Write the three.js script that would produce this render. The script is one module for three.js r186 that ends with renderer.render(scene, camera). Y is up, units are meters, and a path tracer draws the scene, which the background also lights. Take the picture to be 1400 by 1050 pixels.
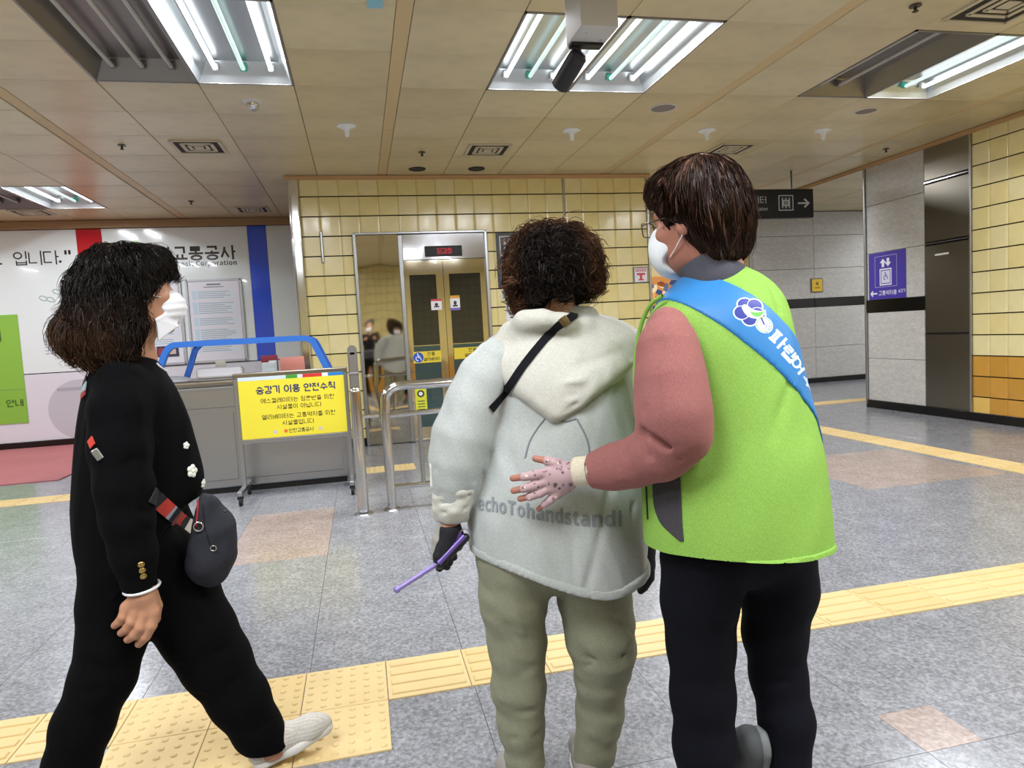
import * as THREE from 'three';
import { RoundedBoxGeometry } from 'three/addons/geometries/RoundedBoxGeometry.js';
import { mergeGeometries } from 'three/addons/utils/BufferGeometryUtils.js';
import { RectAreaLightUniformsLib } from 'three/addons/lights/RectAreaLightUniformsLib.js';
import { FontLoader } from 'three/addons/loaders/FontLoader.js';
import { TextGeometry } from 'three/addons/geometries/TextGeometry.js';

// ---------- camera, lights' strength, exposure ----------
const W = 1400, HGT = 1050, FOCAL = 933.7, EYE = new THREE.Vector3(0, 1.28, 0);
const camera = new THREE.PerspectiveCamera(2 * Math.atan(HGT / 2 / FOCAL) * 180 / Math.PI, W / HGT, 0.05, 60);
camera.position.copy(EYE);
camera.rotation.set(-0.076374, -0.215047, -0.0553797, 'YXZ');
camera.updateMatrixWorld(true);
RectAreaLightUniformsLib.init();
const scene = new THREE.Scene();
scene.background = new THREE.Color(0x000000);
const renderer = new THREE.WebGLRenderer({ antialias: true });
renderer.toneMapping = THREE.LinearToneMapping;
renderer.toneMappingExposure = 1.0;
renderer.shadowMap.enabled = true;
const TUBE_RADIANCE = 252, TUBE_GLOW = 3.2;      // light of a fluorescent tube; what the eye sees of it
const CEIL = 3.2, XR = 6.65, ZB = -8.36, ZS = -11.0, ZC = -11.35, ZF = 3.6, XL = -9.2;

// ---------- helpers ----------
let seedState = 12345;
const rnd = () => { seedState = (seedState + 0x6d2b79f5) | 0; let t = Math.imul(seedState ^ (seedState >>> 15), 1 | seedState); t = (t + Math.imul(t ^ (t >>> 7), 61 | t)) ^ t; return ((t ^ (t >>> 14)) >>> 0) / 4294967296; };
const rr = (a, b) => a + (b - a) * rnd();
const V = (x, y, z) => new THREE.Vector3(x, y, z);
const clamp = (x, a, b) => Math.min(b, Math.max(a, x));
const lerp = (a, b, t) => a + (b - a) * t;
const sstep = (a, b, x) => { const t = clamp((x - a) / (b - a), 0, 1); return t * t * (3 - 2 * t); };
const ray = (px, py) => V((px - W / 2) / FOCAL, -(py - HGT / 2) / FOCAL, -1).applyQuaternion(camera.quaternion);
const P = (px, py, z) => { const d = ray(px, py); return EYE.clone().addScaledVector(d, z / d.z); };          // sight line met with a plane of constant depth
const names = new Map();
function numbered(n) { const k = names.get(n) || 0; names.set(n, k + 1); return k ? n + '_' + String(k).padStart(3, '0') : n; }
function tag(o, label, category, group, kind) {
  if (label) o.userData.label = label;
  if (category) o.userData.category = category;
  if (group) o.userData.group = group;
  if (kind) o.userData.kind = kind;
  return o;
}
function thing(name, label, category, pos = [0, 0, 0], turn = 0, group) {
  const g = new THREE.Group(); g.name = numbered(name); g.position.set(...pos); g.rotation.y = turn; scene.add(g);
  return tag(g, label, category, group);
}
function struct(name) { const g = new THREE.Group(); g.name = name; g.userData.kind = 'structure'; scene.add(g); return g; }
function part(name, geo, mat, parent, label) {
  const m = new THREE.Mesh(Array.isArray(geo) ? merge(geo) : geo, mat); m.name = name; m.castShadow = m.receiveShadow = true;
  parent.add(m); if (label) m.userData.label = label; return m;
}
function parts(name, geos, mat, parent, label) { return geos.map((g) => part(name, g, mat, parent, label)); }
function solo(name, geo, mat, label, category, group) {
  const m = new THREE.Mesh(Array.isArray(geo) ? merge(geo) : geo, mat); m.name = numbered(name); m.castShadow = m.receiveShadow = true; scene.add(m);
  return tag(m, label, category, group);
}
function merge(list) {
  return mergeGeometries(list.map((g) => { const q = g.index ? g.toNonIndexed() : g; for (const k of Object.keys(q.attributes)) if (!['position', 'normal', 'uv'].includes(k)) q.deleteAttribute(k); return q; }));
}
const box = (w, h, d, x = 0, y = 0, z = 0) => new THREE.BoxGeometry(w, h, d).translate(x, y, z);
const rbox = (w, h, d, r, x = 0, y = 0, z = 0, s = 2) => new RoundedBoxGeometry(w, h, d, s, r).translate(x, y, z);
const cyl = (r1, r2, h, x = 0, y = 0, z = 0, n = 24) => new THREE.CylinderGeometry(r1, r2, h, n).translate(x, y, z);
const tube = (pts, r, n = 40, m = 12, closed = false) => new THREE.TubeGeometry(new THREE.CatmullRomCurve3(pts.map((p) => (p.isVector3 ? p : V(...p))), closed, 'centripetal'), n, r, m, closed);
function rod(a, b, r, n = 16) {
  const d = b.clone().sub(a), g = new THREE.CylinderGeometry(r, r, d.length(), n);
  g.applyQuaternion(new THREE.Quaternion().setFromUnitVectors(V(0, 1, 0), d.clone().normalize())); g.translate((a.x + b.x) / 2, (a.y + b.y) / 2, (a.z + b.z) / 2); return g;
}
// a plate of width w (x), height h (y), front face at z = 0, back at -d, front edges chamfered by c
function plate(w, h, d, c = 0.003) {
  const a = w / 2, b = h / 2, pos = [], nor = [], uv = [];
  const q = (p0, p1, p2, p3) => {
    const n = V(...p1).sub(V(...p0)).cross(V(...p3).sub(V(...p0))).normalize();
    for (const p of [p0, p1, p2, p0, p2, p3]) { pos.push(...p); nor.push(n.x, n.y, n.z); uv.push(p[0] / w + 0.5, p[1] / h + 0.5); }
  };
  const F = [[-a + c, -b + c, 0], [a - c, -b + c, 0], [a - c, b - c, 0], [-a + c, b - c, 0]], M = [[-a, -b, -c], [a, -b, -c], [a, b, -c], [-a, b, -c]], B = [[-a, -b, -d], [a, -b, -d], [a, b, -d], [-a, b, -d]];
  q(...F);
  for (let i = 0; i < 4; i++) { const j = (i + 1) % 4; q(M[i], M[j], F[j], F[i]); q(B[i], B[j], M[j], M[i]); }
  q(B[1], B[0], B[3], B[2]);
  const g = new THREE.BufferGeometry();
  g.setAttribute('position', new THREE.Float32BufferAttribute(pos, 3)); g.setAttribute('normal', new THREE.Float32BufferAttribute(nor, 3)); g.setAttribute('uv', new THREE.Float32BufferAttribute(uv, 2));
  return g;
}
// enamel wall tile: rolled left and right edges, sharp top and bottom
function rolledTile(w, h, d = 0.02) {
  const a = w / 2, r = 0.02, prof = [[-a, -d], [-a, -0.009], [-a + r * 0.3, -0.004], [-a + r, -0.0005], [0, 0], [a - r, -0.0005], [a - r * 0.3, -0.004], [a, -0.009], [a, -d]];
  const s = new THREE.Shape(prof.map(([x, z]) => new THREE.Vector2(x, z)));
  const g = new THREE.ExtrudeGeometry(s, { depth: h, bevelEnabled: false, steps: 1 });
  g.translate(0, 0, -h / 2); g.rotateX(-Math.PI / 2); g.rotateY(0);
  // shape plane x,z(-> y) : after the turn the profile's second axis points to -z ; flip to face +z
  g.scale(1, 1, -1); const idx = g; const p = idx.attributes.position;
  for (let i = 0; i < p.count; i += 3) for (const k of ['position', 'normal', 'uv']) { const at = idx.attributes[k], s2 = at.itemSize; for (let c = 0; c < s2; c++) { const t = at.array[(i + 1) * s2 + c]; at.array[(i + 1) * s2 + c] = at.array[(i + 2) * s2 + c]; at.array[(i + 2) * s2 + c] = t; } }
  idx.computeVertexNormals(); return idx;
}
function worldUV(g, su = 1, sv = 1) {   // uv in metres from the largest face direction
  const p = g.attributes.position, n = g.attributes.normal, uv = new Float32Array(p.count * 2);
  for (let i = 0; i < p.count; i++) {
    const ax = Math.abs(n.getX(i)), ay = Math.abs(n.getY(i)), az = Math.abs(n.getZ(i));
    const [u, v] = ay > ax && ay > az ? [p.getX(i), p.getZ(i)] : ax > az ? [p.getZ(i), p.getY(i)] : [p.getX(i), p.getY(i)];
    uv[2 * i] = u * su; uv[2 * i + 1] = v * sv;
  }
  g.setAttribute('uv', new THREE.BufferAttribute(uv, 2)); return g;
}
// ---------- noise and textures ----------
function hash3(x, y, z) { let h = Math.imul(x, 374761393) ^ Math.imul(y, 668265263) ^ Math.imul(z, 2147483647 - 1274126177); h = Math.imul(h ^ (h >>> 13), 1274126177); return ((h ^ (h >>> 16)) >>> 0) / 4294967296; }
function noise3(x, y, z) {   // value noise, -1..1
  const xi = Math.floor(x), yi = Math.floor(y), zi = Math.floor(z); let u = x - xi, v = y - yi, w = z - zi;
  u = u * u * (3 - 2 * u); v = v * v * (3 - 2 * v); w = w * w * (3 - 2 * w);
  const c = (i, j, k) => hash3(xi + i, yi + j, zi + k);
  return 2 * lerp(lerp(lerp(c(0, 0, 0), c(1, 0, 0), u), lerp(c(0, 1, 0), c(1, 1, 0), u), v), lerp(lerp(c(0, 0, 1), c(1, 0, 1), u), lerp(c(0, 1, 1), c(1, 1, 1), u), v), w) - 1;
}
function tileNoise(x, y, per, seed) { const xi = Math.floor(x), yi = Math.floor(y); let u = x - xi, v = y - yi; u = u * u * (3 - 2 * u); v = v * v * (3 - 2 * v); const m = (a) => ((a % per) + per) % per, c = (i, j) => hash3(m(xi + i), m(yi + j), seed); return lerp(lerp(c(0, 0), c(1, 0), u), lerp(c(0, 1), c(1, 1), u), v); }
function dataTex(n, f, rep = 1, srgb = true) {
  const d = new Uint8Array(n * n * 4);
  for (let j = 0; j < n; j++) for (let i = 0; i < n; i++) { const c = f(i / n, j / n); for (let k = 0; k < 3; k++) d[(j * n + i) * 4 + k] = clamp(Math.round(c[k] * 255), 0, 255); d[(j * n + i) * 4 + 3] = 255; }
  const t = new THREE.DataTexture(d, n, n); t.wrapS = t.wrapT = THREE.RepeatWrapping; t.magFilter = THREE.LinearFilter; t.minFilter = THREE.LinearMipmapLinearFilter; t.generateMipmaps = true;
  if (srgb) t.colorSpace = THREE.SRGBColorSpace; t.repeat.set(rep, rep); t.needsUpdate = true; return t;
}
const speckle = (base, amp, blotch) => (u, v) => {
  const a = tileNoise(u * 210, v * 210, 210, 1) - 0.5, b = tileNoise(u * 96, v * 96, 96, 2) - 0.5, c = tileNoise(u * 9, v * 9, 9, 3) - 0.5;
  const s = a * amp * 1.1 + b * amp * 1.3 + c * blotch; return base.map((x) => x + s);
};
const floorTex = dataTex(512, speckle([0.54, 0.545, 0.565], 0.12, 0.05));
const pinkTex = dataTex(256, speckle([0.64, 0.575, 0.54], 0.1, 0.05));
const graniteTex = dataTex(512, (u, v) => { const s = (tileNoise(u * 200, v * 200, 200, 5) - 0.5) * 0.12 + (tileNoise(u * 40, v * 110, 440, 6) - 0.5) * 0.06 + (tileNoise(u * 14, v * 30, 420, 7) - 0.5) * 0.05; return [0.78 + s, 0.765 + s, 0.74 + s]; });
const graniteBump = dataTex(256, (u, v) => { const s = 0.5 + (tileNoise(u * 120, v * 120, 120, 8) - 0.5) * 0.6 + (tileNoise(u * 40, v * 70, 280, 9) - 0.5) * 0.5; return [s, s, s]; }, 1, false);
const brushTex = dataTex(256, (u, v) => { const s = 0.5 + (tileNoise(u * 3, v * 200, 600, 11) - 0.5) * 0.35; return [s, s, s]; }, 1, false);
const dirtTex = dataTex(256, (u, v) => { const s = 0.96 + (tileNoise(u * 5, v * 5, 5, 12) - 0.5) * 0.07 + (tileNoise(u * 23, v * 23, 23, 13) - 0.5) * 0.04; return [s, s, s * 0.985]; }, 0.5);
const weaveTex = dataTex(128, (u, v) => { const s = 0.9 + 0.06 * Math.sin(u * 128 * 1.57) * Math.sin(v * 128 * 1.57) + (tileNoise(u * 64, v * 64, 64, 14) - 0.5) * 0.14; return [s, s, s]; }, 14);
const weaveBump = dataTex(128, (u, v) => { const s = 0.5 + 0.25 * Math.sin(u * 64 * 1.5708) * Math.sin(v * 64 * 1.5708) + (tileNoise(u * 64, v * 64, 64, 15) - 0.5) * 0.4; return [s, s, s]; }, 14, false);

const std = (o) => new THREE.MeshStandardMaterial(o), phy = (o) => new THREE.MeshPhysicalMaterial(o);
const hex = (c) => new THREE.Color(c);
const M = {
  ceil: [0xd8c8a2, 0xd4c39c, 0xdccda9].map((c) => std({ color: c, roughness: 0.34, map: dirtTex })),
  ceilStrip: std({ color: 0xd2b98a, roughness: 0.5 }),
  ceilVoid: std({ color: 0x2a2723, roughness: 0.9 }),
  yellow: [0xf0e0a4, 0xeedc9c, 0xf2e3ae].map((c) => phy({ color: c, roughness: 0.22, clearcoat: 0.35, clearcoatRoughness: 0.12, map: dirtTex })),
  ochre: [0xd39c44, 0xcc963f].map((c) => phy({ color: c, roughness: 0.25, clearcoat: 0.3, map: dirtTex })),
  paleOchre: phy({ color: 0xe6bd63, roughness: 0.25, clearcoat: 0.3 }),
  grout: std({ color: 0x1c1712, roughness: 0.95 }),
  floor: std({ map: floorTex, roughness: 0.2, roughnessMap: null }), pink: std({ map: pinkTex, roughness: 0.22 }),
  granite: std({ map: graniteTex, bumpMap: graniteBump, bumpScale: 0.0012, roughness: 0.42 }),
  blackStone: std({ color: 0x14120f, roughness: 0.18 }),
  steel: phy({ color: 0xb3b6bb, metalness: 1, roughness: 0.3, bumpMap: brushTex, bumpScale: 0.0001 }),
  steelDark: phy({ color: 0x9c9588, metalness: 1, roughness: 0.3 }),
  chrome: std({ color: 0xd6d6d6, metalness: 1, roughness: 0.12 }),
  mirror: std({ color: 0xc9c2b4, metalness: 1, roughness: 0.035 }),
  tactile: [0xdfc48e, 0xdbbf86].map((c) => std({ color: c, roughness: 0.5, map: dirtTex })),
  black: std({ color: 0x141414, roughness: 0.5 }), rubber: std({ color: 0x1b1b1b, roughness: 0.8 }),
  white: std({ color: 0xe8e8e6, roughness: 0.5 }), offWhite: std({ color: 0xd9d6cd, roughness: 0.55 }),
  blue: std({ color: 0x2f6fc9, roughness: 0.38 }),
  glassWhite: phy({ color: 0xebf3f2, roughness: 0.08, clearcoat: 1, clearcoatRoughness: 0.03 }),
};
M.floor.userData.k = 1;

// ---------- lettering: a small stroke alphabet for Korean syllables ----------
const CON = 'ㄱㄲㄴㄷㄸㄹㅁㅂㅃㅅㅆㅇㅈㅉㅊㅋㅌㅍㅎ', VOW = 'ㅏㅐㅑㅒㅓㅔㅕㅖㅗㅘㅙㅚㅛㅜㅝㅞㅟㅠㅡㅢㅣ', TAIL = ' ㄱㄲㄳㄴㄵㄶㄷㄹㄺㄻㄼㄽㄾㄿㅀㅁㅂㅄㅅㅆㅇㅈㅊㅋㅌㅍㅎ';
const CS = {
  ㄱ: ['0,0 1,0 1,1'], ㄴ: ['0,0 0,1 1,1'], ㄷ: ['1,0 0,0 0,1 1,1'], ㄹ: ['0,0 1,0 1,.5 0,.5 0,1 1,1'], ㅁ: ['0,0 1,0 1,1 0,1 0,0'], ㅂ: ['0,0 0,1 1,1 1,0', '0,.5 1,.5'], ㅅ: ['.5,0 .4,.4 0,1', '.47,.35 1,1'], ㅇ: ['O'],
  ㅈ: ['0,0 1,0', '.5,0 .4,.45 0,1', '.47,.4 1,1'], ㅊ: ['.3,-.18 .7,-.18', '0,.1 1,.1', '.5,.1 .4,.5 0,1', '.47,.45 1,1'], ㅋ: ['0,0 1,0 1,1', '0,.48 1,.48'], ㅌ: ['1,0 0,0 0,1 1,1', '0,.5 1,.5'], ㅍ: ['0,0 1,0', '0,1 1,1', '.3,0 .3,1', '.7,0 .7,1'], ㅎ: ['.3,-.15 .7,-.15', '0,.12 1,.12', 'o'],
};
function hangul(ctx, text, x, y, size, weight = 0.1, spacing = 1.02) {   // y is the top of the line
  ctx.lineWidth = size * weight; ctx.lineCap = 'butt'; ctx.lineJoin = 'miter';
  const con = (c, bx, by, bw, bh) => {
    for (const s of CS[c] || (CS[{ ㄲ: 'ㄱ', ㄸ: 'ㄷ', ㅃ: 'ㅂ', ㅆ: 'ㅅ', ㅉ: 'ㅈ' }[c]] || [])) {
      ctx.beginPath();
      if (s === 'O') ctx.ellipse(bx + bw / 2, by + bh / 2, bw / 2, bh / 2, 0, 0, 7); else if (s === 'o') ctx.ellipse(bx + bw / 2, by + bh * 0.66, bw * 0.36, bh * 0.33, 0, 0, 7);
      else s.split(' ').forEach((p, i) => { const [u, v] = p.split(',').map(Number); ctx[i ? 'lineTo' : 'moveTo'](bx + u * bw, by + v * bh); });
      ctx.stroke();
    }
  };
  const L = (a, b, c, d) => { ctx.beginPath(); ctx.moveTo(a, b); ctx.lineTo(c, d); ctx.stroke(); };
  let cx = x;
  for (const ch of text) {
    const code = ch.charCodeAt(0) - 0xac00;
    if (ch === ' ') { cx += size * 0.4; continue; }
    if (code < 0 || code > 11171) { ctx.font = `bold ${size}px sans-serif`; ctx.textBaseline = 'alphabetic'; ctx.textAlign = 'left'; ctx.fillText(ch, cx, y + size * 0.88); cx += ctx.measureText(ch).width; continue; }
    const l = CON[Math.floor(code / 588)], v = VOW[Math.floor((code % 588) / 28)], t = TAIL[code % 28], S = size, has = t !== ' ';
    const hh = has ? 0.5 : 0.86, X = (u) => cx + u * S, Y = (u) => y + (0.07 + u) * S;
    const horiz = 'ㅗㅛㅜㅠㅡ'.includes(v), comp = 'ㅘㅙㅚㅝㅞㅟㅢ'.includes(v);
    const down = 'ㅜㅠㅝㅞㅟ'.includes(v);
    if (horiz) {
      const cb = hh * (down ? 0.5 : 0.52); con(l, X(0.2), Y(0.04), 0.56 * S, (cb - 0.06) * S);
      const by = down ? Y(hh * 0.68) : Y(hh * 0.9); L(X(0.04), by, X(0.94), by);
      const st = v === 'ㅗ' || v === 'ㅜ' ? [0.49] : v === 'ㅡ' ? [] : [0.34, 0.64];
      for (const s of st) down ? L(X(s), by, X(s), Y(hh)) : L(X(s), Y(cb + 0.04), X(s), by);
    } else {
      const dbl = 'ㅐㅒㅔㅖㅙㅞ'.includes(v), bw = dbl ? 0.38 : 0.46;
      con(l, X(0.08), Y(comp ? 0.02 : 0.06), bw * S, (comp ? hh * 0.46 : hh - (has ? 0.1 : 0.16)) * S);
      if (comp) { const by = Y(hh * 0.78); L(X(0.03), by, X(0.6), by); if ('ㅘㅙㅚ'.includes(v)) L(X(0.31), Y(hh * 0.55), X(0.31), by); else if (v !== 'ㅢ') L(X(0.31), by, X(0.31), Y(hh)); }
      const vx = dbl ? 0.88 : 0.8; L(X(vx), Y(-0.03), X(vx), Y(hh + (has ? -0.02 : 0.06)));
      if (dbl) L(X(0.68), Y(0), X(0.68), Y(hh));
      const mid = hh * 0.45;
      if ('ㅏㅘ'.includes(v)) L(X(0.8), Y(mid), X(0.97), Y(mid)); if ('ㅑ'.includes(v)) { L(X(0.8), Y(mid - 0.1), X(0.97), Y(mid - 0.1)); L(X(0.8), Y(mid + 0.1), X(0.97), Y(mid + 0.1)); }
      if ('ㅐㅙ'.includes(v)) L(X(0.68), Y(mid), X(0.88), Y(mid)); if ('ㅓㅝ'.includes(v)) L(X(0.62), Y(mid), X(0.8), Y(mid)); if ('ㅔㅞ'.includes(v)) L(X(0.54), Y(mid), X(0.68), Y(mid));
      if ('ㅕ'.includes(v)) { L(X(0.6), Y(mid - 0.08), X(0.8), Y(mid - 0.08)); L(X(0.6), Y(mid + 0.1), X(0.8), Y(mid + 0.1)); }
    }
    if (has) con(t, X(0.2), Y(0.6), 0.6 * S, 0.27 * S);
    cx += S * spacing;
  }
  return cx;
}
function canvasTex(w, h, draw, bg = '#fff') {
  const c = document.createElement('canvas'); c.width = w; c.height = h; const ctx = c.getContext('2d');
  if (bg) { ctx.fillStyle = bg; ctx.fillRect(0, 0, w, h); } draw(ctx, w, h);
  const t = new THREE.CanvasTexture(c); t.colorSpace = THREE.SRGBColorSpace; t.anisotropy = 8; return t;
}
// a thin printed board facing +z at (x,y,z), its sides plain
function printed(name, w, h, d, tex, opt, parent) { return part(name, plate(w, h, d, Math.min(0.002, d * 0.3)), std({ map: tex, roughness: 0.4, ...opt }), parent); }
function liftIcon(c, x, y, s, col, bg, person) {   // lift pictogram: rounded frame, car with rails, arrows
  c.strokeStyle = col; c.fillStyle = col; c.lineWidth = s * 0.07; c.lineJoin = 'round'; c.strokeRect(x, y, s, s);
  c.lineWidth = s * 0.09; c.beginPath(); c.moveTo(x + s * 0.25, y + s * 0.14); c.lineTo(x + s * 0.25, y + s * 0.86); c.moveTo(x + s * 0.75, y + s * 0.14); c.lineTo(x + s * 0.75, y + s * 0.86); c.stroke();
  c.strokeRect(x + s * 0.34, y + s * 0.33, s * 0.32, s * 0.36);
  c.beginPath(); c.arc(x + s / 2, y + s * 0.42, s * 0.05, 0, 7); c.fill(); c.fillRect(x + s * 0.45, y + s * 0.48, s * 0.1, s * 0.18);
  c.beginPath(); c.moveTo(x + s * 0.4, y + s * 0.25); c.lineTo(x + s * 0.5, y + s * 0.12); c.lineTo(x + s * 0.6, y + s * 0.25); c.fill();
  c.beginPath(); c.moveTo(x + s * 0.4, y + s * 0.77); c.lineTo(x + s * 0.5, y + s * 0.9); c.lineTo(x + s * 0.6, y + s * 0.77); c.fill();
}
function wheelchairIcon(c, x, y, s, col) {
  c.strokeStyle = col; c.fillStyle = col; c.lineWidth = s * 0.09; c.lineCap = 'round';
  c.beginPath(); c.arc(x + s * 0.42, y + s * 0.14, s * 0.085, 0, 7); c.fill();
  c.beginPath(); c.moveTo(x + s * 0.43, y + s * 0.26); c.lineTo(x + s * 0.46, y + s * 0.56); c.lineTo(x + s * 0.7, y + s * 0.56); c.lineTo(x + s * 0.8, y + s * 0.84); c.moveTo(x + s * 0.45, y + s * 0.38); c.lineTo(x + s * 0.66, y + s * 0.38); c.stroke();
  c.beginPath(); c.arc(x + s * 0.44, y + s * 0.66, s * 0.25, -2.2, 1.6, true); c.stroke(); c.lineCap = 'butt';
}
function arrow(c, x0, y0, x1, y1, w, head) {
  c.lineWidth = w; c.lineCap = 'butt'; c.lineJoin = 'miter'; const a = Math.atan2(y1 - y0, x1 - x0);
  c.beginPath(); c.moveTo(x0, y0); c.lineTo(x1, y1); c.moveTo(x1 - head * Math.cos(a - 0.75), y1 - head * Math.sin(a - 0.75)); c.lineTo(x1, y1); c.lineTo(x1 - head * Math.cos(a + 0.75), y1 - head * Math.sin(a + 0.75)); c.stroke();
}
// ================= THE SETTING =================
// ---------- floor ----------
{
  const floor = struct('floor');
  part('slab', worldUV(box(24, 0.2, 16, 2, -0.112, -4)), std({ color: 0x4a4a4c, roughness: 0.7 }), floor);
  const xs = [], zs = [];
  for (let k = -4; k <= 0; k++) xs.push(1.52 + 0.6 * k - 0);                 // ..., 0.92, 1.52
  const xe = [...xs, 1.72]; for (let k = 1; k <= 9; k++) xe.push(1.72 + 0.6 * k);
  for (let k = 5; k <= 8; k++) xe.unshift(1.52 - 0.6 * k);
  const ze = [-0.4, -1.0, -1.6, -1.8]; for (let k = 1; k <= 9; k++) ze.push(-1.8 - 0.6 * k);
  const cache = new Map();
  const isPink = (x, z) => (x > 1.5 && x < 1.75 && z < -1.6 && z > -1.82) || (x > 3.5 && x < 4.74 && z < -4.15 && z > -5.45) || (x > -0.92 && x < -0.25 && z < -4.15 && z > -5.45);
  const tactileAt = (x, z) => false;
  for (let i = 0; i + 1 < xe.length; i++) for (let j = 0; j + 1 < ze.length; j++) {
    const w = xe[i + 1] - xe[i], d = ze[j] - ze[j + 1], x = (xe[i] + xe[i + 1]) / 2, z = (ze[j] + ze[j + 1]) / 2;
    const g = plate(w - 0.0016, d - 0.0016, 0.012, 0.0006).rotateX(-Math.PI / 2).translate(x, 0, z); worldUV(g);
    part('floor_tile', g, isPink(x, z) ? M.pink : M.floor, floor);
  }
  const x0 = xe[0], x1 = xe[xe.length - 1], z1 = ze[ze.length - 1], z0 = ze[0];
  const field = [];
  const strip = (a, b, c, d) => field.push(worldUV(box(b - a, 0.012, d - c, (a + b) / 2, -0.006, (c + d) / 2)));
  const steps = (a, b) => { const n = Math.max(1, Math.round((b - a) / 0.6)), o = []; for (let i = 0; i <= n; i++) o.push(a + (b - a) * i / n); return o; };
  const fill = (ax, bx, az, bz) => { const X = steps(ax, bx), Z = steps(az, bz); for (let i = 0; i + 1 < X.length; i++) for (let j = 0; j + 1 < Z.length; j++) strip(X[i] + 0.001, X[i + 1] - 0.001, Z[j] + 0.001, Z[j + 1] - 0.001); };
  fill(-9.4, 14, -12, z1); fill(-9.4, 14, z0, 3.9); fill(-9.4, x0, z1, z0); fill(x1, 14, z1, z0);
  part('floor_tile_field', field, M.floor, floor).userData.kind = 'stuff';
  // tactile paving, 0.3 m tiles, 5 mm proud
  const T = 0.3, base = plate(T - 0.003, T - 0.003, 0.006, 0.0015).rotateX(-Math.PI / 2).translate(0, 0.0055, 0);
  const bar = () => { const g = plate(0.27, 0.036, 0.005, 0.003).rotateX(-Math.PI / 2).translate(0, 0.0105, 0); return g; };
  const lineTile = merge([base.clone(), ...[-0.105, -0.035, 0.035, 0.105].map((o) => bar().translate(0, 0, o))]);
  const lineTileZ = lineTile.clone().rotateY(Math.PI / 2);
  const dome = new THREE.LatheGeometry([[0.0001, 0.005], [0.006, 0.0048], [0.0095, 0.003], [0.0115, 0]].reverse().map((p) => new THREE.Vector2(...p)), 14);
  const domes = []; for (let i = 0; i < 6; i++) for (let j = 0; j < 6; j++) domes.push(dome.clone().translate(-0.125 + 0.05 * i, 0.0055, -0.125 + 0.05 * j));
  const domeTile = merge([base.clone(), ...domes]);
  for (const g of [lineTile, lineTileZ, domeTile]) worldUV(g);
  let k = 0;
  const tt = (g, x, z) => { const m = part('tactile_tile', g, M.tactile[(k++ * 7) % 3 ? 0 : 1], floor); m.position.set(x, 0, z); m.rotation.y = 0; return m; };
  const zr = -2.535, zr2 = -2.235;
  for (let i = -8; i < 24; i++) { const x = 0.16 + 0.3 * i; tt(i >= -3 && i < 0 ? domeTile : lineTile, x, zr); }
  for (let i = -3; i < 0; i++) tt(domeTile, 0.16 + 0.3 * i, zr2);
  for (let i = 0; i < 14; i++) tt(lineTileZ, 4.95, -2.99 - 0.3 * i);                       // runs away along the right wall
  for (let i = 0; i < 4; i++) tt(lineTileZ, 4.95, -7.19 - 0.3 * i);
  for (let i = 0; i < 8; i++) tt(i < 2 ? domeTile : lineTile, 5.25 + 0.3 * (i + 1) + 0.6, -8.62);
  for (let i = 0; i < 10; i++) tt(lineTile, -2.6 - 0.3 * i, -6.86);
  for (let i = 0; i < 2; i++) tt(domeTile, 0.02 + 0.3 * i - 0.02, -6.78);
  const mat = part('red_mat', worldUV(rbox(5.2, 0.012, 3.05, 0.004, -5.75, 0.006, -9.4)), std({ color: 0xb56a6e, roughness: 0.7, map: dirtTex }), floor, 'dull red mat before the white sign wall');
}
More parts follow.
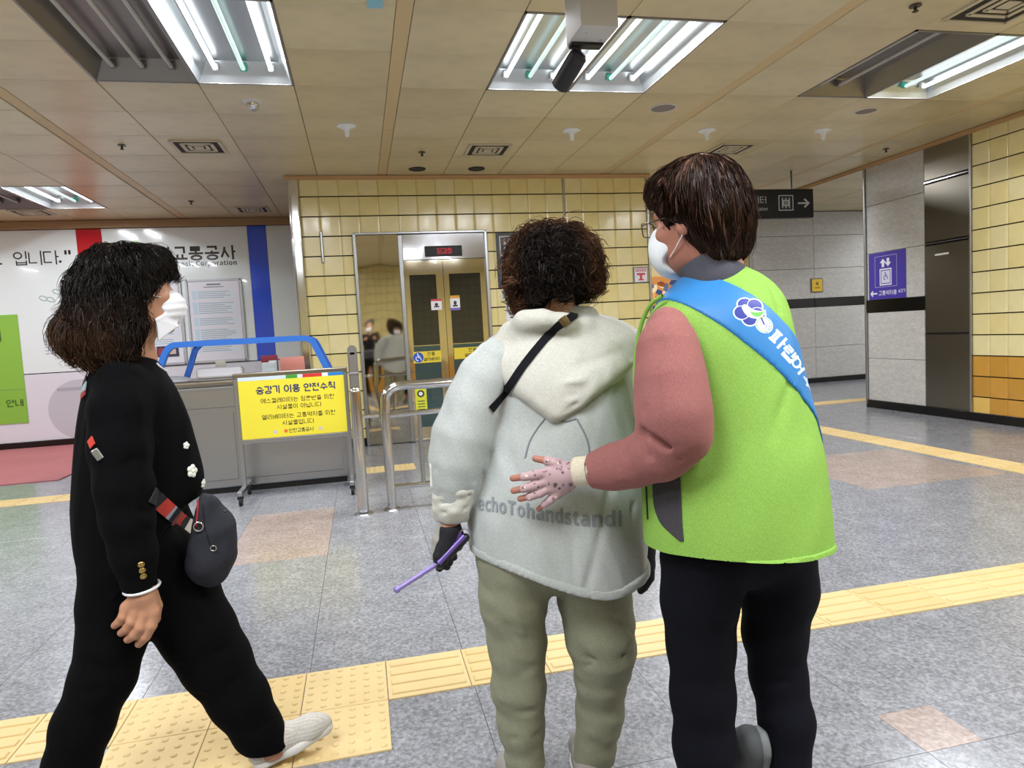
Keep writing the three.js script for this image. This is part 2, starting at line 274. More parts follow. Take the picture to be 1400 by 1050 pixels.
// ---------- ceiling ----------
const CZ = (k) => -5.46 + 0.66 * k;                                     // joints across the room
const lightCells = [];
const stripX = [-5.17, -2.4, 0.394, 3.16, 5.95];
{
  const ceiling = struct('ceiling');
  part('light_block_slab', box(24, 0.15, 16.2, 2, CEIL + 0.34, -4), M.ceilVoid, ceiling);  // unseen plate above the panels, put in to block light
  // cells that hold a luminaire: [x0, x1, z0, z1, on]
  const cellsX = [[-5.12, -4.455, -3.79, -3.125, -2.455], [-2.345, -1.685, -1.015, -0.345, 0.344], [0.444, 1.115, 1.785, 2.455, 3.11], [3.21, 3.9, 4.58, 5.25, 5.9], [-7.89, -7.225, -6.56, -5.895, -5.225]];
  const rows = [[-6, -7], [0, 2], [6, 8]];
  const L = (ci, a, k, on, label) => lightCells.push({ x0: cellsX[ci][a], x1: cellsX[ci][a + 1], z0: CZ(k), z1: CZ(k + 2), on, label, ci, a, k });
  L(1, 1, 0, false, 'unlit ceiling light unit with dark tubes, upper left of the picture'); L(1, 2, 0, true, 'lit ceiling light unit beside the unlit one, above the black-clad woman');
  L(2, 1, 0, true, 'lit ceiling light unit behind the hanging camera, left half of the bright pair'); L(2, 2, 0, true, 'lit ceiling light unit, right half of the bright pair behind the hanging camera');
  L(3, 1, 0, false, 'unlit ceiling light unit with one grey tube, near the yellow tiled right wall'); L(3, 2, 0, true, 'lit ceiling light unit cut by the right picture edge');
  L(0, 1, -7, false, 'unlit small far ceiling light unit at the left picture edge'); L(0, 2, -7, true, 'small far lit ceiling light unit over the white sign wall');
  const taken = (x, z) => lightCells.some((c) => x > c.x0 && x < c.x1 && z > c.z0 && z < c.z1);
  for (const [ci, a, on] of [[0, 1, true], [0, 2, true], [1, 1, true], [1, 2, true], [2, 1, true], [2, 2, true], [3, 1, true], [3, 2, true]]) L(ci, a, 7, on, null);
  L(0, 1, 0, true, null); L(0, 2, 0, true, null); L(4, 1, 0, true, null); L(4, 2, -7, true, null); L(3, 1, -7, true, 'added lit ceiling light unit, unseen behind the brown-haired woman, towards the side corridor'); L(3, 2, -7, true, 'added lit ceiling light unit, unseen behind the brown-haired woman, nearer the granite pier');  // units behind the woman and in the outermost left bay: unseen, added for brightness
  for (const i of [0, 1]) lightCells.push({ x0: 10.26 + 0.655 * i, x1: 10.915 + 0.655 * i, z0: CZ(-7), z1: CZ(-5), on: true, label: ['lit light unit round the corner in the side corridor, nearer one', 'lit light unit round the corner in the side corridor, farther one'][i], ci: 9 });
  const panelGeo = new Map();
  const panel = (x0, x1, z0, z1, near) => {
    const w = x1 - x0 - 0.005, d = z1 - z0 - 0.005, key = w.toFixed(3) + '_' + d.toFixed(3);
    if (!panelGeo.has(key)) { const g = plate(w, d, 0.02, 0.004).rotateX(Math.PI / 2); worldUV(g); panelGeo.set(key, g); }
    const x = (x0 + x1) / 2, z = (z0 + z1) / 2;
    if (near) { const m = part('ceiling_panel', panelGeo.get(key), M.ceil[Math.floor(rnd() * 3)], ceiling); m.position.set(x, CEIL + rr(-0.001, 0.001), z); }
    else far.push(panelGeo.get(key).clone().translate(x, CEIL, z));
  };
  const far = [];
  for (const cx of cellsX) for (let i = 0; i < 4; i++) for (let k = -9; k < 14; k++) {
    const x = (cx[i] + cx[i + 1]) / 2, z = (CZ(k) + CZ(k + 1)) / 2;
    if (taken(x, z)) continue;
    const back = x > -0.6 && x < 3.76; if (back && CZ(k) < ZB - 0.7) continue;
    panel(cx[i], cx[i + 1], CZ(k), CZ(k + 1), k <= 4 && k >= -9);
  }
  for (let k = -9; k < 14; k++) { panel(-9.3, -7.9, CZ(k), CZ(k + 1), false); panel(6.0, XR + 0.05, CZ(k), CZ(k + 1), k < 0); if (CZ(k) < -7.2) for (let i = 0; i < 6; i++) if (i !== 3 && i !== 4 || k < -7 || k > -6) panel(XR + 0.06 + 1.2 * i, XR + 1.25 + 1.2 * i, CZ(k), CZ(k + 1), i < 3); else if (i === 4) panel(11.575, 12.7, CZ(k), CZ(k + 1), false); }
  part('ceiling_panel_field', far, M.ceil[0], ceiling).userData.kind = 'stuff';
  for (const x of stripX) { const z0 = x > -0.7 && x < 3.76 ? ZB - 0.02 : -11.4; for (let z = 4; z > z0; z -= 2.64) { const a = Math.max(z - 2.637, z0); part('joint_strip', worldUV(rbox(0.098, 0.02, z - a, 0.004, x, CEIL + 0.014, (z + a) / 2)), M.ceilStrip, ceiling); } }
}
// ---------- walls ----------
const tileGeo = new Map();
function tileOf(w, h) { const k = w.toFixed(3) + '_' + h.toFixed(3); if (!tileGeo.has(k)) { const g = rolledTile(w, h); worldUV(g); tileGeo.set(k, g); } return tileGeo.get(k); }
{
  const wb = struct('wall_back');
  part('backing', box(4.43, CEIL + 0.2, 2.8, 1.535, CEIL / 2 + 0.1, ZB - 0.04 - 1.4), M.grout, wb);
  const ys = [3.165]; for (let k = 0; k <= 12; k++) ys.push(2.967 - 0.2293 * k); ys.push(0.095);
  const xe = [-0.564, -0.355]; for (let k = 1; k <= 13; k++) xe.push(-0.355 + 0.2283 * k); const xe2 = [2.637]; for (let k = 1; k <= 5; k++) xe2.push(2.637 + 0.2186 * k);
  const addTile = (x0, x1, y0, y1) => {
    const inLift = x1 > 0.01 && x0 < 1.6 && y0 < 2.5;
    if (inLift) { if (x0 < 0 ) x1 = 0.0; else if (x1 > 1.62) x0 = 1.61; else if (y1 > 2.56) y0 = 2.545; else return; if (x0 > 0 && x1 < 1.61 && y1 - y0 < 0.03) return; }
    if (x1 - x0 < 0.03 || y1 - y0 < 0.03) return;
    const m = part('tile', tileOf(x1 - x0 - 0.0015, y1 - y0 - 0.014), M.yellow[Math.floor(rnd() * 3)], wb); m.position.set((x0 + x1) / 2, (y0 + y1) / 2, ZB);
  };
  for (const X of [xe, xe2]) for (let i = 0; i + 1 < X.length; i++) for (let j = 0; j + 1 < ys.length; j++) addTile(X[i], X[i + 1], ys[j + 1], ys[j]);
  part('expansion_strip', rbox(0.026, 3.1, 0.024, 0.006, 2.623, 1.63, ZB - 0.006), M.steel, wb);
  part('corner_guard', [rbox(0.115, 3.17, 0.06, 0.026, -0.622, 1.595, ZB + 0.005, 4), rbox(0.06, 3.17, 0.2, 0.02, -0.66, 1.595, ZB - 0.08)], M.chrome, wb, 'polished steel corner guard');
  part('pull_bar', rbox(0.03, 0.37, 0.03, 0.012, -0.352, 2.385, ZB + 0.012), M.steel, wb, 'short steel bar on the tiles');
  part('edge_trim', rbox(0.03, 3.15, 0.03, 0.006, 3.745, 1.585, ZB), M.steel, wb);
  const bb = struct('baseboard_back'); parts('skirting', [rbox(0.68, 0.09, 0.03, 0.004, -0.34, 0.046, ZB), rbox(2.13, 0.09, 0.03, 0.004, 2.685, 0.046, ZB)], M.blackStone, bb);
  const tb = struct('trim_1'); part('cornice', [rbox(4.5, 0.03, 0.06, 0.008, 1.53, 3.183, ZB + 0.02), rbox(4.5, 0.02, 0.035, 0.006, 1.53, 3.165, ZB + 0.012)], std({ color: 0xc9a070, roughness: 0.5 }), tb);
}
{
  const wr = struct('wall_right');
  part('backing', box(0.3, CEIL + 0.2, 11.56, XR + 0.17, CEIL / 2 + 0.1, -2.17), M.grout, wr);
  part('return_wall', box(7.2, CEIL + 0.2, 0.2, XR + 3.64, CEIL / 2 + 0.1, -7.84), M.granite, wr);
  const ys = [0.09, 0.274, 0.503, 0.732]; for (let k = 1; k <= 10; k++) ys.push(0.732 + 0.2293 * k); ys.push(3.17);
  let z = -6.33; const n = Math.floor((ZF + 6.33) / 0.212);
  const fieldT = [[], []];
  for (let i = 0; i < n; i++) for (let j = 0; j + 1 < ys.length; j++) {
    const a = z + 0.212 * i, h = ys[j + 1] - ys[j]; if (h < 0.03) continue;
    const g = tileOf(0.2105, h - 0.013), och = j < 3;
    if (i < 9) { const m = part('tile', g, och ? (i === 0 && j === 0 ? M.paleOchre : M.ochre[(i + j) % 2]) : M.yellow[Math.floor(rnd() * 3)], wr); m.position.set(XR, (ys[j] + ys[j + 1]) / 2, a + 0.106); m.rotation.y = -Math.PI / 2; }
    else fieldT[och ? 1 : 0].push(g.clone().rotateY(-Math.PI / 2).translate(XR, (ys[j] + ys[j + 1]) / 2, a + 0.106));
  }
  part('tile_field', fieldT[0], M.yellow[0], wr).userData.kind = 'stuff'; part('ochre_tile_field', fieldT[1], M.ochre[0], wr).userData.kind = 'stuff';
  // granite pier and steel cupboard front
  const gp = (y0, y1, z0, z1, mat, nm, proud = 0) => { const g = plate(z1 - z0 - 0.005, y1 - y0 - 0.005, 0.03, 0.003).rotateY(-Math.PI / 2); worldUV(g); const m = part(nm, g, mat, wr); m.position.set(XR - proud, (y0 + y1) / 2, (z0 + z1) / 2); return m; };
  for (const [a, b] of [[0.1, 0.66], [0.66, 1.265], [1.43, 2.04], [2.04, 2.66], [2.66, 3.16]]) gp(a, b, -7.93, -6.98, M.granite, 'granite_slab');
  gp(1.265, 1.43, -7.93, -6.98, M.blackStone, 'black_stone_band', 0.004);
  for (const [a, b] of [[0.1, 0.975], [0.99, 2.02], [2.06, 2.735], [2.78, 3.16]]) gp(a, b, -6.97, -6.35, M.steelDark, 'steel_panel', 0.006);
  parts('ledge', [box(0.02, 0.012, 0.6, XR - 0.006, 2.04, -6.66), box(0.02, 0.012, 0.6, XR - 0.006, 0.982, -6.66), box(0.02, 0.016, 0.6, XR - 0.008, 2.757, -6.66)], M.chrome, wr);
  part('name_plate', rbox(0.006, 0.022, 0.19, 0.002, XR - 0.01, 1.9, -6.72), M.white, wr);
  parts('edge_trim', [rbox(0.03, 3.12, 0.025, 0.008, XR - 0.005, 1.6, -6.34), rbox(0.05, 3.12, 0.03, 0.008, XR, 1.6, -7.945)], M.steel, wr);
  const bb = struct('baseboard_right'); part('skirting', rbox(0.03, 0.1, 11.5, 0.004, XR - 0.008, 0.05, -2.2), M.blackStone, bb);
  const tr = struct('trim_2'); part('cornice', [rbox(0.05, 0.03, 15, 0.008, XR - 0.015, 3.183, -3.85), rbox(0.03, 0.024, 15, 0.008, XR - 0.008, 3.165, -3.85)], std({ color: 0xc09a6a, roughness: 0.5 }), tr);
}
{
  const wc = struct('wall_corridor');
  part('backing', box(8.2, CEIL + 0.3, 0.2, 10.6, CEIL / 2, ZC - 0.13), M.grout, wc);
  const xs = [7.06, 8.375, 9.75, 11.1, 12.5, 13.9];
  for (let i = 0; i + 1 < xs.length; i++) for (const [a, b] of [[0.09, 0.67], [0.67, 1.424], [1.588, 2.145], [2.145, 2.753], [2.753, 3.19]]) { const g = plate(xs[i + 1] - xs[i] - 0.005, b - a - 0.006, 0.03, 0.003); worldUV(g); const m = part('granite_slab', g, M.granite, wc); m.position.set((xs[i] + xs[i + 1]) / 2, (a + b) / 2, ZC); }
  for (let i = 0; i + 1 < xs.length; i++) { const m = part('black_stone_band', plate(xs[i + 1] - xs[i] - 0.012, 0.16, 0.03, 0.002), M.blackStone, wc); m.position.set((xs[i] + xs[i + 1]) / 2, 1.506, ZC + 0.003); }
  part('edge_trim', [rbox(0.05, 3.2, 0.06, 0.012, 7.03, 1.6, ZC + 0.02)], M.chrome, wc);
  part('beige_panel', worldUV(rbox(3.3, 3.2, 0.2, 0.01, 5.33, 1.6, ZC - 0.02)), std({ color: 0xcdb583, roughness: 0.4, map: dirtTex }), wc, 'beige wall panel left of the granite');
  part('end_wall', box(0.2, 3.4, 4.2, 14.05, 1.7, -9.7), M.granite, wc);
  part('poster', plate(0.75, 1.1, 0.02, 0.004).translate(5.3, 1.55, ZC + 0.1), std({ roughness: 0.35, map: canvasTex(150, 220, (c, w, h) => { for (let i = 0; i < 60; i++) { c.fillStyle = ['#d8742c', '#e8a050', '#8a4a28', '#5a6a8a', '#f0d0a0', '#3a4a72'][i % 6]; c.beginPath(); c.ellipse((i * 53) % w, 20 + ((i * 37) % (h - 80)), 16, 9, i, 0, 7); c.fill(); } c.fillStyle = '#38507c'; c.fillRect(0, h - 60, w, 60); c.fillStyle = '#e9e4da'; c.fillRect(12, h - 44, w - 60, 8); c.fillRect(12, h - 28, w - 80, 8); }, '#c98448') }), wc, 'orange and blue poster');
  const bb = struct('baseboard_corridor'); part('skirting', rbox(7, 0.09, 0.03, 0.004, 10.5, 0.045, ZC + 0.012), M.blackStone, bb);
}
{
  const ws = struct('wall_far');
  part('backing', box(9, CEIL + 0.3, 0.2, -5.0, CEIL / 2, ZS - 0.14), M.grout, ws);
  const px = [-9.1, -7.3, -5.5, -3.85, -3.52, -1.535, -1.265, -0.6];
  // printed glass: stripes are separate coloured panes
  const pane = (x0, x1, y0, y1, m, nm) => { const o = part(nm, plate(x1 - x0 - 0.003, y1 - y0 - 0.003, 0.03, 0.002), m, ws); o.position.set((x0 + x1) / 2, (y0 + y1) / 2, ZS); return o; };
  const glossy = (c) => phy({ color: c, roughness: 0.12, clearcoat: 1, clearcoatRoughness: 0.02 });
  const wm = M.glassWhite;
  pane(-9.1, -7.0, 1.06, 3.08, wm, 'white_glass_panel'); 
  const t1 = canvasTex(1024, 656, (c, w, h) => {   // -7.0 .. -3.85 wide, 2.02 high
    const s = w / 3.15; c.strokeStyle = c.fillStyle = '#20262a';
    hangul(c, '존', (7.0 - 5.02) * s - 0.08 * s, (3.08 - 2.78) * s, 0.3 * s, 0.07); hangul(c, '입니다.', (7.0 - 4.68) * s, (3.08 - 2.8) * s, 0.21 * s, 0.08, 0.9);
    c.fillRect((7 - 4.02) * s, (3.08 - 2.79) * s, 0.03 * s, 0.06 * s); c.fillRect((7 - 3.97) * s, (3.08 - 2.79) * s, 0.03 * s, 0.06 * s);
    c.strokeStyle = '#9fb0b2'; c.lineWidth = 4; for (let i = 0; i < 7; i++) { c.beginPath(); c.ellipse((7 - 4.25 + 0.09 * i - 0.1) * s, (3.08 - 2.12 + 0.05 * Math.sin(i * 2.2) - 0.02 * i) * s, 0.05 * s, 0.03 * s, 0.4, 0, 7); c.stroke(); }
    c.fillStyle = '#c9cbd6'; for (let i = 0; i < 5; i++) c.fillRect((7 - 4.4) * s, (3.08 - 1.52 + 0.045 * i) * s, (0.26 - 0.03 * (i % 2)) * s, 0.018 * s);
  }, '#edf4f3');
  pane(-7.0, -3.85, 1.06, 3.08, phy({ map: t1, roughness: 0.12, clearcoat: 1, clearcoatRoughness: 0.02 }), 'white_glass_panel');
  pane(-3.85, -3.52, 1.06, 3.08, glossy(0xc4202c), 'red_glass_stripe');
  const t2 = canvasTex(1024, 1042, (c, w, h) => {  // -3.52 .. -1.535
    const s = w / 1.985, X = (x) => (x + 3.52) * s, Y = (y) => (3.08 - y) * s; c.strokeStyle = c.fillStyle = '#20262a';
    hangul(c, '인천교통공사', X(-3.05), Y(2.81), 0.222 * s, 0.13, 1.0);
    c.font = `bold ${0.1 * s}px sans-serif`; c.textBaseline = 'alphabetic'; c.textAlign = 'right'; c.fillText('Incheon Transit Corporation', X(-1.71), Y(2.51));
    c.fillStyle = '#8fc060'; c.beginPath(); c.ellipse(X(-3.12), Y(2.83), 0.1 * s, 0.06 * s, -0.5, 0, 7); c.fill();
  }, '#edf4f3');
  pane(-3.52, -1.535, 1.06, 3.08, phy({ map: t2, roughness: 0.12, clearcoat: 1, clearcoatRoughness: 0.02 }), 'white_glass_panel');
  pane(-1.535, -1.265, 1.06, 3.08, glossy(0x0450e6), 'blue_glass_stripe');
  pane(-1.265, -0.6, 1.06, 3.08, wm, 'white_glass_panel');
  const t3 = canvasTex(768, 256, (c, w, h) => { const s = w / 2.9; c.fillStyle = '#c9c7cf'; c.beginPath(); c.arc((5.9 - 4.0) * s, (1.05 - 0.5) * s, 0.44 * s, 0, 7); c.fill(); c.fillStyle = '#b0b0b8'; c.fillRect((5.9 - 4.3) * s, (1.05 - 0.83) * s, 0.5 * s, 0.05 * s); }, '#e4e2ea');
  const lower = phy({ color: 0xe2e0e8, roughness: 0.2, clearcoat: 0.6, clearcoatRoughness: 0.05 });
  pane(-9.1, -5.9, 0.09, 1.05, lower, 'pale_lower_panel'); pane(-5.9, -3.0, 0.09, 1.05, phy({ map: t3, roughness: 0.2, clearcoat: 0.6, clearcoatRoughness: 0.05 }), 'pale_lower_panel'); pane(-3.0, -0.6, 0.09, 1.05, lower, 'pale_lower_panel');
  const bb = struct('baseboard_far'); part('skirting', rbox(8.4, 0.09, 0.04, 0.004, -4.9, 0.045, ZS + 0.012), M.blackStone, bb);
  const tr = struct('trim_3'); part('cornice', [rbox(8.4, 0.11, 0.07, 0.01, -4.9, 3.14, ZS + 0.03)], std({ color: 0xa88a64, roughness: 0.5 }), tr);
}
{   // behind and beside the camera
  const wf = struct('wall_front');
  part('backing', box(16.2, 3.4, 0.2, -1.2, 1.7, ZF + 0.13), M.grout, wf);
  const f = [[], []]; for (let i = 0; i < 70; i++) for (let j = 0; j < 14; j++) f[j < 3 ? 1 : 0].push(plate(0.2245, 0.2195, 0.03, 0.005).rotateY(Math.PI).translate(-9.1 + 0.2265 * i, 0.115 + 0.2275 * j, ZF));
  part('tile_field', f[0], M.yellow[1], wf).userData.kind = 'stuff'; part('ochre_tile_field', f[1], M.ochre[1], wf).userData.kind = 'stuff';
  const wl = struct('wall_left'); part('plaster', worldUV(box(0.2, 3.4, 15.2, XL - 0.1, 1.7, -3.8)), std({ color: 0xd8d2c0, roughness: 0.6, map: dirtTex }), wl);
}
// ================= FITTINGS =================
// ---------- recessed ceiling lights ----------
{
  const lit = phy({ color: 0xc3c8ca, metalness: 0.85, roughness: 0.3 }), dull = phy({ color: 0x8f8a84, metalness: 0.7, roughness: 0.35 });  // dull: the same metal, shade of the unlit units put into its colour
  const frameM = std({ color: 0x8d8a86, roughness: 0.4, metalness: 0.4 });
  const glow = std({ color: 0xffffff, emissive: 0xf6fbff, emissiveIntensity: TUBE_GLOW, roughness: 0.4 }), dimGlow = std({ color: 0xe6fbf4, emissive: 0xd4f2ee, emissiveIntensity: 0.55, roughness: 0.3 });
  const offTube = std({ color: 0xbab7b0, roughness: 0.3 }), teal = std({ color: 0x35b59a, roughness: 0.4 });
  let extra = 0;
  for (const c of lightCells) {
    const w = c.x1 - c.x0, d = c.z1 - c.z0, cx = (c.x0 + c.x1) / 2, cz = (c.z0 + c.z1) / 2;
    const label = c.label || ['first', 'second', 'third', 'fourth', 'fifth', 'sixth', 'seventh', 'eighth', 'ninth', 'tenth', 'eleventh', 'twelfth'][extra++] + ' lit ceiling light unit out of view, counted from the left';
    const g = thing('ceiling_light', label, 'ceiling light', [cx, CEIL, cz], 0, 'recessed ceiling lights');
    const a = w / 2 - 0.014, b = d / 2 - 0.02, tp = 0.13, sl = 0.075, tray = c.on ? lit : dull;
    const quad = (pts) => { const gq = new THREE.BufferGeometry(); gq.setAttribute('position', new THREE.Float32BufferAttribute([0, 1, 2, 0, 2, 3].flatMap((i) => pts[i]), 3)); gq.setAttribute('uv', new THREE.Float32BufferAttribute([0, 0, 1, 0, 1, 1, 0, 0, 1, 1, 0, 1], 2)); gq.computeVertexNormals(); return gq; };
    const lo = [[-a, 0, -b], [a, 0, -b], [a, 0, b], [-a, 0, b]], up = [[-a + sl, tp, -b + sl], [a - sl, tp, -b + sl], [a - sl, tp, b - sl], [-a + sl, tp, b - sl]];
    const inner = [quad(up)]; for (let i = 0; i < 4; i++) { const j = (i + 1) % 4; inner.push(quad([lo[i], lo[j], up[j], up[i]])); }
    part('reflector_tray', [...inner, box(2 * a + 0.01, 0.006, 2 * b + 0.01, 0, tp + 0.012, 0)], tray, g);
    part('frame', [box(0.014, 0.03, d, -w / 2 + 0.007, 0.011, 0), box(0.014, 0.03, d, w / 2 - 0.007, 0.011, 0), box(w, 0.03, 0.02, 0, 0.011, -d / 2 + 0.01), box(w, 0.03, 0.02, 0, 0.011, d / 2 - 0.01), box(w + 0.03, 0.16, 0.004, 0, 0.085, -d / 2 + 0.002), box(w + 0.03, 0.16, 0.004, 0, 0.085, d / 2 - 0.002), box(0.004, 0.16, d, -w / 2, 0.085, 0), box(0.004, 0.16, d, w / 2, 0.085, 0)], frameM, g);
    const len = d - 0.2;
    for (let k = -1; k <= 1; k++) {
      const x = k * 0.19, bright = c.on && k !== 0;
      if (!c.on && c.ci === 3 && k === 1) continue;
      const t = part(bright ? 'glowing_tube' : 'tube', new THREE.CapsuleGeometry(0.016, len - 0.04, 6, 14).rotateX(Math.PI / 2).translate(x, 0.07, 0), c.on ? (bright ? glow : dimGlow) : offTube, g);
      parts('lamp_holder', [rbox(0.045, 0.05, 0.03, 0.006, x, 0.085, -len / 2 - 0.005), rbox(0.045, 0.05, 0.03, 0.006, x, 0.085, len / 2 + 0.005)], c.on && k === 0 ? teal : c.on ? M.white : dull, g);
      if (bright) {
        const l = new THREE.RectAreaLight(0xf4f8ff, TUBE_RADIANCE, 0.032, len - 0.04); l.position.set(x, 0.05, 0); l.rotation.x = -Math.PI / 2; l.name = 'tube_light'; g.add(l);
      }
    }
  }
}
// ---------- small ceiling fittings ----------
{
  const coneGeo = new THREE.LatheGeometry([[0.001, -0.1], [0.012, -0.1], [0.018, -0.095], [0.022, -0.06], [0.034, -0.03], [0.07, -0.012], [0.085, -0.006], [0.085, 0]].map((p) => new THREE.Vector2(...p)), 28);
  const glowM = std({ color: 0xeceff0, roughness: 0.35 });
  const where = ['left of the ochre strip', 'above the curly-haired woman', 'above the brown-haired woman in the green vest', 'nearest the right wall'];
  [[0.02, -6.43], [2.15, -6.5], [3.57, -6.46], [4.88, -6.42]].forEach(([x, z], i) => { const g = thing('ceiling_cone', `white cone shaped ceiling aerial ${where[i]}`, 'aerial', [x, CEIL, z], 0, 'white cones in a row on the ceiling'); part('cone', coneGeo, glowM, g); part('rim', cyl(0.088, 0.088, 0.008, 0, -0.004, 0, 28), M.white, g); });
  const ventM = std({ color: 0xcabfa4, roughness: 0.5 }), dark = std({ color: 0x2b2822, roughness: 0.8 });
  const vents = [[-1.36, -7.12, 0.42, 'square ceiling vent left of centre, above the tiled wall corner'], [1.45, -7.2, 0.42, 'square ceiling vent in the middle, above the lift doors'], [-1.34, -10.32, 0.4, 'small square ceiling vent near the blue stripe wall'], [4.2, -3.72, 0.5, 'large ceiling vent at the top right corner'], [4.22, -7.13, 0.42, 'square ceiling vent partly behind the brown hair'], [-4.1, -10.3, 0.4, 'small square ceiling vent beside the far left light']];
  for (const [x, z, s, label] of vents) {
    const g = thing('ceiling_vent', label, 'vent', [x, CEIL, z], 0, 'ceiling vents');
    part('frame', [box(s, 0.016, 0.03, 0, -0.006, s / 2), box(s, 0.016, 0.03, 0, -0.006, -s / 2), box(0.03, 0.016, s, s / 2, -0.006, 0), box(0.03, 0.016, s, -s / 2, -0.006, 0)], ventM, g);
    part('dark_throat', box(s * 0.94, 0.006, s * 0.94, 0, -0.004, 0), dark, g);
    for (let i = 0; i < 2; i++) { const q = s * (0.62 - 0.26 * i); part('louvre', [box(q, 0.006, 0.035, 0, -0.012, q / 2).rotateX(0), box(q, 0.006, 0.035, 0, -0.012, -q / 2), box(0.035, 0.006, q, q / 2, -0.012, 0), box(0.035, 0.006, q, -q / 2, -0.012, 0)], ventM, g); }
    part('core', rbox(s * 0.2, 0.008, s * 0.2, 0.002, 0, -0.013, 0), ventM, g);
  }
  const canNames = ['round recessed downlight left above the lift', 'round recessed downlight right above the lift', 'large round grey ceiling speaker near the bright light pair', 'round ceiling speaker below the right hand light'];
  [[0.78, -8.02, 0.09], [1.47, -8.02, 0.09], [2.79, -5.81, 0.115], [4.88, -5.8, 0.1]].forEach(([x, z, r], i) => {
    const g = thing(i < 2 ? 'downlight' : 'ceiling_speaker', canNames[i], i < 2 ? 'downlight' : 'speaker', [x, CEIL, z]);
    part('rim', new THREE.TorusGeometry(r, 0.008, 8, 32).rotateX(Math.PI / 2).translate(0, -0.003, 0), i < 2 ? dark : M.offWhite, g); part(i < 2 ? 'baffle' : 'grille', cyl(r, r, 0.008, 0, -0.002, 0, 32), std({ color: i < 2 ? 0x33302c : 0x8a8078, roughness: 0.7 }), g);
  });
  const spr = [[-2.02, -7.08, 'left of the left hand vent'], [-2.01, -9.7, 'far left over the sign wall'], [0.77, -7.3, 'between the cone and the middle vent'], [3.58, -3.81, 'near the top edge, right of centre'], [6.25, -7.11, 'above the steel cupboard at right']];
  for (const [x, z, s] of spr) { const g = thing('sprinkler', `small dark ceiling sprinkler ${s}`, 'sprinkler', [x, CEIL, z], 0, 'ceiling sprinklers'); part('escutcheon', cyl(0.032, 0.038, 0.01, 0, -0.005, 0, 20), std({ color: 0x6b655c, metalness: 0.6, roughness: 0.4 }), g); part('stem', cyl(0.008, 0.011, 0.03, 0, -0.024, 0, 12), std({ color: 0x4a443c, metalness: 0.7, roughness: 0.4 }), g); part('deflector', cyl(0.02, 0.016, 0.004, 0, -0.041, 0, 16), std({ color: 0x4a443c, metalness: 0.7, roughness: 0.4 }), g); }
  const g = thing('smoke_detector', 'pale round smoke detector with chrome tip below the lit light unit', 'detector', [-0.69, CEIL, -5.82]);
  part('base_plate', new THREE.LatheGeometry([[0.001, -0.02], [0.05, -0.02], [0.075, -0.01], [0.08, 0]].map((p) => new THREE.Vector2(...p)), 28), M.offWhite, g); part('head', new THREE.LatheGeometry([[0.001, -0.075], [0.022, -0.073], [0.036, -0.055], [0.036, -0.045], [0.045, -0.04], [0.045, -0.02]].map((p) => new THREE.Vector2(...p)), 24), M.chrome, g);
  const st = thing('ceiling_sticker', 'light blue sticker on the ceiling at the top edge', 'sticker', [0.22, CEIL - 0.003, -4.12]); part('sheet', box(0.09, 0.002, 0.12), std({ color: 0x8ec4d6, roughness: 0.6 }), st);
}
// ---------- camera housing hanging from the ceiling ----------
{
  const g = thing('ceiling_camera', 'grey box on the ceiling with a black tube camera before the bright lights', 'security camera', [0, 0, 0]);
  const A = P(795, 35, -3.6), w = P(846, 40, -3.6).x - A.x, d = 0.27, y0 = A.y, hh = CEIL - 0.004 - y0, cx = A.x + w / 2, cz = -3.6 - d / 2;
  part('housing', rbox(w, hh, d, 0.006, cx, y0 + hh / 2, cz), std({ color: 0xc4c2c0, roughness: 0.5 }), g);
  parts('screw', [[-0.05, 0.05], [0.06, -0.03]].map(([u, v]) => cyl(0.006, 0.006, 0.004, cx + u, y0, cz + v, 10)), M.steel, g);
  const p0 = P(788, 80, -3.86), p1 = P(769, 112, -3.98), bodyM = std({ color: 0x26232e, roughness: 0.42 }), R = 0.05;
  part('bracket', [rbox(0.19, 0.016, 0.07, 0.004, p0.x + 0.05, y0 - 0.008, -3.83), rbox(0.05, 0.09, 0.05, 0.012, p0.x - 0.005, y0 - 0.05, -3.85)], M.black, g);
  const dir = p1.clone().sub(p0).normalize(), q = new THREE.Quaternion().setFromUnitVectors(V(0, 1, 0), dir), mid = p0.clone().lerp(p1, 0.5), up2 = (gg) => gg.applyQuaternion(q).translate(mid.x, mid.y, mid.z), L = p0.distanceTo(p1) + 0.05;
  part('camera_body', up2(new THREE.LatheGeometry([[0.001, -L / 2 - 0.02], [R * 0.8, -L / 2 - 0.016], [R, -L / 2], [R, L / 2], [R * 0.85, L / 2 + 0.01], [0.001, L / 2 + 0.01]].map((v) => new THREE.Vector2(...v)), 28)), bodyM, g);
  part('sun_hood', up2(new THREE.CylinderGeometry(R * 1.1, R * 1.1, L * 1.04, 24, 1, true, Math.PI * 0.75, Math.PI * 1.05)), std({ color: 0x1b1920, roughness: 0.45, side: THREE.DoubleSide }), g);
  for (const [t, c, wd] of [[0.02, 0xc9b84a, 0.014], [0.2, 0xbfb9bd, 0.02]]) part('label_band', new THREE.CylinderGeometry(R + 0.001, R + 0.001, wd, 16, 1, true, -0.45, 0.95).translate(0, t * L, 0).applyQuaternion(q).translate(mid.x, mid.y, mid.z), std({ color: c, roughness: 0.5, side: THREE.DoubleSide }), g);
  part('lens_ring', up2(new THREE.TorusGeometry(R * 0.85, 0.005, 8, 24).rotateX(Math.PI / 2).translate(0, L / 2 + 0.009, 0)), M.black, g);
}
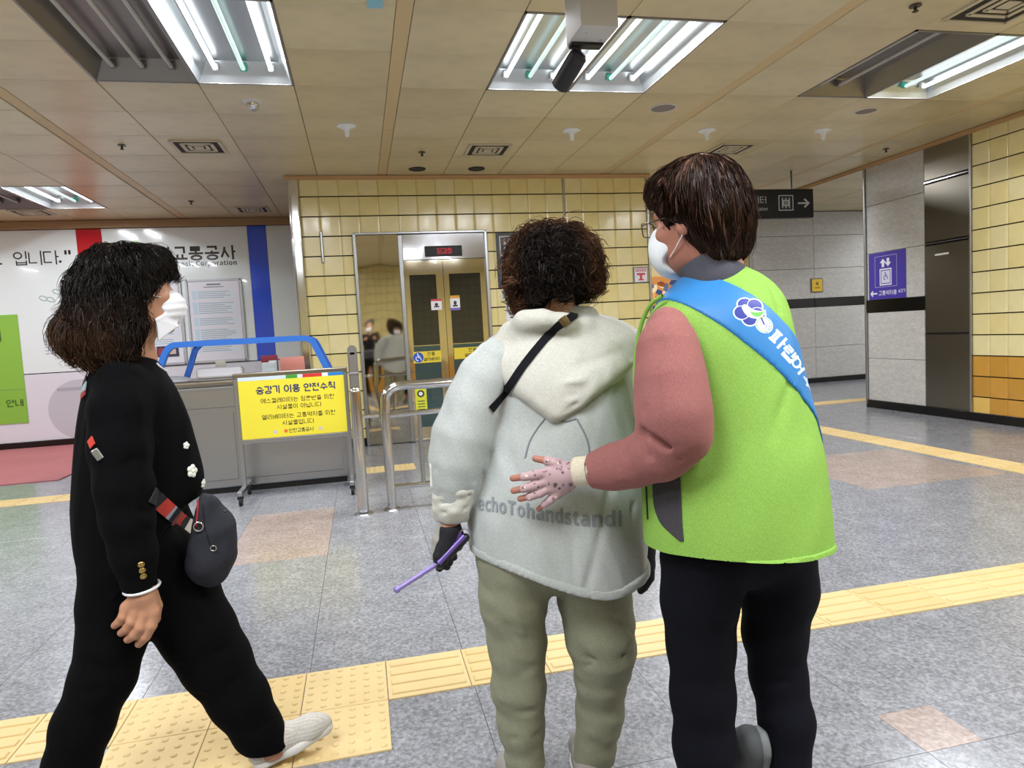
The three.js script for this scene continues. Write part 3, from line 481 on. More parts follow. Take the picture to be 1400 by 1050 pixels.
// ---------- lift in the tiled wall ----------
{
  const g = thing('elevator', 'polished steel lift front with two dark-windowed doors in the yellow tiles', 'elevator', [0, 0, ZB]);
  const zf = 0.012, MIRROR_YAW = 0.015;
  part('jamb', [rbox(0.035, 2.535, 0.05, 0.006, 0.018, 1.268, zf), rbox(0.035, 2.535, 0.05, 0.006, 1.59, 1.268, zf), rbox(1.6, 0.025, 0.05, 0.006, 0.805, 2.525, zf), rbox(0.055, 2.5, 0.04, 0.012, 0.548, 1.255, zf + 0.004)], M.steel, g);
  // the mirror panels are very slightly buckled, as thin sheet is
  const sheet = (w, h, amp, sd) => { const pg = new THREE.PlaneGeometry(w, h, 24, 60), p = pg.attributes.position; for (let i = 0; i < p.count; i++) p.setZ(i, amp * (noise3(p.getX(i) * 2.6 + sd, p.getY(i) * 2.1, sd) + 0.25 * noise3(p.getX(i) * 6 + sd, p.getY(i) * 5, sd))); pg.computeVertexNormals(); return pg; };
  const mp = sheet(0.49, 2.5, 0.0012, 3); { const p = mp.attributes.position; for (let i = 0; i < p.count; i++) p.setZ(i, p.getZ(i) - 0.0045 * Math.cos((p.getY(i) + 0.16) * 2.513) + MIRROR_YAW * p.getX(i)); mp.computeVertexNormals(); }
  part('mirror_panel', [mp.translate(0.28, 1.26, 0.004), box(0.49, 2.5, 0.02, 0.28, 1.26, -0.02)], M.mirror, g, 'mirror-polished steel side panel');
  const hd = part('header', [sheet(1.0, 0.3, 0.0014, 9).translate(1.075, 2.355, 0.012), box(1.0, 0.3, 0.03, 1.075, 2.355, -0.01)], std({ color: 0xb3b2b5, metalness: 1, roughness: 0.12 }), g, 'polished steel header');
  const dispT = canvasTex(256, 72, (c, w, h) => { c.strokeStyle = c.fillStyle = '#f01830'; hangul(c, '점검중', 78, 14, 42, 0.09, 0.85); }, '#050505');
  part('display_screen', plate(0.45, 0.125, 0.02, 0.003).translate(1.065, 2.298, 0.035), std({ color: 0x000000, emissiveMap: dispT, emissive: 0xffffff, emissiveIntensity: 0.8, roughness: 0.5 }), hd);
  const doorM = std({ color: 0xd8cfba, metalness: 1, roughness: 0.07 });
  const winM = phy({ color: 0x15181a, roughness: 0.06, clearcoat: 1, clearcoatRoughness: 0.02 }), tealM = phy({ color: 0x2f4a4c, roughness: 0.1, clearcoat: 0.8 });
  const door = (x0, x1, wx0, wx1, sd) => {
    const d = part('door', [sheet(x1 - x0, 2.18, 0.0012, sd).translate((x0 + x1) / 2, 1.11, -0.012), box(x1 - x0, 2.18, 0.03, (x0 + x1) / 2, 1.11, -0.035)], doorM, g);
    part('dark_window', plate(wx1 - wx0, 0.85, 0.012, 0.003).translate((wx0 + wx1) / 2, 1.6, 0.0), winM, d); part('teal_window', plate(wx1 - wx0, 0.99, 0.012, 0.003).translate((wx0 + wx1) / 2, 0.67, 0.0), tealM, d);
    return d;
  };
  const d1 = door(0.578, 1.045, 0.635, 0.955, 4), d2 = door(1.05, 1.572, 1.115, 1.5, 6);
  const stT = (wheel) => canvasTex(256, 104, (c, w, h) => { c.fillStyle = '#2a2618'; c.strokeStyle = '#2a2618'; hangul(c, '전용', 128, 8, 36, 0.12); hangul(c, '엘리베이터', 92, 56, 32, 0.11, 0.95); if (wheel) { c.fillStyle = '#1c55c4'; c.beginPath(); c.arc(46, 52, 46, 0, 7); c.fill(); wheelchairIcon(c, 8, 10, 78, '#fff'); } }, '#e8cf3a');
  printed('notice_sticker', 0.34, 0.14, 0.003, stT(true), { roughness: 0.4 }, d1).position.set(0.79, 1.03, 0.004); printed('notice_sticker', 0.36, 0.14, 0.003, stT(false), {}, d2).position.set(1.3, 1.05, 0.004);
  const warn = (a, b) => canvasTex(64, 72, (c) => { c.fillStyle = a; c.fillRect(0, 0, 64, 14); c.fillStyle = '#222'; c.beginPath(); c.arc(32, 36, 10, 0, 7); c.fill(); c.fillRect(16, 46, 32, 8); c.fillStyle = b; c.fillRect(0, 60, 64, 12); }, '#f2eef0');
  printed('warning_sticker', 0.13, 0.135, 0.003, warn('#d23a52', '#e8e2e4'), {}, d1).position.set(0.94, 1.66, 0.006); printed('warning_sticker', 0.12, 0.18, 0.003, warn('#e0a030', '#7c68b8'), {}, d2).position.set(1.17, 1.67, 0.006);
  printed('yellow_tag', 0.14, 0.32, 0.003, canvasTex(64, 150, (c) => { c.fillStyle = '#222'; c.beginPath(); c.arc(32, 34, 20, 0, 7); c.fill(); c.fillStyle = '#eee'; c.beginPath(); c.arc(32, 34, 12, 0, 7); c.fill(); c.fillStyle = '#333'; for (let i = 0; i < 4; i++) c.fillRect(12, 74 + 16 * i, 40, 5); }, '#dfe23a'), {}, d1).position.set(0.68, 0.5, 0.006);
  part('sill', box(1.0, 0.02, 0.06, 1.075, 0.012, 0.02), M.steel, g);
}
{
  const sg = thing('elevator_sign', 'dark grey lift pictogram sign beside the lift, behind the curly hair', 'sign', [1.885, 2.16, ZB + 0.012]);
  printed('board', 0.33, 0.345, 0.012, canvasTex(256, 268, (c, w, h) => { c.lineWidth = 5; liftIcon(c, 38, 38, 180, '#c9ccd2'); }, '#45484f'), {}, sg).position.set(0, 0.17, 0);
  printed('lower_board', 0.33, 0.325, 0.012, canvasTex(256, 250, (c) => { c.strokeStyle = '#b98d5a'; hangul(c, '엘리베이터', 20, 26, 40, 0.1, 0.95); c.fillStyle = '#b98d5a'; c.fillRect(24, 96, 130, 10); c.fillStyle = '#7f86a8'; c.fillRect(24, 150, 150, 10); c.fillRect(24, 190, 120, 10); }, '#3f424a'), {}, sg).position.set(0, -0.17, 0);
  const n1 = thing('wall_notice', 'white notice sheet with green top edge left of the jacket hood', 'notice', [1.95, 1.5, ZB + 0.006]); printed('sheet', 0.3, 0.4, 0.004, canvasTex(128, 170, (c) => { c.fillStyle = '#7fb85a'; c.fillRect(0, 0, 128, 16); c.fillStyle = '#222'; arrow(c, 90, 70, 30, 70, 8, 22); c.fillRect(20, 100, 90, 6); c.fillRect(20, 120, 70, 6); }, '#eef0f4'), {}, n1);
  const n2 = thing('wall_notice', 'small pale text notice below the lift sign', 'notice', [1.86, 1.74, ZB + 0.006]); printed('sheet', 0.24, 0.13, 0.004, canvasTex(128, 70, (c) => { c.fillStyle = '#8a8a90'; for (let i = 0; i < 4; i++) c.fillRect(10, 10 + 14 * i, 100, 4); }, '#e9e2d2'), {}, n2);
  const f = thing('fire_sign', 'small red and white sign framed in grey on the yellow tiles', 'sign', [3.61, 1.92, ZB + 0.01]); part('frame', rbox(0.2, 0.205, 0.012, 0.004, 0, 0, -0.002), std({ color: 0x6b6e72, roughness: 0.4 }), f);
  printed('face', 0.175, 0.18, 0.006, canvasTex(128, 132, (c) => { c.fillStyle = '#c9405a'; c.fillRect(10, 8, 108, 26); c.fillStyle = '#f2eef0'; for (let i = 0; i < 6; i++) c.fillRect(16 + 17 * i, 14, 9, 14); c.fillStyle = '#d04a5e'; c.fillRect(22, 48, 84, 20); c.fillRect(52, 48, 24, 70); c.fillRect(38, 106, 52, 12); }, '#eee8ec'), {}, f).position.set(0, 0, 0.007);
}
// ---------- signs on the right ----------
{
  const s = thing('hanging_sign', 'dark hanging direction sign with lift pictogram and right arrow', 'sign', [0, 0, 0]);
  const z = -8.15, a = P(985, 262, z), b = P(1112, 258, z), c = P(1111, 297, z), w = b.x - a.x, h = b.y - c.y;
  part('board', rbox(w, h, 0.09, 0.008, (a.x + b.x) / 2, b.y - h / 2, z - 0.047), std({ color: 0x15161b, roughness: 0.6 }), s);
  const t = canvasTex(1024, Math.round(1024 * h / w), (x, W2, H2) => { const r = '#b9bcc2'; x.strokeStyle = x.fillStyle = '#a9acb2'; hangul(x, '엘리베이터', W2 * 0.08, H2 * 0.2, H2 * 0.3, 0.11, 1); x.font = `bold ${H2 * 0.18}px sans-serif`; x.textAlign = 'left'; x.textBaseline = 'alphabetic'; x.fillText('Elevator', W2 * 0.3, H2 * 0.76); liftIcon(x, W2 * 0.62, H2 * 0.2, H2 * 0.56, r); x.strokeStyle = r; arrow(x, W2 * 0.83, H2 * 0.5, W2 * 0.95, H2 * 0.5, H2 * 0.07, H2 * 0.24); }, '#17181d');
  part('face', plate(w * 0.985, h * 0.9, 0.004, 0.001).translate((a.x + b.x) / 2, b.y - h / 2, z + 0.002), std({ map: t, roughness: 0.6 }), s);
  parts('hanger', [rod(V(P(1085, 258, z).x, b.y - 0.02, z - 0.047), V(P(1085, 258, z).x, CEIL, z - 0.047), 0.012), rod(V(a.x + 0.1, b.y - 0.02, z - 0.047), V(a.x + 0.1, CEIL, z - 0.047), 0.012)], std({ color: 0x6a6a66, metalness: 0.8, roughness: 0.4 }), s);
  const pz = -7.57, p = thing('lift_sign', 'purple lift sign with white arrows on the granite pier', 'sign', [XR - 0.006, 1.735, -7.575], -Math.PI / 2);
  printed('board', 0.63, 0.6, 0.012, canvasTex(512, 488, (c, w, h) => {
    c.strokeStyle = '#cfcbe4'; c.lineWidth = 4; c.strokeRect(92, 40, 300, 320); c.fillStyle = '#f0eef8'; c.strokeStyle = '#f0eef8';
    for (const [x, up] of [[205, -1], [275, 1]]) { const y = 110; c.beginPath(); c.moveTo(x, y + up * 44); c.lineTo(x - 44, y); c.lineTo(x - 18, y); c.lineTo(x - 18, y - up * 44); c.lineTo(x + 18, y - up * 44); c.lineTo(x + 18, y); c.lineTo(x + 44, y); c.fill(); }
    c.lineWidth = 14; c.strokeRect(164, 178, 152, 160); c.lineWidth = 6; c.fillStyle = '#dfdcf0'; c.fillRect(180, 194, 120, 128); wheelchairIcon(c, 196, 204, 92, '#4a3d9a'); c.strokeStyle = '#f0eef8'; arrow(c, 120, 425, 30, 425, 16, 40); hangul(c, '교통약자용', 138, 398, 52, 0.11, 0.98); hangul(c, '승강기', 408, 398, 36, 0.11, 0.9);
  }, '#4d3fa6'), { roughness: 0.3 }, p);
  const yb = thing('yellow_notice', 'small yellow framed notice on the far granite wall', 'notice', [8.42, 1.83, ZC + 0.014]); part('frame', rbox(0.25, 0.26, 0.016, 0.004, 0, 0, -0.004), std({ color: 0x55555e, roughness: 0.4 }), yb); printed('face', 0.22, 0.23, 0.006, canvasTex(64, 66, (c) => { c.fillStyle = '#7a6a20'; c.beginPath(); c.arc(32, 24, 9, 0, 7); c.fill(); c.fillRect(16, 44, 32, 5); }, '#f2c522'), {}, yb).position.z = 0.007;
}
// ---------- on the sign wall ----------
{
  const doc = (seed2) => canvasTex(384, 600, (c, w, h) => {
    c.fillStyle = '#777c88'; c.fillRect(w * 0.36, 20, w * 0.28, 12); c.fillRect(w * 0.3, 42, w * 0.4, 6); let y = 70;
    for (let b = 0; b < 5; b++) { const n = 3 + ((b * 2 + seed2) % 4); c.fillStyle = '#cfe3f2'; c.fillRect(24, y, 34, n * 15 + 6); c.fillStyle = '#e4eef6'; c.fillRect(58, y, w - 86, n * 15 + 6); c.fillStyle = '#a9b0bc'; for (let i = 0; i < n; i++) c.fillRect(66, y + 8 + 15 * i, (w - 110) * (0.7 + 0.3 * tileNoise(i * 3.3 + b * 7, seed2, 50, 3)), 5); y += n * 15 + 26; }
  }, '#eceaf2');
  for (const [x, w, label, sd] of [[-2.07, 0.76, 'framed timetable notice right of the black-haired woman', 1], [-2.9, 0.72, 'framed notice mostly behind the white face mask', 4]]) {
    const g = thing('framed_notice', label, 'notice', [x, 1.69, ZS + 0.012]); part('frame', [box(w, 0.03, 0.02, 0, 0.605, 0), box(w, 0.03, 0.02, 0, -0.605, 0), box(0.03, 1.24, 0.02, w / 2, 0, 0), box(0.03, 1.24, 0.02, -w / 2, 0, 0)], std({ color: 0xc3c6cc, roughness: 0.3, metalness: 0.3 }), g);
    printed('sheet', w - 0.05, 1.18, 0.006, doc(sd), { roughness: 0.15 }, g); if (sd === 4) printed('photo', 0.3, 0.16, 0.004, canvasTex(64, 34, (c) => { c.fillStyle = '#a23a44'; c.fillRect(4, 6, 20, 22); c.fillStyle = '#d8c0b0'; c.fillRect(30, 10, 26, 16); }, '#3a3f58'), {}, g).position.set(0.12, -0.42, 0.006);
  }
  const gp = thing('green_poster', 'lime green poster at the left edge on the white wall', 'poster', [-5.35, 1.135, ZS + 0.01]);
  printed('upper_sheet', 1.3, 1.06, 0.01, canvasTex(256, 210, (c) => { c.strokeStyle = '#3d5a1e'; hangul(c, '고객의 소리', 30, 40, 34, 0.09); }, '#8fc24a'), { roughness: 0.35 }, gp).position.set(0, 0.245, 0); printed('lower_sheet', 1.3, 0.48, 0.01, canvasTex(256, 96, (c) => { c.strokeStyle = '#33501a'; hangul(c, '안내', 205, 26, 22, 0.12); c.fillStyle = '#4f7a2a'; c.fillRect(120, 40, 60, 4); }, '#8cc048'), { roughness: 0.35 }, gp).position.set(0, -0.53, 0.001);
}
// ---------- ticket gate cabinet, its blue guard frame and things on it ----------
{
  const g = thing('gate_cabinet', 'long stainless steel gate cabinet behind the yellow notice stand', 'cabinet', [-1.1, 0, -6.67]);
  part('body', rbox(1.86, 0.9, 0.66, 0.015, 0, 0.5, 0), M.steel, g); part('plinth', box(1.8, 0.06, 0.6, 0, 0.03, 0), M.black, g); part('top_deck', rbox(1.9, 0.06, 0.7, 0.025, 0, 0.975, 0, 3), M.steelDark, g);
  for (const x of [-0.95, -0.05]) part('panel', plate(0.86, 0.6, 0.012, 0.006).translate(x + 0.5, 0.42, 0.338), M.steel, g); part('upper_panel', plate(1.8, 0.16, 0.012, 0.006).translate(0, 0.84, 0.338), M.steel, g);
  part('reader', new THREE.SphereGeometry(0.12, 24, 12, 0, 6.3, 0, 1.57).scale(1.5, 0.45, 1).translate(-0.56, 1.0, 0.1), std({ color: 0x8b8c90, roughness: 0.4 }), g);
  const f = thing('blue_guard_frame', 'blue guard frame of bent bars on the gate cabinet', 'guard rail', [0, 0, 0]);
  const zf = -6.5, zb = -6.85, y0 = 1.004, y1 = 1.325;
  const bar = (pts, w = 0.055, d = 0.03) => { const c = new THREE.CatmullRomCurve3(pts.map((p) => V(...p)), false, 'catmullrom', 0.1); return new THREE.ExtrudeGeometry(new THREE.Shape([[-d / 2, -w / 2], [d / 2, -w / 2], [d / 2, w / 2], [-d / 2, w / 2]].map((p) => new THREE.Vector2(...p))), { steps: 60, extrudePath: c, bevelEnabled: false }); };
  part('front_bar', bar([[-1.76, y0, zf], [-1.72, 1.13, zf], [-1.66, 1.27, zf], [-1.6, y1, zf], [-1.3, y1 + 0.003, zf], [-0.75, y1 + 0.003, zf], [-0.48, y1, zf], [-0.42, 1.29, zf], [-0.36, 1.15, zf], [-0.3, y0, zf]], 0.05, 0.06), M.blue, f);
  part('back_bar', bar([[-1.6, y0, zb], [-1.55, 1.13, zb], [-1.5, 1.27, zb], [-1.44, y1, zb], [-1.2, y1, zb], [-0.75, y1, zb], [-0.47, y1, zb], [-0.41, 1.29, zb], [-0.35, 1.15, zb], [-0.29, y0, zb]], 0.045, 0.05), std({ color: 0x2a5cb4, roughness: 0.4 }), f);
  parts('cross_bar', [rbox(0.05, 0.04, 0.36, 0.01, -0.5, y1, (zf + zb) / 2), rbox(0.05, 0.04, 0.36, 0.01, -1.5, y1, (zf + zb) / 2)], std({ color: 0x2a5cb4, roughness: 0.4 }), f);
  const k1 = thing('leaflet_holder', 'small dark red and white leaflet holder on the gate cabinet', 'leaflet holder', [-0.84, 1.005, -6.74]); part('stand', rbox(0.15, 0.03, 0.1, 0.006, 0, 0.015, 0), M.white, k1); part('back_board', rbox(0.15, 0.16, 0.015, 0.004, 0, 0.1, -0.02), std({ color: 0x7a2230, roughness: 0.5 }), k1); parts('leaflet', [rbox(0.12, 0.09, 0.01, 0.003, -0.01, 0.07, 0.01), rbox(0.07, 0.11, 0.01, 0.003, 0.03, 0.075, 0.0)], std({ color: 0xd9e4ea, roughness: 0.5 }), k1);
  const k2 = thing('pink_card', 'salmon pink card propped on the gate cabinet', 'card', [-0.635, 1.005, -6.74]); part('card', rbox(0.22, 0.15, 0.012, 0.003, 0, 0.078, 0).rotateX(-0.1), std({ color: 0xd98a7c, roughness: 0.6 }), k2); part('foot', rbox(0.12, 0.012, 0.08, 0.003, 0, 0.006, -0.02), M.white, k2);
  const k3 = thing('white_switch_box', 'small white box with beige face on the cabinet', 'switch box', [-1.29, 1.005, -6.72]); part('body', rbox(0.4, 0.1, 0.16, 0.03, 0.02, 0.05, 0), std({ color: 0xd3d2d8, roughness: 0.5 }), k3); part('face', rbox(0.09, 0.1, 0.03, 0.008, 0.03, 0.11, 0.02), M.offWhite, k3);
}
// ---------- wheeled notice stand ----------
{
  const g = thing('notice_stand', 'wheeled steel stand with a yellow lift safety notice', 'sign stand', [-0.585, 0, -6.0]);
  const w = 0.88; for (const s of [-1, 1]) {
    const leg = part('leg', [rbox(0.04, 0.98, 0.04, 0.008, s * w / 2, 0.56, 0), rbox(0.04, 0.04, 0.5, 0.008, s * w / 2, 0.1, 0)], M.steel, g);
    for (const z of [-0.22, 0.22]) part('caster', [cyl(0.034, 0.034, 0.024, 0, 0, 0, 22).rotateZ(Math.PI / 2).translate(s * w / 2, 0.035, z), rbox(0.045, 0.035, 0.05, 0.008, s * w / 2, 0.07, z)], M.rubber, leg);
  }
  part('top_rail', rbox(w + 0.04, 0.05, 0.045, 0.01, 0, 1.035, 0), M.steelDark, g); part('lower_rail', rbox(w, 0.045, 0.04, 0.01, 0, 0.487, 0), M.steel, g);
  part('back_plate', box(w - 0.02, 0.54, 0.01, 0, 0.765, -0.01), M.steel, g);
  const t = canvasTex(1024, 620, (c, ww, h) => {
    c.fillStyle = '#cfe0ee'; c.fillRect(0, 0, 460, 34); c.fillStyle = '#3f9a3a'; c.fillRect(460, 0, 110, 34); c.fillStyle = '#d5dfe8'; c.fillRect(570, 0, 50, 34); c.fillStyle = '#d2362f'; c.fillRect(620, 0, 190, 34); c.fillStyle = '#e8e8ee'; c.fillRect(810, 0, 60, 34); c.fillStyle = '#2f7fc4'; c.fillRect(870, 0, 154, 34);
    c.strokeStyle = c.fillStyle = '#2b2f63'; hangul(c, '승강기 이용 안전수칙', 160, 92, 84, 0.15, 0.94);
    c.strokeStyle = c.fillStyle = '#5a4a22'; hangul(c, '에스컬레이터는 짐운반을 위한', 200, 218, 52, 0.12, 1.0); hangul(c, '시설물이 아닙니다', 350, 288, 52, 0.12, 1.0); hangul(c, '엘리베이터는 교통약자를 위한', 200, 382, 52, 0.12, 1.0); hangul(c, '시설물입니다', 390, 452, 52, 0.12, 1.0);
    c.fillStyle = '#c9c4d0'; c.fillRect(300, 548, 34, 30); c.fillRect(740, 548, 34, 30); c.fillStyle = '#e07030'; c.beginPath(); c.arc(420, 562, 18, 0, 7); c.fill(); c.strokeStyle = '#3a3a30'; hangul(c, '인천교통공사', 446, 540, 44, 0.12, 0.92);
  }, '#efdf3d');
  printed('notice_board', w - 0.03, 0.515, 0.012, t, { roughness: 0.4 }, g).position.set(0.005, 0.765, 0.03);
}
// ---------- steel rails by the lift ----------
{
  const r1 = thing('barrier_post', 'round stainless steel post with a short side rail, left of the lift barrier', 'post', [-0.06, 0, -5.09]);
  part('post', new THREE.CapsuleGeometry(0.042, 0.86, 8, 20).translate(0, 0.475, 0), M.chrome, r1); part('flange', cyl(0.065, 0.07, 0.012, 0, 0.006, 0, 24), M.steel, r1); part('side_rail', rod(V(0.03, 0.72, 0), V(0.155, 0.72, -0.03), 0.014), M.chrome, r1);
  const r2 = thing('lift_barrier', 'tubular stainless steel barrier rail in front of the lift', 'barrier', [0.15, 0, -5.13]);
  part('frame', tube([[0, 0, 0], [0, 0.4, 0], [0, 0.78, 0], [0.015, 0.87, 0], [0.08, 0.92, 0], [0.3, 0.925, 0], [0.8, 0.925, 0], [1.1, 0.925, 0], [1.18, 0.9, 0], [1.22, 0.83, 0], [1.225, 0.4, 0], [1.225, 0, 0]], 0.035, 120, 16), M.chrome, r2);
  part('mid_rail', rod(V(0, 0.71, 0), V(1.22, 0.735, 0), 0.02), M.chrome, r2); part('low_rail', rod(V(0, 0.17, 0), V(1.22, 0.17, 0), 0.02), M.chrome, r2);
  for (const x of [0.245, 0.6, 0.95]) part('baluster', rod(V(x, 0.17, 0), V(x, 0.72, 0), 0.016), M.steel, r2);
  for (const x of [0, 1.225]) part('flange', cyl(0.06, 0.065, 0.012, x, 0.006, 0, 24), M.steel, r2);
  const pl = thing('sensor_post', 'flat grey steel sensor post with rounded top behind the barrier post', 'post', [-0.07, 0, -5.95]);
  part('blade', [rbox(0.08, 1.2, 0.05, 0.02, 0, 0.6, 0), cyl(0.04, 0.04, 0.05, 0, 0, 0).rotateX(Math.PI / 2).translate(0, 1.2, 0)], std({ color: 0x8a8680, metalness: 0.6, roughness: 0.4 }), pl); part('foot', box(0.09, 0.012, 0.1, 0, 0.006, 0), M.steel, pl); part('clip', rbox(0.088, 0.02, 0.06, 0.005, 0, 1.0, 0), M.steel, pl);
  const b3 = thing('handrail', 'stainless handrail hoop close to the lift doors', 'handrail', [1.34, 0, -8.05]);
  part('hoop', tube([[0, 0, 0], [0, 0.6, 0], [0, 1.0, 0], [0.03, 1.09, 0], [0.1, 1.11, 0.0], [0.3, 1.11, 0], [0.4, 1.09, 0], [0.43, 1.0, 0], [0.43, 0.5, 0], [0.43, 0, 0]], 0.025, 70, 14), M.chrome, b3);
  part('cross_bar', rod(V(0, 0.75, 0), V(0.43, 0.75, 0), 0.016), M.chrome, b3);
}
// ================= PEOPLE: signed-distance modelling, meshed by surface nets =================
const smin = (a, b, k) => { const h = Math.max(k - Math.abs(a - b), 0) / k; return Math.min(a, b) - h * h * k * 0.25; };
const smax = (a, b, k) => -smin(-a, -b, k);
function cap(a, b, ra, rb) {
  const dx = b.x - a.x, dy = b.y - a.y, dz = b.z - a.z, q = 1 / Math.max(dx * dx + dy * dy + dz * dz, 1e-9);
  return (x, y, z) => { const px = x - a.x, py = y - a.y, pz = z - a.z, t = clamp((px * dx + py * dy + pz * dz) * q, 0, 1); const ex = px - dx * t, ey = py - dy * t, ez = pz - dz * t; return Math.sqrt(ex * ex + ey * ey + ez * ez) - ra - (rb - ra) * t; };
}
function ell(c, r) {   // c, r plain arrays
  return (x, y, z) => { const px = x - c[0], py = y - c[1], pz = z - c[2], a = px / r[0], b = py / r[1], d = pz / r[2], k0 = Math.sqrt(a * a + b * b + d * d), k1 = Math.sqrt((a / r[0]) ** 2 + (b / r[1]) ** 2 + (d / r[2]) ** 2); return k1 < 1e-6 ? -Math.min(...r) : k0 * (k0 - 1) / k1; };
}
const union = (k, ...fs) => (x, y, z) => { let d = fs[0](x, y, z); for (let i = 1; i < fs.length; i++) d = smin(d, fs[i](x, y, z), k); return d; };
const sect = (k, ...fs) => (x, y, z) => { let d = fs[0](x, y, z); for (let i = 1; i < fs.length; i++) d = smax(d, fs[i](x, y, z), k); return d; };
const half = (p, n) => { const m = n.clone().normalize(), c = m.dot(p); return (x, y, z) => x * m.x + y * m.y + z * m.z - c; };   // inside where the normal points away
const chain = (nodes, k = 0.02) => { const fs = []; for (let i = 0; i + 1 < nodes.length; i++) fs.push(cap(nodes[i][0], nodes[i + 1][0], nodes[i][1], nodes[i + 1][1])); return union(k, ...fs); };
const inflate = (f, o) => (x, y, z) => f(x, y, z) - o;
const bumped = (f, disp) => (x, y, z) => { const d = f(x, y, z); return Math.abs(d) > 0.06 ? d : d + disp(x, y, z); };
function tri(a, b, c, r) {   // a triangle with a radius
  const ba = b.clone().sub(a), cb = c.clone().sub(b), ac = a.clone().sub(c), n = ba.clone().cross(ac), p = V(0, 0, 0);
  const e = (o, d) => { const w = p.clone().sub(o), t = clamp(w.dot(d) / d.lengthSq(), 0, 1); return w.addScaledVector(d, -t).lengthSq(); };
  return (x, y, z) => { p.set(x, y, z); const pa = p.clone().sub(a), pb = p.clone().sub(b), pc = p.clone().sub(c); const s = Math.sign(ba.clone().cross(n).dot(pa)) + Math.sign(cb.clone().cross(n).dot(pb)) + Math.sign(ac.clone().cross(n).dot(pc)); return Math.sqrt(s < 2 ? Math.min(e(a, ba), e(b, cb), e(c, ac)) : n.dot(pa) ** 2 / n.lengthSq()) - r; };
}
// a body of elliptic sections along an axis; rings = [leftPoint, rightPoint, halfDepth, depthShift]
function loft(bottom, top, rings, n = 2.3, turn = 0) {
  const Y = top.clone().sub(bottom).normalize(), vw = V(bottom.x - EYE.x, 0, bottom.z - EYE.z).normalize(), X0 = V(-vw.z, 0, vw.x); X0.addScaledVector(Y, -X0.dot(Y)).normalize(); const Z0 = X0.clone().cross(Y);
  const X = X0.clone().multiplyScalar(Math.cos(turn)).addScaledVector(Z0, Math.sin(turn)), Z = X.clone().cross(Y).normalize();
  const R = rings.map(([l, r, b, dz]) => { const L = l.clone().sub(bottom), Q = r.clone().sub(bottom); return { t: (L.dot(Y) + Q.dot(Y)) / 2, c: (L.dot(X0) + Q.dot(X0)) / 2, a: (Q.dot(X0) - L.dot(X0)) / 2, b, w: dz || 0 }; }).sort((p, q) => p.t - q.t);
  const at = (t, k) => {
    if (t <= R[0].t) return R[0][k]; if (t >= R[R.length - 1].t) return R[R.length - 1][k];
    let i = 0; while (t > R[i + 1].t) i++;
    const p0 = R[Math.max(i - 1, 0)], p1 = R[i], p2 = R[i + 1], p3 = R[Math.min(i + 2, R.length - 1)], h = p2.t - p1.t, u = (t - p1.t) / h;
    const m1 = (p2[k] - p0[k]) / Math.max(p2.t - p0.t, 1e-6) * h, m2 = (p3[k] - p1[k]) / Math.max(p3.t - p1.t, 1e-6) * h, u2 = u * u, u3 = u2 * u;
    return (2 * u3 - 3 * u2 + 1) * p1[k] + (u3 - 2 * u2 + u) * m1 + (-2 * u3 + 3 * u2) * p2[k] + (u3 - u2) * m2;
  };
  const t0 = R[0].t, t1 = R[R.length - 1].t;
  const f = (x, y, z) => {
    const px = x - bottom.x, py = y - bottom.y, pz = z - bottom.z, t = px * Y.x + py * Y.y + pz * Y.z, u = px * X.x + py * X.y + pz * X.z, w = px * Z.x + py * Z.y + pz * Z.z, tc = clamp(t, t0, t1);
    const a = at(tc, 'a'), b = at(tc, 'b'), q = Math.abs((u - at(tc, 'c')) / a), s = Math.abs((w - at(tc, 'w')) / b), k = Math.pow(Math.pow(q, n) + Math.pow(s, n), 1 / n), d = (k - 1) * Math.min(a, b);
    const e = t < t0 ? t0 - t : t > t1 ? t - t1 : -Math.min(t - t0, t1 - t);
    return e > 0 && d > 0 ? Math.hypot(e, d) : Math.max(d, e);
  };
  f.X = X; f.Y = Y; f.Z = Z; f.o = bottom; return f;
}
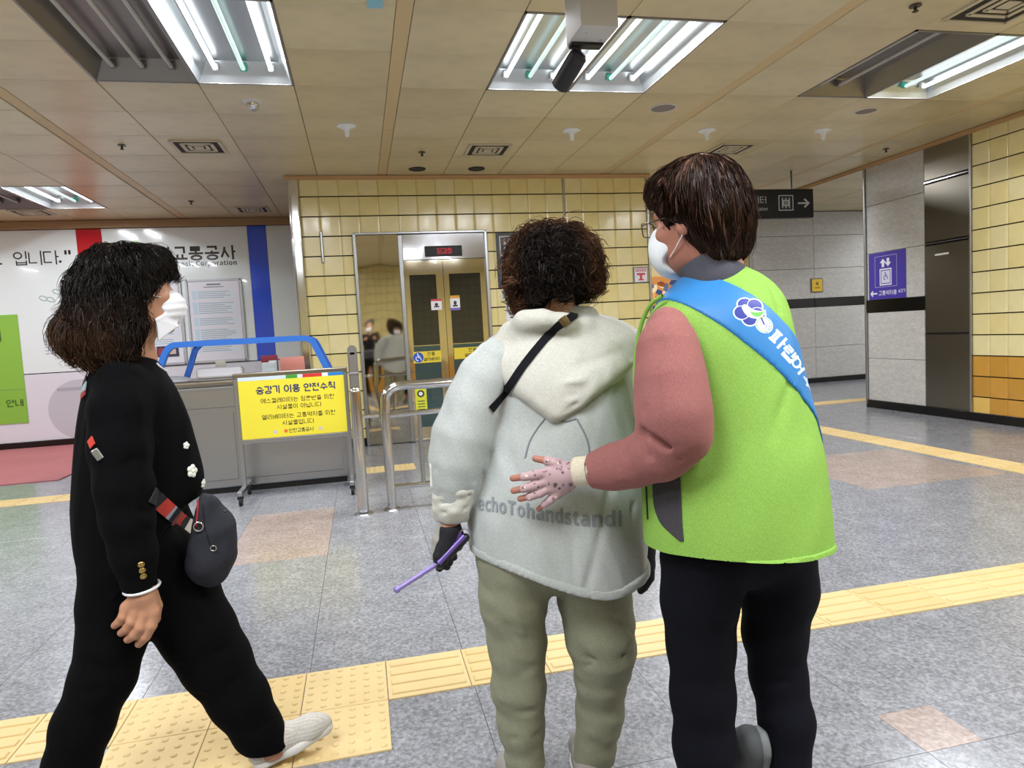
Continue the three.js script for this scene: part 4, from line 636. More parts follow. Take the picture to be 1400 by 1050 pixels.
function surf(f, lo, hi, h) {
  const nx = Math.ceil((hi.x - lo.x) / h) + 1, ny = Math.ceil((hi.y - lo.y) / h) + 1, nz = Math.ceil((hi.z - lo.z) / h) + 1, sx = 1, sy = nx, sz = nx * ny;
  const g = new Float32Array(nx * ny * nz), B = 6, rad = B * h * 0.87 * 1.45 + 0.004;
  for (let k = 0; k < nz; k += B) for (let j = 0; j < ny; j += B) for (let i = 0; i < nx; i += B) {
    const d = f(lo.x + (i + B / 2) * h, lo.y + (j + B / 2) * h, lo.z + (k + B / 2) * h), skip = Math.abs(d) > rad;
    for (let c = k; c < Math.min(k + B, nz); c++) for (let b = j; b < Math.min(j + B, ny); b++) for (let a = i; a < Math.min(i + B, nx); a++) g[a + b * sy + c * sz] = skip ? d : f(lo.x + a * h, lo.y + b * h, lo.z + c * h);
  }
  const id = new Int32Array(nx * ny * nz).fill(-1), pos = [], idx = [];
  const E = [[0, 1], [2, 3], [4, 5], [6, 7], [0, 2], [1, 3], [4, 6], [5, 7], [0, 4], [1, 5], [2, 6], [3, 7]];
  const off = [0, sx, sy, sx + sy, sz, sx + sz, sy + sz, sx + sy + sz], v = new Float32Array(8);
  for (let k = 0; k < nz - 1; k++) for (let j = 0; j < ny - 1; j++) for (let i = 0; i < nx - 1; i++) {
    const o = i + j * sy + k * sz; let m = 0; for (let c = 0; c < 8; c++) { v[c] = g[o + off[c]]; if (v[c] < 0) m |= 1 << c; }
    if (m === 0 || m === 255) continue;
    let x = 0, y = 0, z = 0, n = 0;
    for (const [a, b] of E) if ((v[a] < 0) !== (v[b] < 0)) { const t = v[a] / (v[a] - v[b]); x += lerp(a & 1, b & 1, t); y += lerp((a >> 1) & 1, (b >> 1) & 1, t); z += lerp(a >> 2, b >> 2, t); n++; }
    id[o] = pos.length / 3; pos.push(lo.x + (i + x / n) * h, lo.y + (j + y / n) * h, lo.z + (k + z / n) * h);
  }
  const quad = (a, b, c, d, flip) => { if (a < 0 || b < 0 || c < 0 || d < 0) return; flip ? idx.push(a, c, b, a, d, c) : idx.push(a, b, c, a, c, d); };
  for (let k = 1; k < nz - 1; k++) for (let j = 1; j < ny - 1; j++) for (let i = 1; i < nx - 1; i++) {
    const o = i + j * sy + k * sz, s = g[o] < 0;
    if (s !== g[o + sx] < 0) quad(id[o - sy - sz], id[o - sz], id[o], id[o - sy], !s);
    if (s !== g[o + sy] < 0) quad(id[o - sx - sz], id[o - sx], id[o], id[o - sz], !s);
    if (s !== g[o + sz] < 0) quad(id[o - sx - sy], id[o - sy], id[o], id[o - sx], !s);
  }
  const geo = new THREE.BufferGeometry(); geo.setAttribute('position', new THREE.Float32BufferAttribute(pos, 3)); geo.setIndex(idx); geo.computeVertexNormals(); worldUV(geo); return geo;
}
const bounds = (pts, pad) => { const b = new THREE.Box3().setFromPoints(pts); b.min.subScalar(pad); b.max.addScalar(pad); return b; };
function grad(f, p, e = 0.002) { return V(f(p.x + e, p.y, p.z) - f(p.x - e, p.y, p.z), f(p.x, p.y + e, p.z) - f(p.x, p.y - e, p.z), f(p.x, p.y, p.z + e) - f(p.x, p.y, p.z - e)).normalize(); }
function hit(f, px, py, from = 0.7, far = 4) {       // where the sight line first meets a surface
  const d = ray(px, py).normalize(), p = EYE.clone().addScaledVector(d, from); let s = from;
  for (let i = 0; i < 220; i++) { const e = f(p.x, p.y, p.z); if (e < 0.0004) return p; s += Math.max(e * 0.6, 0.0005); if (s > far) return null; p.copy(EYE).addScaledVector(d, s); }
  return null;
}
function onto(f, p, off) { const q = p.clone(); for (let i = 0; i < 6; i++) { const n = grad(f, q); q.addScaledVector(n, -0.8 * (f(q.x, q.y, q.z) - off)); } return q; }
const lift = (f, px, py, off) => { const p = hit(f, px, py); return p ? p.addScaledVector(grad(f, p), off) : null; };
// a strap lying on a surface; pixel path, width and thickness in metres
function strap(f, path, w, th, off = 0, n = 40) {
  const c = new THREE.CatmullRomCurve3(path.map(([x, y]) => V(x, y, 0))), P0 = []; for (let i = 0; i <= n; i++) { const q = c.getPoint(i / n), p = lift(f, q.x, q.y, off); if (p) P0.push(p); }
  return band(P0, P0.map((p) => grad(f, p)), w, th);
}
function band(pts, nor, w, th) {
  const pos = [], idx = [], n = pts.length;
  for (let i = 0; i < n; i++) { const t = pts[Math.min(i + 1, n - 1)].clone().sub(pts[Math.max(i - 1, 0)]).normalize(), s = t.clone().cross(nor[i]).normalize(), u = s.clone().cross(t).normalize(); for (const [a, b] of [[-1, 0], [1, 0], [1, 1], [-1, 1]]) { const p = pts[i].clone().addScaledVector(s, a * w / 2).addScaledVector(u, b * th); pos.push(p.x, p.y, p.z); } }
  for (let i = 0; i + 1 < n; i++) for (let k = 0; k < 4; k++) { const a = i * 4 + k, b = i * 4 + (k + 1) % 4; idx.push(a, b, a + 4, b, b + 4, a + 4); }
  idx.push(0, 2, 1, 0, 3, 2); const e = (n - 1) * 4; idx.push(e, e + 1, e + 2, e, e + 2, e + 3);
  const g = new THREE.BufferGeometry(); g.setAttribute('position', new THREE.Float32BufferAttribute(pos, 3)); g.setIndex(idx); const q = g.toNonIndexed(); q.computeVertexNormals(); worldUV(q); return q;
}
function cord(f, path, r, off = 0, n = 40) { const c = new THREE.CatmullRomCurve3(path.map(([x, y]) => V(x, y, 0))), o = []; for (let i = 0; i <= n; i++) { const q = c.getPoint(i / n), p = lift(f, q.x, q.y, off); if (p) o.push(p); } return tube(o, r, n * 2, 8); }
// a piece of cloth lying on a surface between a left and a right outline [xl, xr, y]
function patch(f, rows, off, th, nc = 10, nr = 24) {
  const cl = new THREE.CatmullRomCurve3(rows.map((r) => V(r[0], r[2], 0))), cr = new THREE.CatmullRomCurve3(rows.map((r) => V(r[1], r[3] ?? r[2], 0))), pos = [], idx = []; const G = [];
  for (let j = 0; j <= nr; j++) for (let i = 0; i <= nc; i++) { const q = cl.getPoint(j / nr).lerp(cr.getPoint(j / nr), i / nc), p = lift(f, q.x, q.y, off) || P(q.x, q.y, -1.5); G.push(p); }
  for (const s of [1, 0]) for (const p of G) { const q = s ? p.clone().addScaledVector(grad(f, p), th) : p; pos.push(q.x, q.y, q.z); }
  const N = G.length, at = (i, j, s) => j * (nc + 1) + i + (s ? 0 : N);
  for (let j = 0; j < nr; j++) for (let i = 0; i < nc; i++) { idx.push(at(i, j, 1), at(i, j + 1, 1), at(i + 1, j, 1), at(i + 1, j, 1), at(i, j + 1, 1), at(i + 1, j + 1, 1)); }
  const ring = []; for (let i = 0; i < nc; i++) ring.push([i, 0]); for (let j = 0; j < nr; j++) ring.push([nc, j]); for (let i = nc; i > 0; i--) ring.push([i, nr]); for (let j = nr; j > 0; j--) ring.push([0, j]);
  ring.forEach(([i, j], k) => { const [a, b] = ring[(k + 1) % ring.length]; idx.push(at(i, j, 1), at(a, b, 1), at(i, j, 0), at(a, b, 1), at(a, b, 0), at(i, j, 0)); });
  const g = new THREE.BufferGeometry(); g.setAttribute('position', new THREE.Float32BufferAttribute(pos, 3)); g.setIndex(idx); g.computeVertexNormals(); worldUV(g); return g;
}
// ---------- heads ----------
function frameOf(C, F, U, s = 1) { const z = F.clone().normalize(), x = U.clone().cross(z).normalize(), y = z.clone().cross(x); const to = (a, b, c) => C.clone().addScaledVector(x, a * s).addScaledVector(y, b * s).addScaledVector(z, c * s); return { C, x, y, z, s, to, local: (f) => (X, Y, Z) => { const a = X - C.x, b = Y - C.y, c = Z - C.z; return s * f((a * x.x + b * x.y + c * x.z) / s, (a * y.x + b * y.y + c * y.z) / s, (a * z.x + b * z.y + c * z.z) / s); } }; }
function headShape(neckEnd) {   // local: x to the person's left, y up, z forward
  const skull = union(0.035, ell([0, 0.026, -0.014], [0.073, 0.09, 0.092]), ell([0, -0.03, 0.018], [0.063, 0.085, 0.076]), ell([0, -0.078, 0.03], [0.046, 0.042, 0.054]));
  const v = (a) => V(...a);
  const soft = union(0.016, skull, cap(v([0, 0.012, 0.084]), v([0, -0.03, 0.104]), 0.008, 0.0135), ell([0.012, -0.035, 0.094], [0.009, 0.008, 0.01]), ell([-0.012, -0.035, 0.094], [0.009, 0.008, 0.01]), cap(v([-0.036, 0.032, 0.073]), v([0.036, 0.032, 0.073]), 0.013, 0.013), ell([0, -0.06, 0.086], [0.024, 0.0055, 0.011]), ell([0, -0.073, 0.083], [0.02, 0.007, 0.012]), ell([0, -0.108, 0.068], [0.022, 0.016, 0.018]), ell([0.04, -0.02, 0.062], [0.026, 0.024, 0.022]), ell([-0.04, -0.02, 0.062], [0.026, 0.024, 0.022]));
  const sockets = (x, y, z) => Math.min(Math.hypot(Math.abs(x) - 0.031, (y - 0.012) * 1.3, z - 0.098) - 0.016, 1);
  const eyes = (x, y, z) => Math.hypot(Math.abs(x) - 0.031, y - 0.012, z - 0.074) - 0.0125;
  const mouth = cap(v([-0.02, -0.0665, 0.098]), v([0.02, -0.0665, 0.098]), 0.0018, 0.0018);
  const ear = (x, y, z) => { const ax = Math.abs(x); return smax(ell([0.077, -0.004, -0.014], [0.011, 0.033, 0.021])(ax, y, z), -ell([0.089, -0.001, -0.008], [0.009, 0.019, 0.011])(ax, y, z), 0.006); };
  const neck = cap(V(0, -0.055, -0.03), neckEnd, 0.05, 0.056);
  return { full: (x, y, z) => smin(smin(smin(smax(smax(soft(x, y, z), -sockets(x, y, z), 0.01), -mouth(x, y, z), 0.003), eyes(x, y, z), 0.003), ear(x, y, z), 0.008), neck(x, y, z), 0.03), skull };
}
// strands of hair that follow a volume; colour by a function of place
function hairGeo(f, lo, hi, h, C, N, o) {
  const base = surf(f, lo, hi, h), pos = [], nor = [], col = [], bp = base.attributes.position, bn = base.attributes.normal;
  const ix = base.index.array; for (let i = 0; i < ix.length; i++) { const k = ix[i], p = V(bp.getX(k), bp.getY(k), bp.getZ(k)), c = o.color(p, 0.35 + 0.3 * noise3(p.x * 90, p.y * 22, p.z * 90)); pos.push(p.x, p.y, p.z); nor.push(bn.getX(k), bn.getY(k), bn.getZ(k)); col.push(c.r, c.g, c.b); }
  const passes = [[N, o], ...(o.more || []).map(([n, q]) => [n, { ...o, ...q }])];
  for (const [count, o] of passes) for (let s = 0; s < count; s++) {
    const u = rr(-1, 1), a = rr(0, 6.283), w = Math.sqrt(1 - u * u), d = V(w * Math.cos(a), u, w * Math.sin(a)); let p = C.clone().addScaledVector(d, 0.36), e = 1;
    for (let i = 0; i < 60; i++) { e = f(p.x, p.y, p.z); if (e < 0.001) break; p.addScaledVector(d, -Math.max(e * 0.7, 0.002)); }
    if (e > 0.004 || (o.keep && !o.keep(p))) continue;
    const L = Math.round(rr(o.len[0], o.len[1])), step = o.step, ph = rr(0, 6.28), fq = rr(0.7, 1.3) * o.curlFreq, amp = o.curl * rr(0.4, 1.3), pts = [], q = p.clone(); let dir = null;
    const fly = rnd() < o.fly ? rr(0.3, 1) * o.flyOut : 0, lay = rr(-0.002, 0.003);
    for (let i = 0; i <= L; i++) {
      const n = grad(f, q, 0.006); let fl = o.flow(q).clone(); fl.addScaledVector(V(noise3(q.x * 14 + s, q.y * 14, q.z * 14), noise3(q.x * 14, q.y * 14 + s, 3), noise3(5, q.y * 14, q.z * 14 + s)), o.wild); fl.addScaledVector(n, -fl.dot(n)).normalize(); dir = dir ? dir.lerp(fl, 0.45).normalize() : fl;
      const sd = n.clone().cross(dir), t = i / L;
      pts.push(q.clone().addScaledVector(n, lay + amp * 0.6 * (1 + Math.cos(ph + i * fq)) * Math.min(1, t * 2.5) + fly * t * t).addScaledVector(sd, amp * Math.sin(ph + i * fq)));
      q.addScaledVector(dir, step); const dd = f(q.x, q.y, q.z); q.addScaledVector(n, -dd * 0.8);
    }
    const r0 = rr(o.r[0], o.r[1]), cm = rnd(); let prev = null;
    for (let i = 0; i <= L; i++) {
      const t = pts[Math.min(i + 1, L)].clone().sub(pts[Math.max(i - 1, 0)]).normalize(), n0 = Math.abs(t.y) < 0.9 ? V(0, 1, 0) : V(1, 0, 0), b = t.clone().cross(n0).normalize(), n1 = b.clone().cross(t), r = r0 * (1 - 0.75 * (i / L) ** 2), c = o.color(pts[i], cm), ring = [];
      for (let k = 0; k < 3; k++) { const an = k * 2.0944, m = b.clone().multiplyScalar(Math.cos(an)).addScaledVector(n1, Math.sin(an)); ring.push([pts[i].clone().addScaledVector(m, r), m, c]); }
      if (prev) for (let k = 0; k < 3; k++) for (const [g, m] of [[prev, k], [prev, (k + 1) % 3], [ring, k], [ring, k], [prev, (k + 1) % 3], [ring, (k + 1) % 3]]) { const [P1, N1, C1] = g[m]; pos.push(P1.x, P1.y, P1.z); nor.push(N1.x, N1.y, N1.z); col.push(C1.r, C1.g, C1.b); }
      prev = ring;
    }
  }
  const g = new THREE.BufferGeometry(); g.setAttribute('position', new THREE.Float32BufferAttribute(pos, 3)); g.setAttribute('normal', new THREE.Float32BufferAttribute(nor, 3)); g.setAttribute('color', new THREE.Float32BufferAttribute(col, 3)); return g;
}
const hairM = phy({ color: 0xffffff, vertexColors: true, roughness: 0.42, sheen: 0.2, sheenRoughness: 0.5, sheenColor: new THREE.Color(0x8a7460) });
const skin = (c) => phy({ color: c, roughness: 0.55, sheen: 0.2, sheenColor: new THREE.Color(0xffd8c8), sheenRoughness: 0.5 });
const cloth = (c, o = {}) => phy({ color: c, roughness: 0.85, specularIntensity: 0.35, map: weaveTex, bumpMap: weaveBump, bumpScale: 0.0003, ...o });
const FWD = V(0, 0, -1).applyQuaternion(camera.quaternion), PRP = (r, p) => r * p.clone().sub(EYE).dot(FWD) / FOCAL;   // a radius read in pixels, at a point
const node = (x, y, r, z) => { const p = P(x, y, z); return [p, PRP(r, p) * 0.99]; };
const PV = (px, py, c) => { const n = V(c.x - EYE.x, 0, c.z - EYE.z).normalize(), d = ray(px, py); return EYE.clone().addScaledVector(d, c.clone().sub(EYE).dot(n) / d.dot(n)); };   // on the upright plane through c that faces the eye
function person(label, base) {
  const g = new THREE.Group(); g.name = numbered('person'); g.position.copy(base); scene.add(g); tag(g, label, 'person');
  return { g, add: (name, geo, mat, parent, lab) => part(name, (Array.isArray(geo) ? merge(geo) : geo).translate(-base.x, -base.y, -base.z), mat, parent || g, lab) };
}
// soft cloth relief: long folds along a direction
const foldNoise = (dir, across, along, amp, seed = 0) => { const d = dir.clone().normalize(); return (x, y, z) => { const t = x * d.x + y * d.y + z * d.z, px = x - d.x * t, py = y - d.y * t, pz = z - d.z * t; return amp * (noise3(px * across + seed, py * across + t * along, pz * across) + 0.5 * noise3(px * across * 2.1, py * across * 2.1 + t * along * 1.7 + seed, pz * across * 2.1)); }; };
function creases(list) { const L = list.map(([a, b, w, d]) => ({ s: cap(a, b, 0, 0), w, d })); return (x, y, z) => { let o = 0; for (const c of L) { const e = c.s(x, y, z); if (e < c.w * 3) o += c.d * Math.exp(-((e / c.w) ** 2)); } return o; }; }
function shoe(heel, toe, up, len, w, mats, P0, opening) {   // a low shoe from heel to toe (points on the sole line)
  const z = toe.clone().sub(heel).normalize(), x = up.clone().cross(z).normalize(), y = z.clone().cross(x), fr = (f) => (X, Y, Z) => { const a = X - heel.x, b = Y - heel.y, c = Z - heel.z; return f(a * x.x + b * x.y + c * x.z, a * y.x + b * y.y + c * y.z, a * z.x + b * z.y + c * z.z); };
  const v = V, H = w * 1.0;
  const up1 = union(0.03, cap(v(0, 0.045, 0.035), v(0, 0.05, len * 0.35), w * 0.42, w * 0.46), cap(v(0, 0.045, len * 0.35), v(0, 0.032, len * 0.72), w * 0.46, w * 0.44), cap(v(0, 0.03, len * 0.72), v(0, 0.027, len - 0.035), w * 0.42, 0.03), cap(v(0, 0.04, 0.035), v(0, 0.046, 0.038), w * 0.42, w * 0.38));
  const upper = sect(0.006, up1, (a, b) => 0.012 - b);
  const soleF = sect(0.008, union(0.03, cap(v(0, 0.012, 0.036), v(0, 0.012, len * 0.5), w * 0.46, w * 0.45), cap(v(0, 0.012, len * 0.5), v(0, 0.014, len - 0.042), w * 0.5, 0.036)), (a, b) => Math.abs(b - 0.013) - 0.014);
  const bb = bounds([heel, toe], 0.13);
  const sm = P0.add('shoe', surf(fr(upper), bb.min, bb.max, 0.0045), mats[0]);
  P0.add('sole', surf(fr(soleF), bb.min, bb.max, 0.0045), mats[1], sm);
  return { sm, fr, upper: fr(upper), to: (a, b, c) => heel.clone().addScaledVector(x, a).addScaledVector(y, b).addScaledVector(z, c) };
}

// a relaxed hand: wrist, direction of the fingers, palm side, which side the thumb leaves
function easyHand(w, d, n, thumbSide) {
  d = d.clone().normalize(); const s = d.clone().cross(n).normalize().multiplyScalar(thumbSide), m = s.clone().cross(d).normalize().multiplyScalar(Math.sign(s.clone().cross(d).dot(n)) || 1), at = (a, b, c) => w.clone().addScaledVector(d, a).addScaledVector(s, b).addScaledVector(m, c), f = [];
  [[0.026, 0.068], [0.009, 0.075], [-0.009, 0.07], [-0.025, 0.055]].forEach(([b, L]) => f.push(chain([[at(0.085, b, 0), 0.0092], [at(0.085 + L * 0.5, b * 1.05, 0.012), 0.0085], [at(0.085 + L * 0.8, b * 1.05, 0.03), 0.0078], [at(0.085 + L * 0.9, b, 0.046), 0.0068]], 0.003)));
  f.push(chain([[at(0.025, 0.022, 0.006), 0.012], [at(0.055, 0.046, 0.016), 0.0105], [at(0.085, 0.05, 0.026), 0.0085]], 0.003));
  return union(0.007, cap(at(-0.03, 0, 0), at(0.02, 0, 0), 0.022, 0.024), cap(at(0.02, 0.008, 0), at(0.082, 0.02, 0), 0.018, 0.012), cap(at(0.02, -0.006, 0), at(0.08, -0.018, 0), 0.018, 0.011), ...f);
}
// ---------- the woman in the lime vest ----------
let vestF, jacketF;
{
  const Z = -1.42, base = V(0.92, 0, -1.42), W3 = person('brown-haired woman in a lime green vest and blue sash, hand on the other woman\'s back', base);
  const bot = P(1015, 752, -1.40), top = P(968, 352, -1.47);
  const mid = bot.clone().lerp(top, 0.5), PR = (r) => PRP(r, P(745, 655, -1.565)), R = (xl, yl, xr, yr, b, dz) => [PV(xl, yl, mid), PV(xr, yr, mid), b, dz];
  const body = loft(bot, top, [R(890, 768, 1138, 734, 0.165, 0.01), R(884, 715, 1136, 690, 0.168, 0.008), R(880, 640, 1129, 632, 0.166, 0.005), R(878, 585, 1117, 586, 0.16, 0), R(872, 532, 1104, 538, 0.155, -0.002), R(871, 480, 1092, 478, 0.146, -0.004), R(880, 430, 1080, 428, 0.126, -0.008), R(897, 402, 1064, 400, 0.102, -0.014), R(915, 386, 1044, 380, 0.08, -0.02), R(934, 372, 1018, 362, 0.063, -0.024), R(946, 362, 1000, 352, 0.055, -0.026)], 2.35);
  const dn = body.Y.clone().negate();
  const fold = foldNoise(V(0.1, 1, 0), 11, 1.6, 0.006, 7), fold2 = foldNoise(V(0.55, 1, 0.1), 16, 2.4, 0.0022, 31);
  const cr = creases([[P(1078, 500, -1.30), P(1060, 600, -1.24), 0.012, 0.006], [P(1098, 540, -1.34), P(1080, 640, -1.26), 0.012, 0.005], [P(1046, 492, -1.27), P(1022, 560, -1.24), 0.012, 0.004], [P(1052, 385, -1.36), P(1066, 425, -1.32), 0.008, 0.005], [P(905, 735, -1.3), P(990, 752, -1.24), 0.008, 0.003], [P(1000, 690, -1.24), P(985, 770, -1.23), 0.014, 0.004]]);
  vestF = bumped(body, (x, y, z) => fold(x, y, z) * sstep(1.42, 1.1, y) + fold2(x, y, z) * 0.7 + cr(x, y, z));
  const lime = cloth(0x97c558, { roughness: 0.72, sheen: 0.3, sheenColor: new THREE.Color(0xc8ff70), sheenRoughness: 0.6 });
  const bv = bounds([P(870, 770, -1.2), P(1145, 345, -1.65), P(1000, 345, -1.62)], 0.05);
  const vest = W3.add('vest', surf(vestF, bv.min, bv.max, 0.0065), lime);
  W3.add('hem_band', surf(sect(0.003, inflate(vestF, 0.003), half(bot.clone().addScaledVector(body.Y, 0.022), body.Y)), bv.min, bv.max, 0.0065), lime, vest);
  // grey side panel, zip pocket, armhole edge
  W3.add('side_panel', patch(vestF, [[893, 930, 648], [893, 931, 668], [895, 932, 692], [903, 933, 714], [916, 934, 728], [930, 935, 740]], 0.0006, 0.0015), cloth(0x4c4a4d), vest, 'dark grey panel');
  W3.add('pocket_zip', cord(vestF, [[883.5, 655], [884.5, 680], [886, 710]], 0.0022, 0.001), std({ color: 0x1d2618, roughness: 0.6 }), vest);
  // sweater sleeves
  const sl = [node(913, 446, 27, -1.37), node(913, 478, 39, -1.345), node(917, 520, 46, -1.325), node(921, 562, 48.5, -1.31), node(924, 590, 45, -1.315), node(903, 617, 38, -1.345), node(868, 632, 31, -1.40), node(838, 639, 28, -1.445), node(809, 643, 25.5, -1.49)];
  const slCr = creases([[P(884, 592, -1.30), P(925, 603, -1.265), 0.013, 0.014], [P(898, 598, -1.28), P(930, 622, -1.27), 0.011, 0.009], [P(878, 600, -1.31), P(888, 622, -1.3), 0.011, 0.009], [P(856, 612, -1.36), P(868, 640, -1.35), 0.008, 0.008], [P(905, 606, -1.27), P(945, 612, -1.26), 0.011, 0.006], [P(905, 575, -1.27), P(950, 590, -1.26), 0.012, -0.005], [P(845, 618, -1.38), P(850, 655, -1.37), 0.01, -0.004], [P(880, 560, -1.29), P(935, 600, -1.26), 0.01, 0.004], [P(902, 470, -1.3), P(900, 560, -1.27), 0.012, 0.003]]);
  const sleeveF0 = sect(0.006, chain(sl, 0.03), half(P(806, 643, -1.49), P(700, 655, -1.6).sub(P(809, 643, -1.49))));
  const sleeveF = bumped(sleeveF0, (x, y, z) => slCr(x, y, z) + 0.0015 * noise3(x * 22, y * 22, z * 22));
  const bs = bounds([P(800, 690, -1.52), P(980, 410, -1.2), P(980, 690, -1.2), P(860, 400, -1.45)], 0.02);
  const pink = cloth(0xa56c67, { roughness: 0.95, sheen: 0.4, sheenColor: new THREE.Color(0xe0a8a0), sheenRoughness: 0.8 });
  W3.add('sleeve', surf(sleeveF, bs.min, bs.max, 0.005), pink, null, 'dusty pink sweater sleeve');
  const cuffF = sect(0.004, chain([node(832, 640, 22, -1.455), node(783, 646, 20.5, -1.53)], 0.01), half(P(786, 646, -1.526), P(700, 655, -1.6).sub(P(809, 643, -1.49))));
  const bc = bounds([P(786, 646, -1.53), P(830, 640, -1.455)], 0.06); W3.add('cuff', surf(cuffF, bc.min, bc.max, 0.004), cloth(0xe6dcc2, { roughness: 0.9 }), null, 'cream cuff');
  // far right sleeve, in front of the body, mostly hidden
  const rs = [node(1025, 435, 26, -1.5), node(1045, 520, 26, -1.58), node(1035, 600, 24, -1.66), node(990, 640, 22, -1.72)];
  const br = bounds(rs.map((n) => n[0]), 0.08); W3.add('sleeve', surf(chain(rs, 0.03), br.min, br.max, 0.01), pink);
  // sash: the slice of the body between two parallel planes, lifted off the cloth
  const A = hit(vestF, 930, 390), B = hit(vestF, 1010, 424), C2 = hit(vestF, 1088, 496);
  const sn = B.clone().sub(A).cross(C2.clone().sub(A)).normalize(); if (sn.y < 0) sn.negate();
  const sc = B.clone(), e1 = C2.clone().sub(A); e1.addScaledVector(sn, -e1.dot(sn)).normalize();
  const hw = 0.05, sashF = sect(0.003, inflate(vestF, 0.0035), (x, y, z) => Math.abs((x - sc.x) * sn.x + (y - sc.y) * sn.y + (z - sc.z) * sn.z) - hw, half(P(950, 366, -1.47), body.Y));
  const sg = surf(sashF, bv.min, bv.max, 0.005);
  { const p = sg.attributes.position, uv = new Float32Array(p.count * 2); for (let i = 0; i < p.count; i++) { const q = V(p.getX(i), p.getY(i), p.getZ(i)).sub(sc); uv[2 * i] = clamp(q.dot(e1) / 0.5 + 0.5, 0.004, 0.996); uv[2 * i + 1] = clamp(q.dot(sn) / 0.1 + 0.5, 0.01, 0.99); if (p.getZ(i) < -1.45) { uv[2 * i] = 0.01; } } sg.setAttribute('uv', new THREE.BufferAttribute(uv, 2)); }
  const uOf = (px, py) => { const p = hit(inflate(vestF, 0.0035), px, py).sub(sc); return [p.dot(e1) / 0.5 + 0.5, p.dot(sn) / 0.1 + 0.5]; };
  const em = uOf(1029, 427), t1 = uOf(1063, 463), t2 = uOf(1080, 485), t3 = uOf(1089, 497);
  const sashT = canvasTex(1600, 320, (c, w, h) => {
    const S = (u, v, fn) => { c.save(); c.translate(u * w, (1 - v) * h); fn(); c.restore(); };
    S(em[0], em[1], () => {   // flower of navy petals, a white bird with a green wing, a white disc
      c.rotate(-0.62); const k = 2.35; c.scale(k, k);
      for (let i = 0; i < 5; i++) { const a = -2.2 + i * 1.2566; c.beginPath(); c.arc(Math.cos(a) * 24 - 8, Math.sin(a) * 24 - 4, 24, 0, 7); c.fillStyle = '#e9edf4'; c.fill(); }
      for (let i = 0; i < 5; i++) { const a = -2.2 + i * 1.2566; c.beginPath(); c.arc(Math.cos(a) * 24 - 8, Math.sin(a) * 24 - 4, 21, 0, 7); c.fillStyle = '#27308f'; c.fill(); c.strokeStyle = '#e9edf4'; c.lineWidth = 2; c.stroke(); }
      c.fillStyle = '#f2f3ee'; c.beginPath(); c.arc(34, 34, 25, 0, 7); c.fill(); c.strokeStyle = '#7db860'; c.lineWidth = 3; c.beginPath(); c.arc(34, 34, 21, 0, 7); c.stroke(); c.strokeStyle = '#27308f'; c.lineWidth = 5; c.beginPath(); c.moveTo(24, 12); c.lineTo(34, 34); c.stroke();
      c.fillStyle = '#f6f6f2'; c.beginPath(); c.arc(-22, -14, 9, 0, 7); c.fill(); c.beginPath(); c.moveTo(-30, -10); c.quadraticCurveTo(-16, 26, 18, 16); c.quadraticCurveTo(36, 6, 38, -14); c.quadraticCurveTo(8, 2, -14, -20); c.fill();
      c.fillStyle = '#5fae3c'; c.beginPath(); c.moveTo(-8, -4); c.quadraticCurveTo(2, 20, 22, 9); c.quadraticCurveTo(32, 0, 32, -10); c.quadraticCurveTo(8, 4, -8, -4); c.fill();
    });
    c.strokeStyle = '#e9edf4'; S(em[0] + 0.085, em[1] - 0.05, () => { c.rotate(1.57 - 0.35); hangul(c, '손잡다', -52, -20, 34, 0.16, 0.95); c.strokeStyle = '#27308f'; hangul(c, '손잡다', -52, -20, 34, 0.07, 0.95); });
    c.strokeStyle = '#eef1f4'; S(t1[0], t1[1], () => { hangul(c, '파', -55, -62, 118, 0.15, 0.95); }); S(t2[0], t2[1], () => { hangul(c, '랩', -58, -62, 112, 0.14, 0.95); }); S(t3[0], t3[1], () => { hangul(c, '어', -38, -62, 112, 0.14, 0.95); hangul(c, '수', 80, -62, 112, 0.14, 0.95); });
  }, '#2a78b6');
  W3.add('sash', sg, phy({ map: sashT, roughness: 0.5, sheen: 0.3, sheenColor: new THREE.Color(0x6aa8e8), sheenRoughness: 0.5 }), null, 'blue sash with white lettering and a flower emblem');
  // armhole edge piping, seen along the left outline
  const pipe = [[P(906, 404, -1.44), 0.006], [P(890, 416, -1.47), 0.006], [P(876, 446, -1.5), 0.006], [P(869, 490, -1.51), 0.006], [P(868, 525, -1.5), 0.006], [P(872, 545, -1.47), 0.006], [P(880, 556, -1.44), 0.006]];
  W3.add('armhole_edge', tube(pipe.map((p) => p[0]), 0.005, 50, 10), lime, vest);
  // trousers
  const legL = [node(962, 770, 60, -1.42), node(957, 820, 51, -1.42), node(959, 880, 44, -1.42), node(961, 950, 41, -1.41), node(963, 1020, 40, -1.40)]; const fl = P(964, 1050, -1.40); legL.push([V(fl.x, 0.1, -1.385), 0.062]);
  const legR = [node(1058, 770, 56, -1.44), node(1064, 805, 49, -1.44), node(1059, 865, 40, -1.45), node(1064, 925, 35, -1.45), node(1075, 985, 34, -1.42), node(1076, 1045, 32, -1.405)];
  const trF0 = union(0.035, chain(legL, 0.03), chain(legR, 0.03), cap(P(985, 735, -1.42), P(1035, 728, -1.42), 0.12, 0.12));
  const trCr = creases([[P(1000, 855, -1.36), P(975, 860, -1.34), 0.012, 0.006], [P(1025, 940, -1.42), P(1075, 930, -1.39), 0.01, 0.006], [P(1050, 1000, -1.4), P(1095, 985, -1.38), 0.01, 0.006], [P(1018, 815, -1.4), P(1012, 770, -1.35), 0.012, 0.012]]);
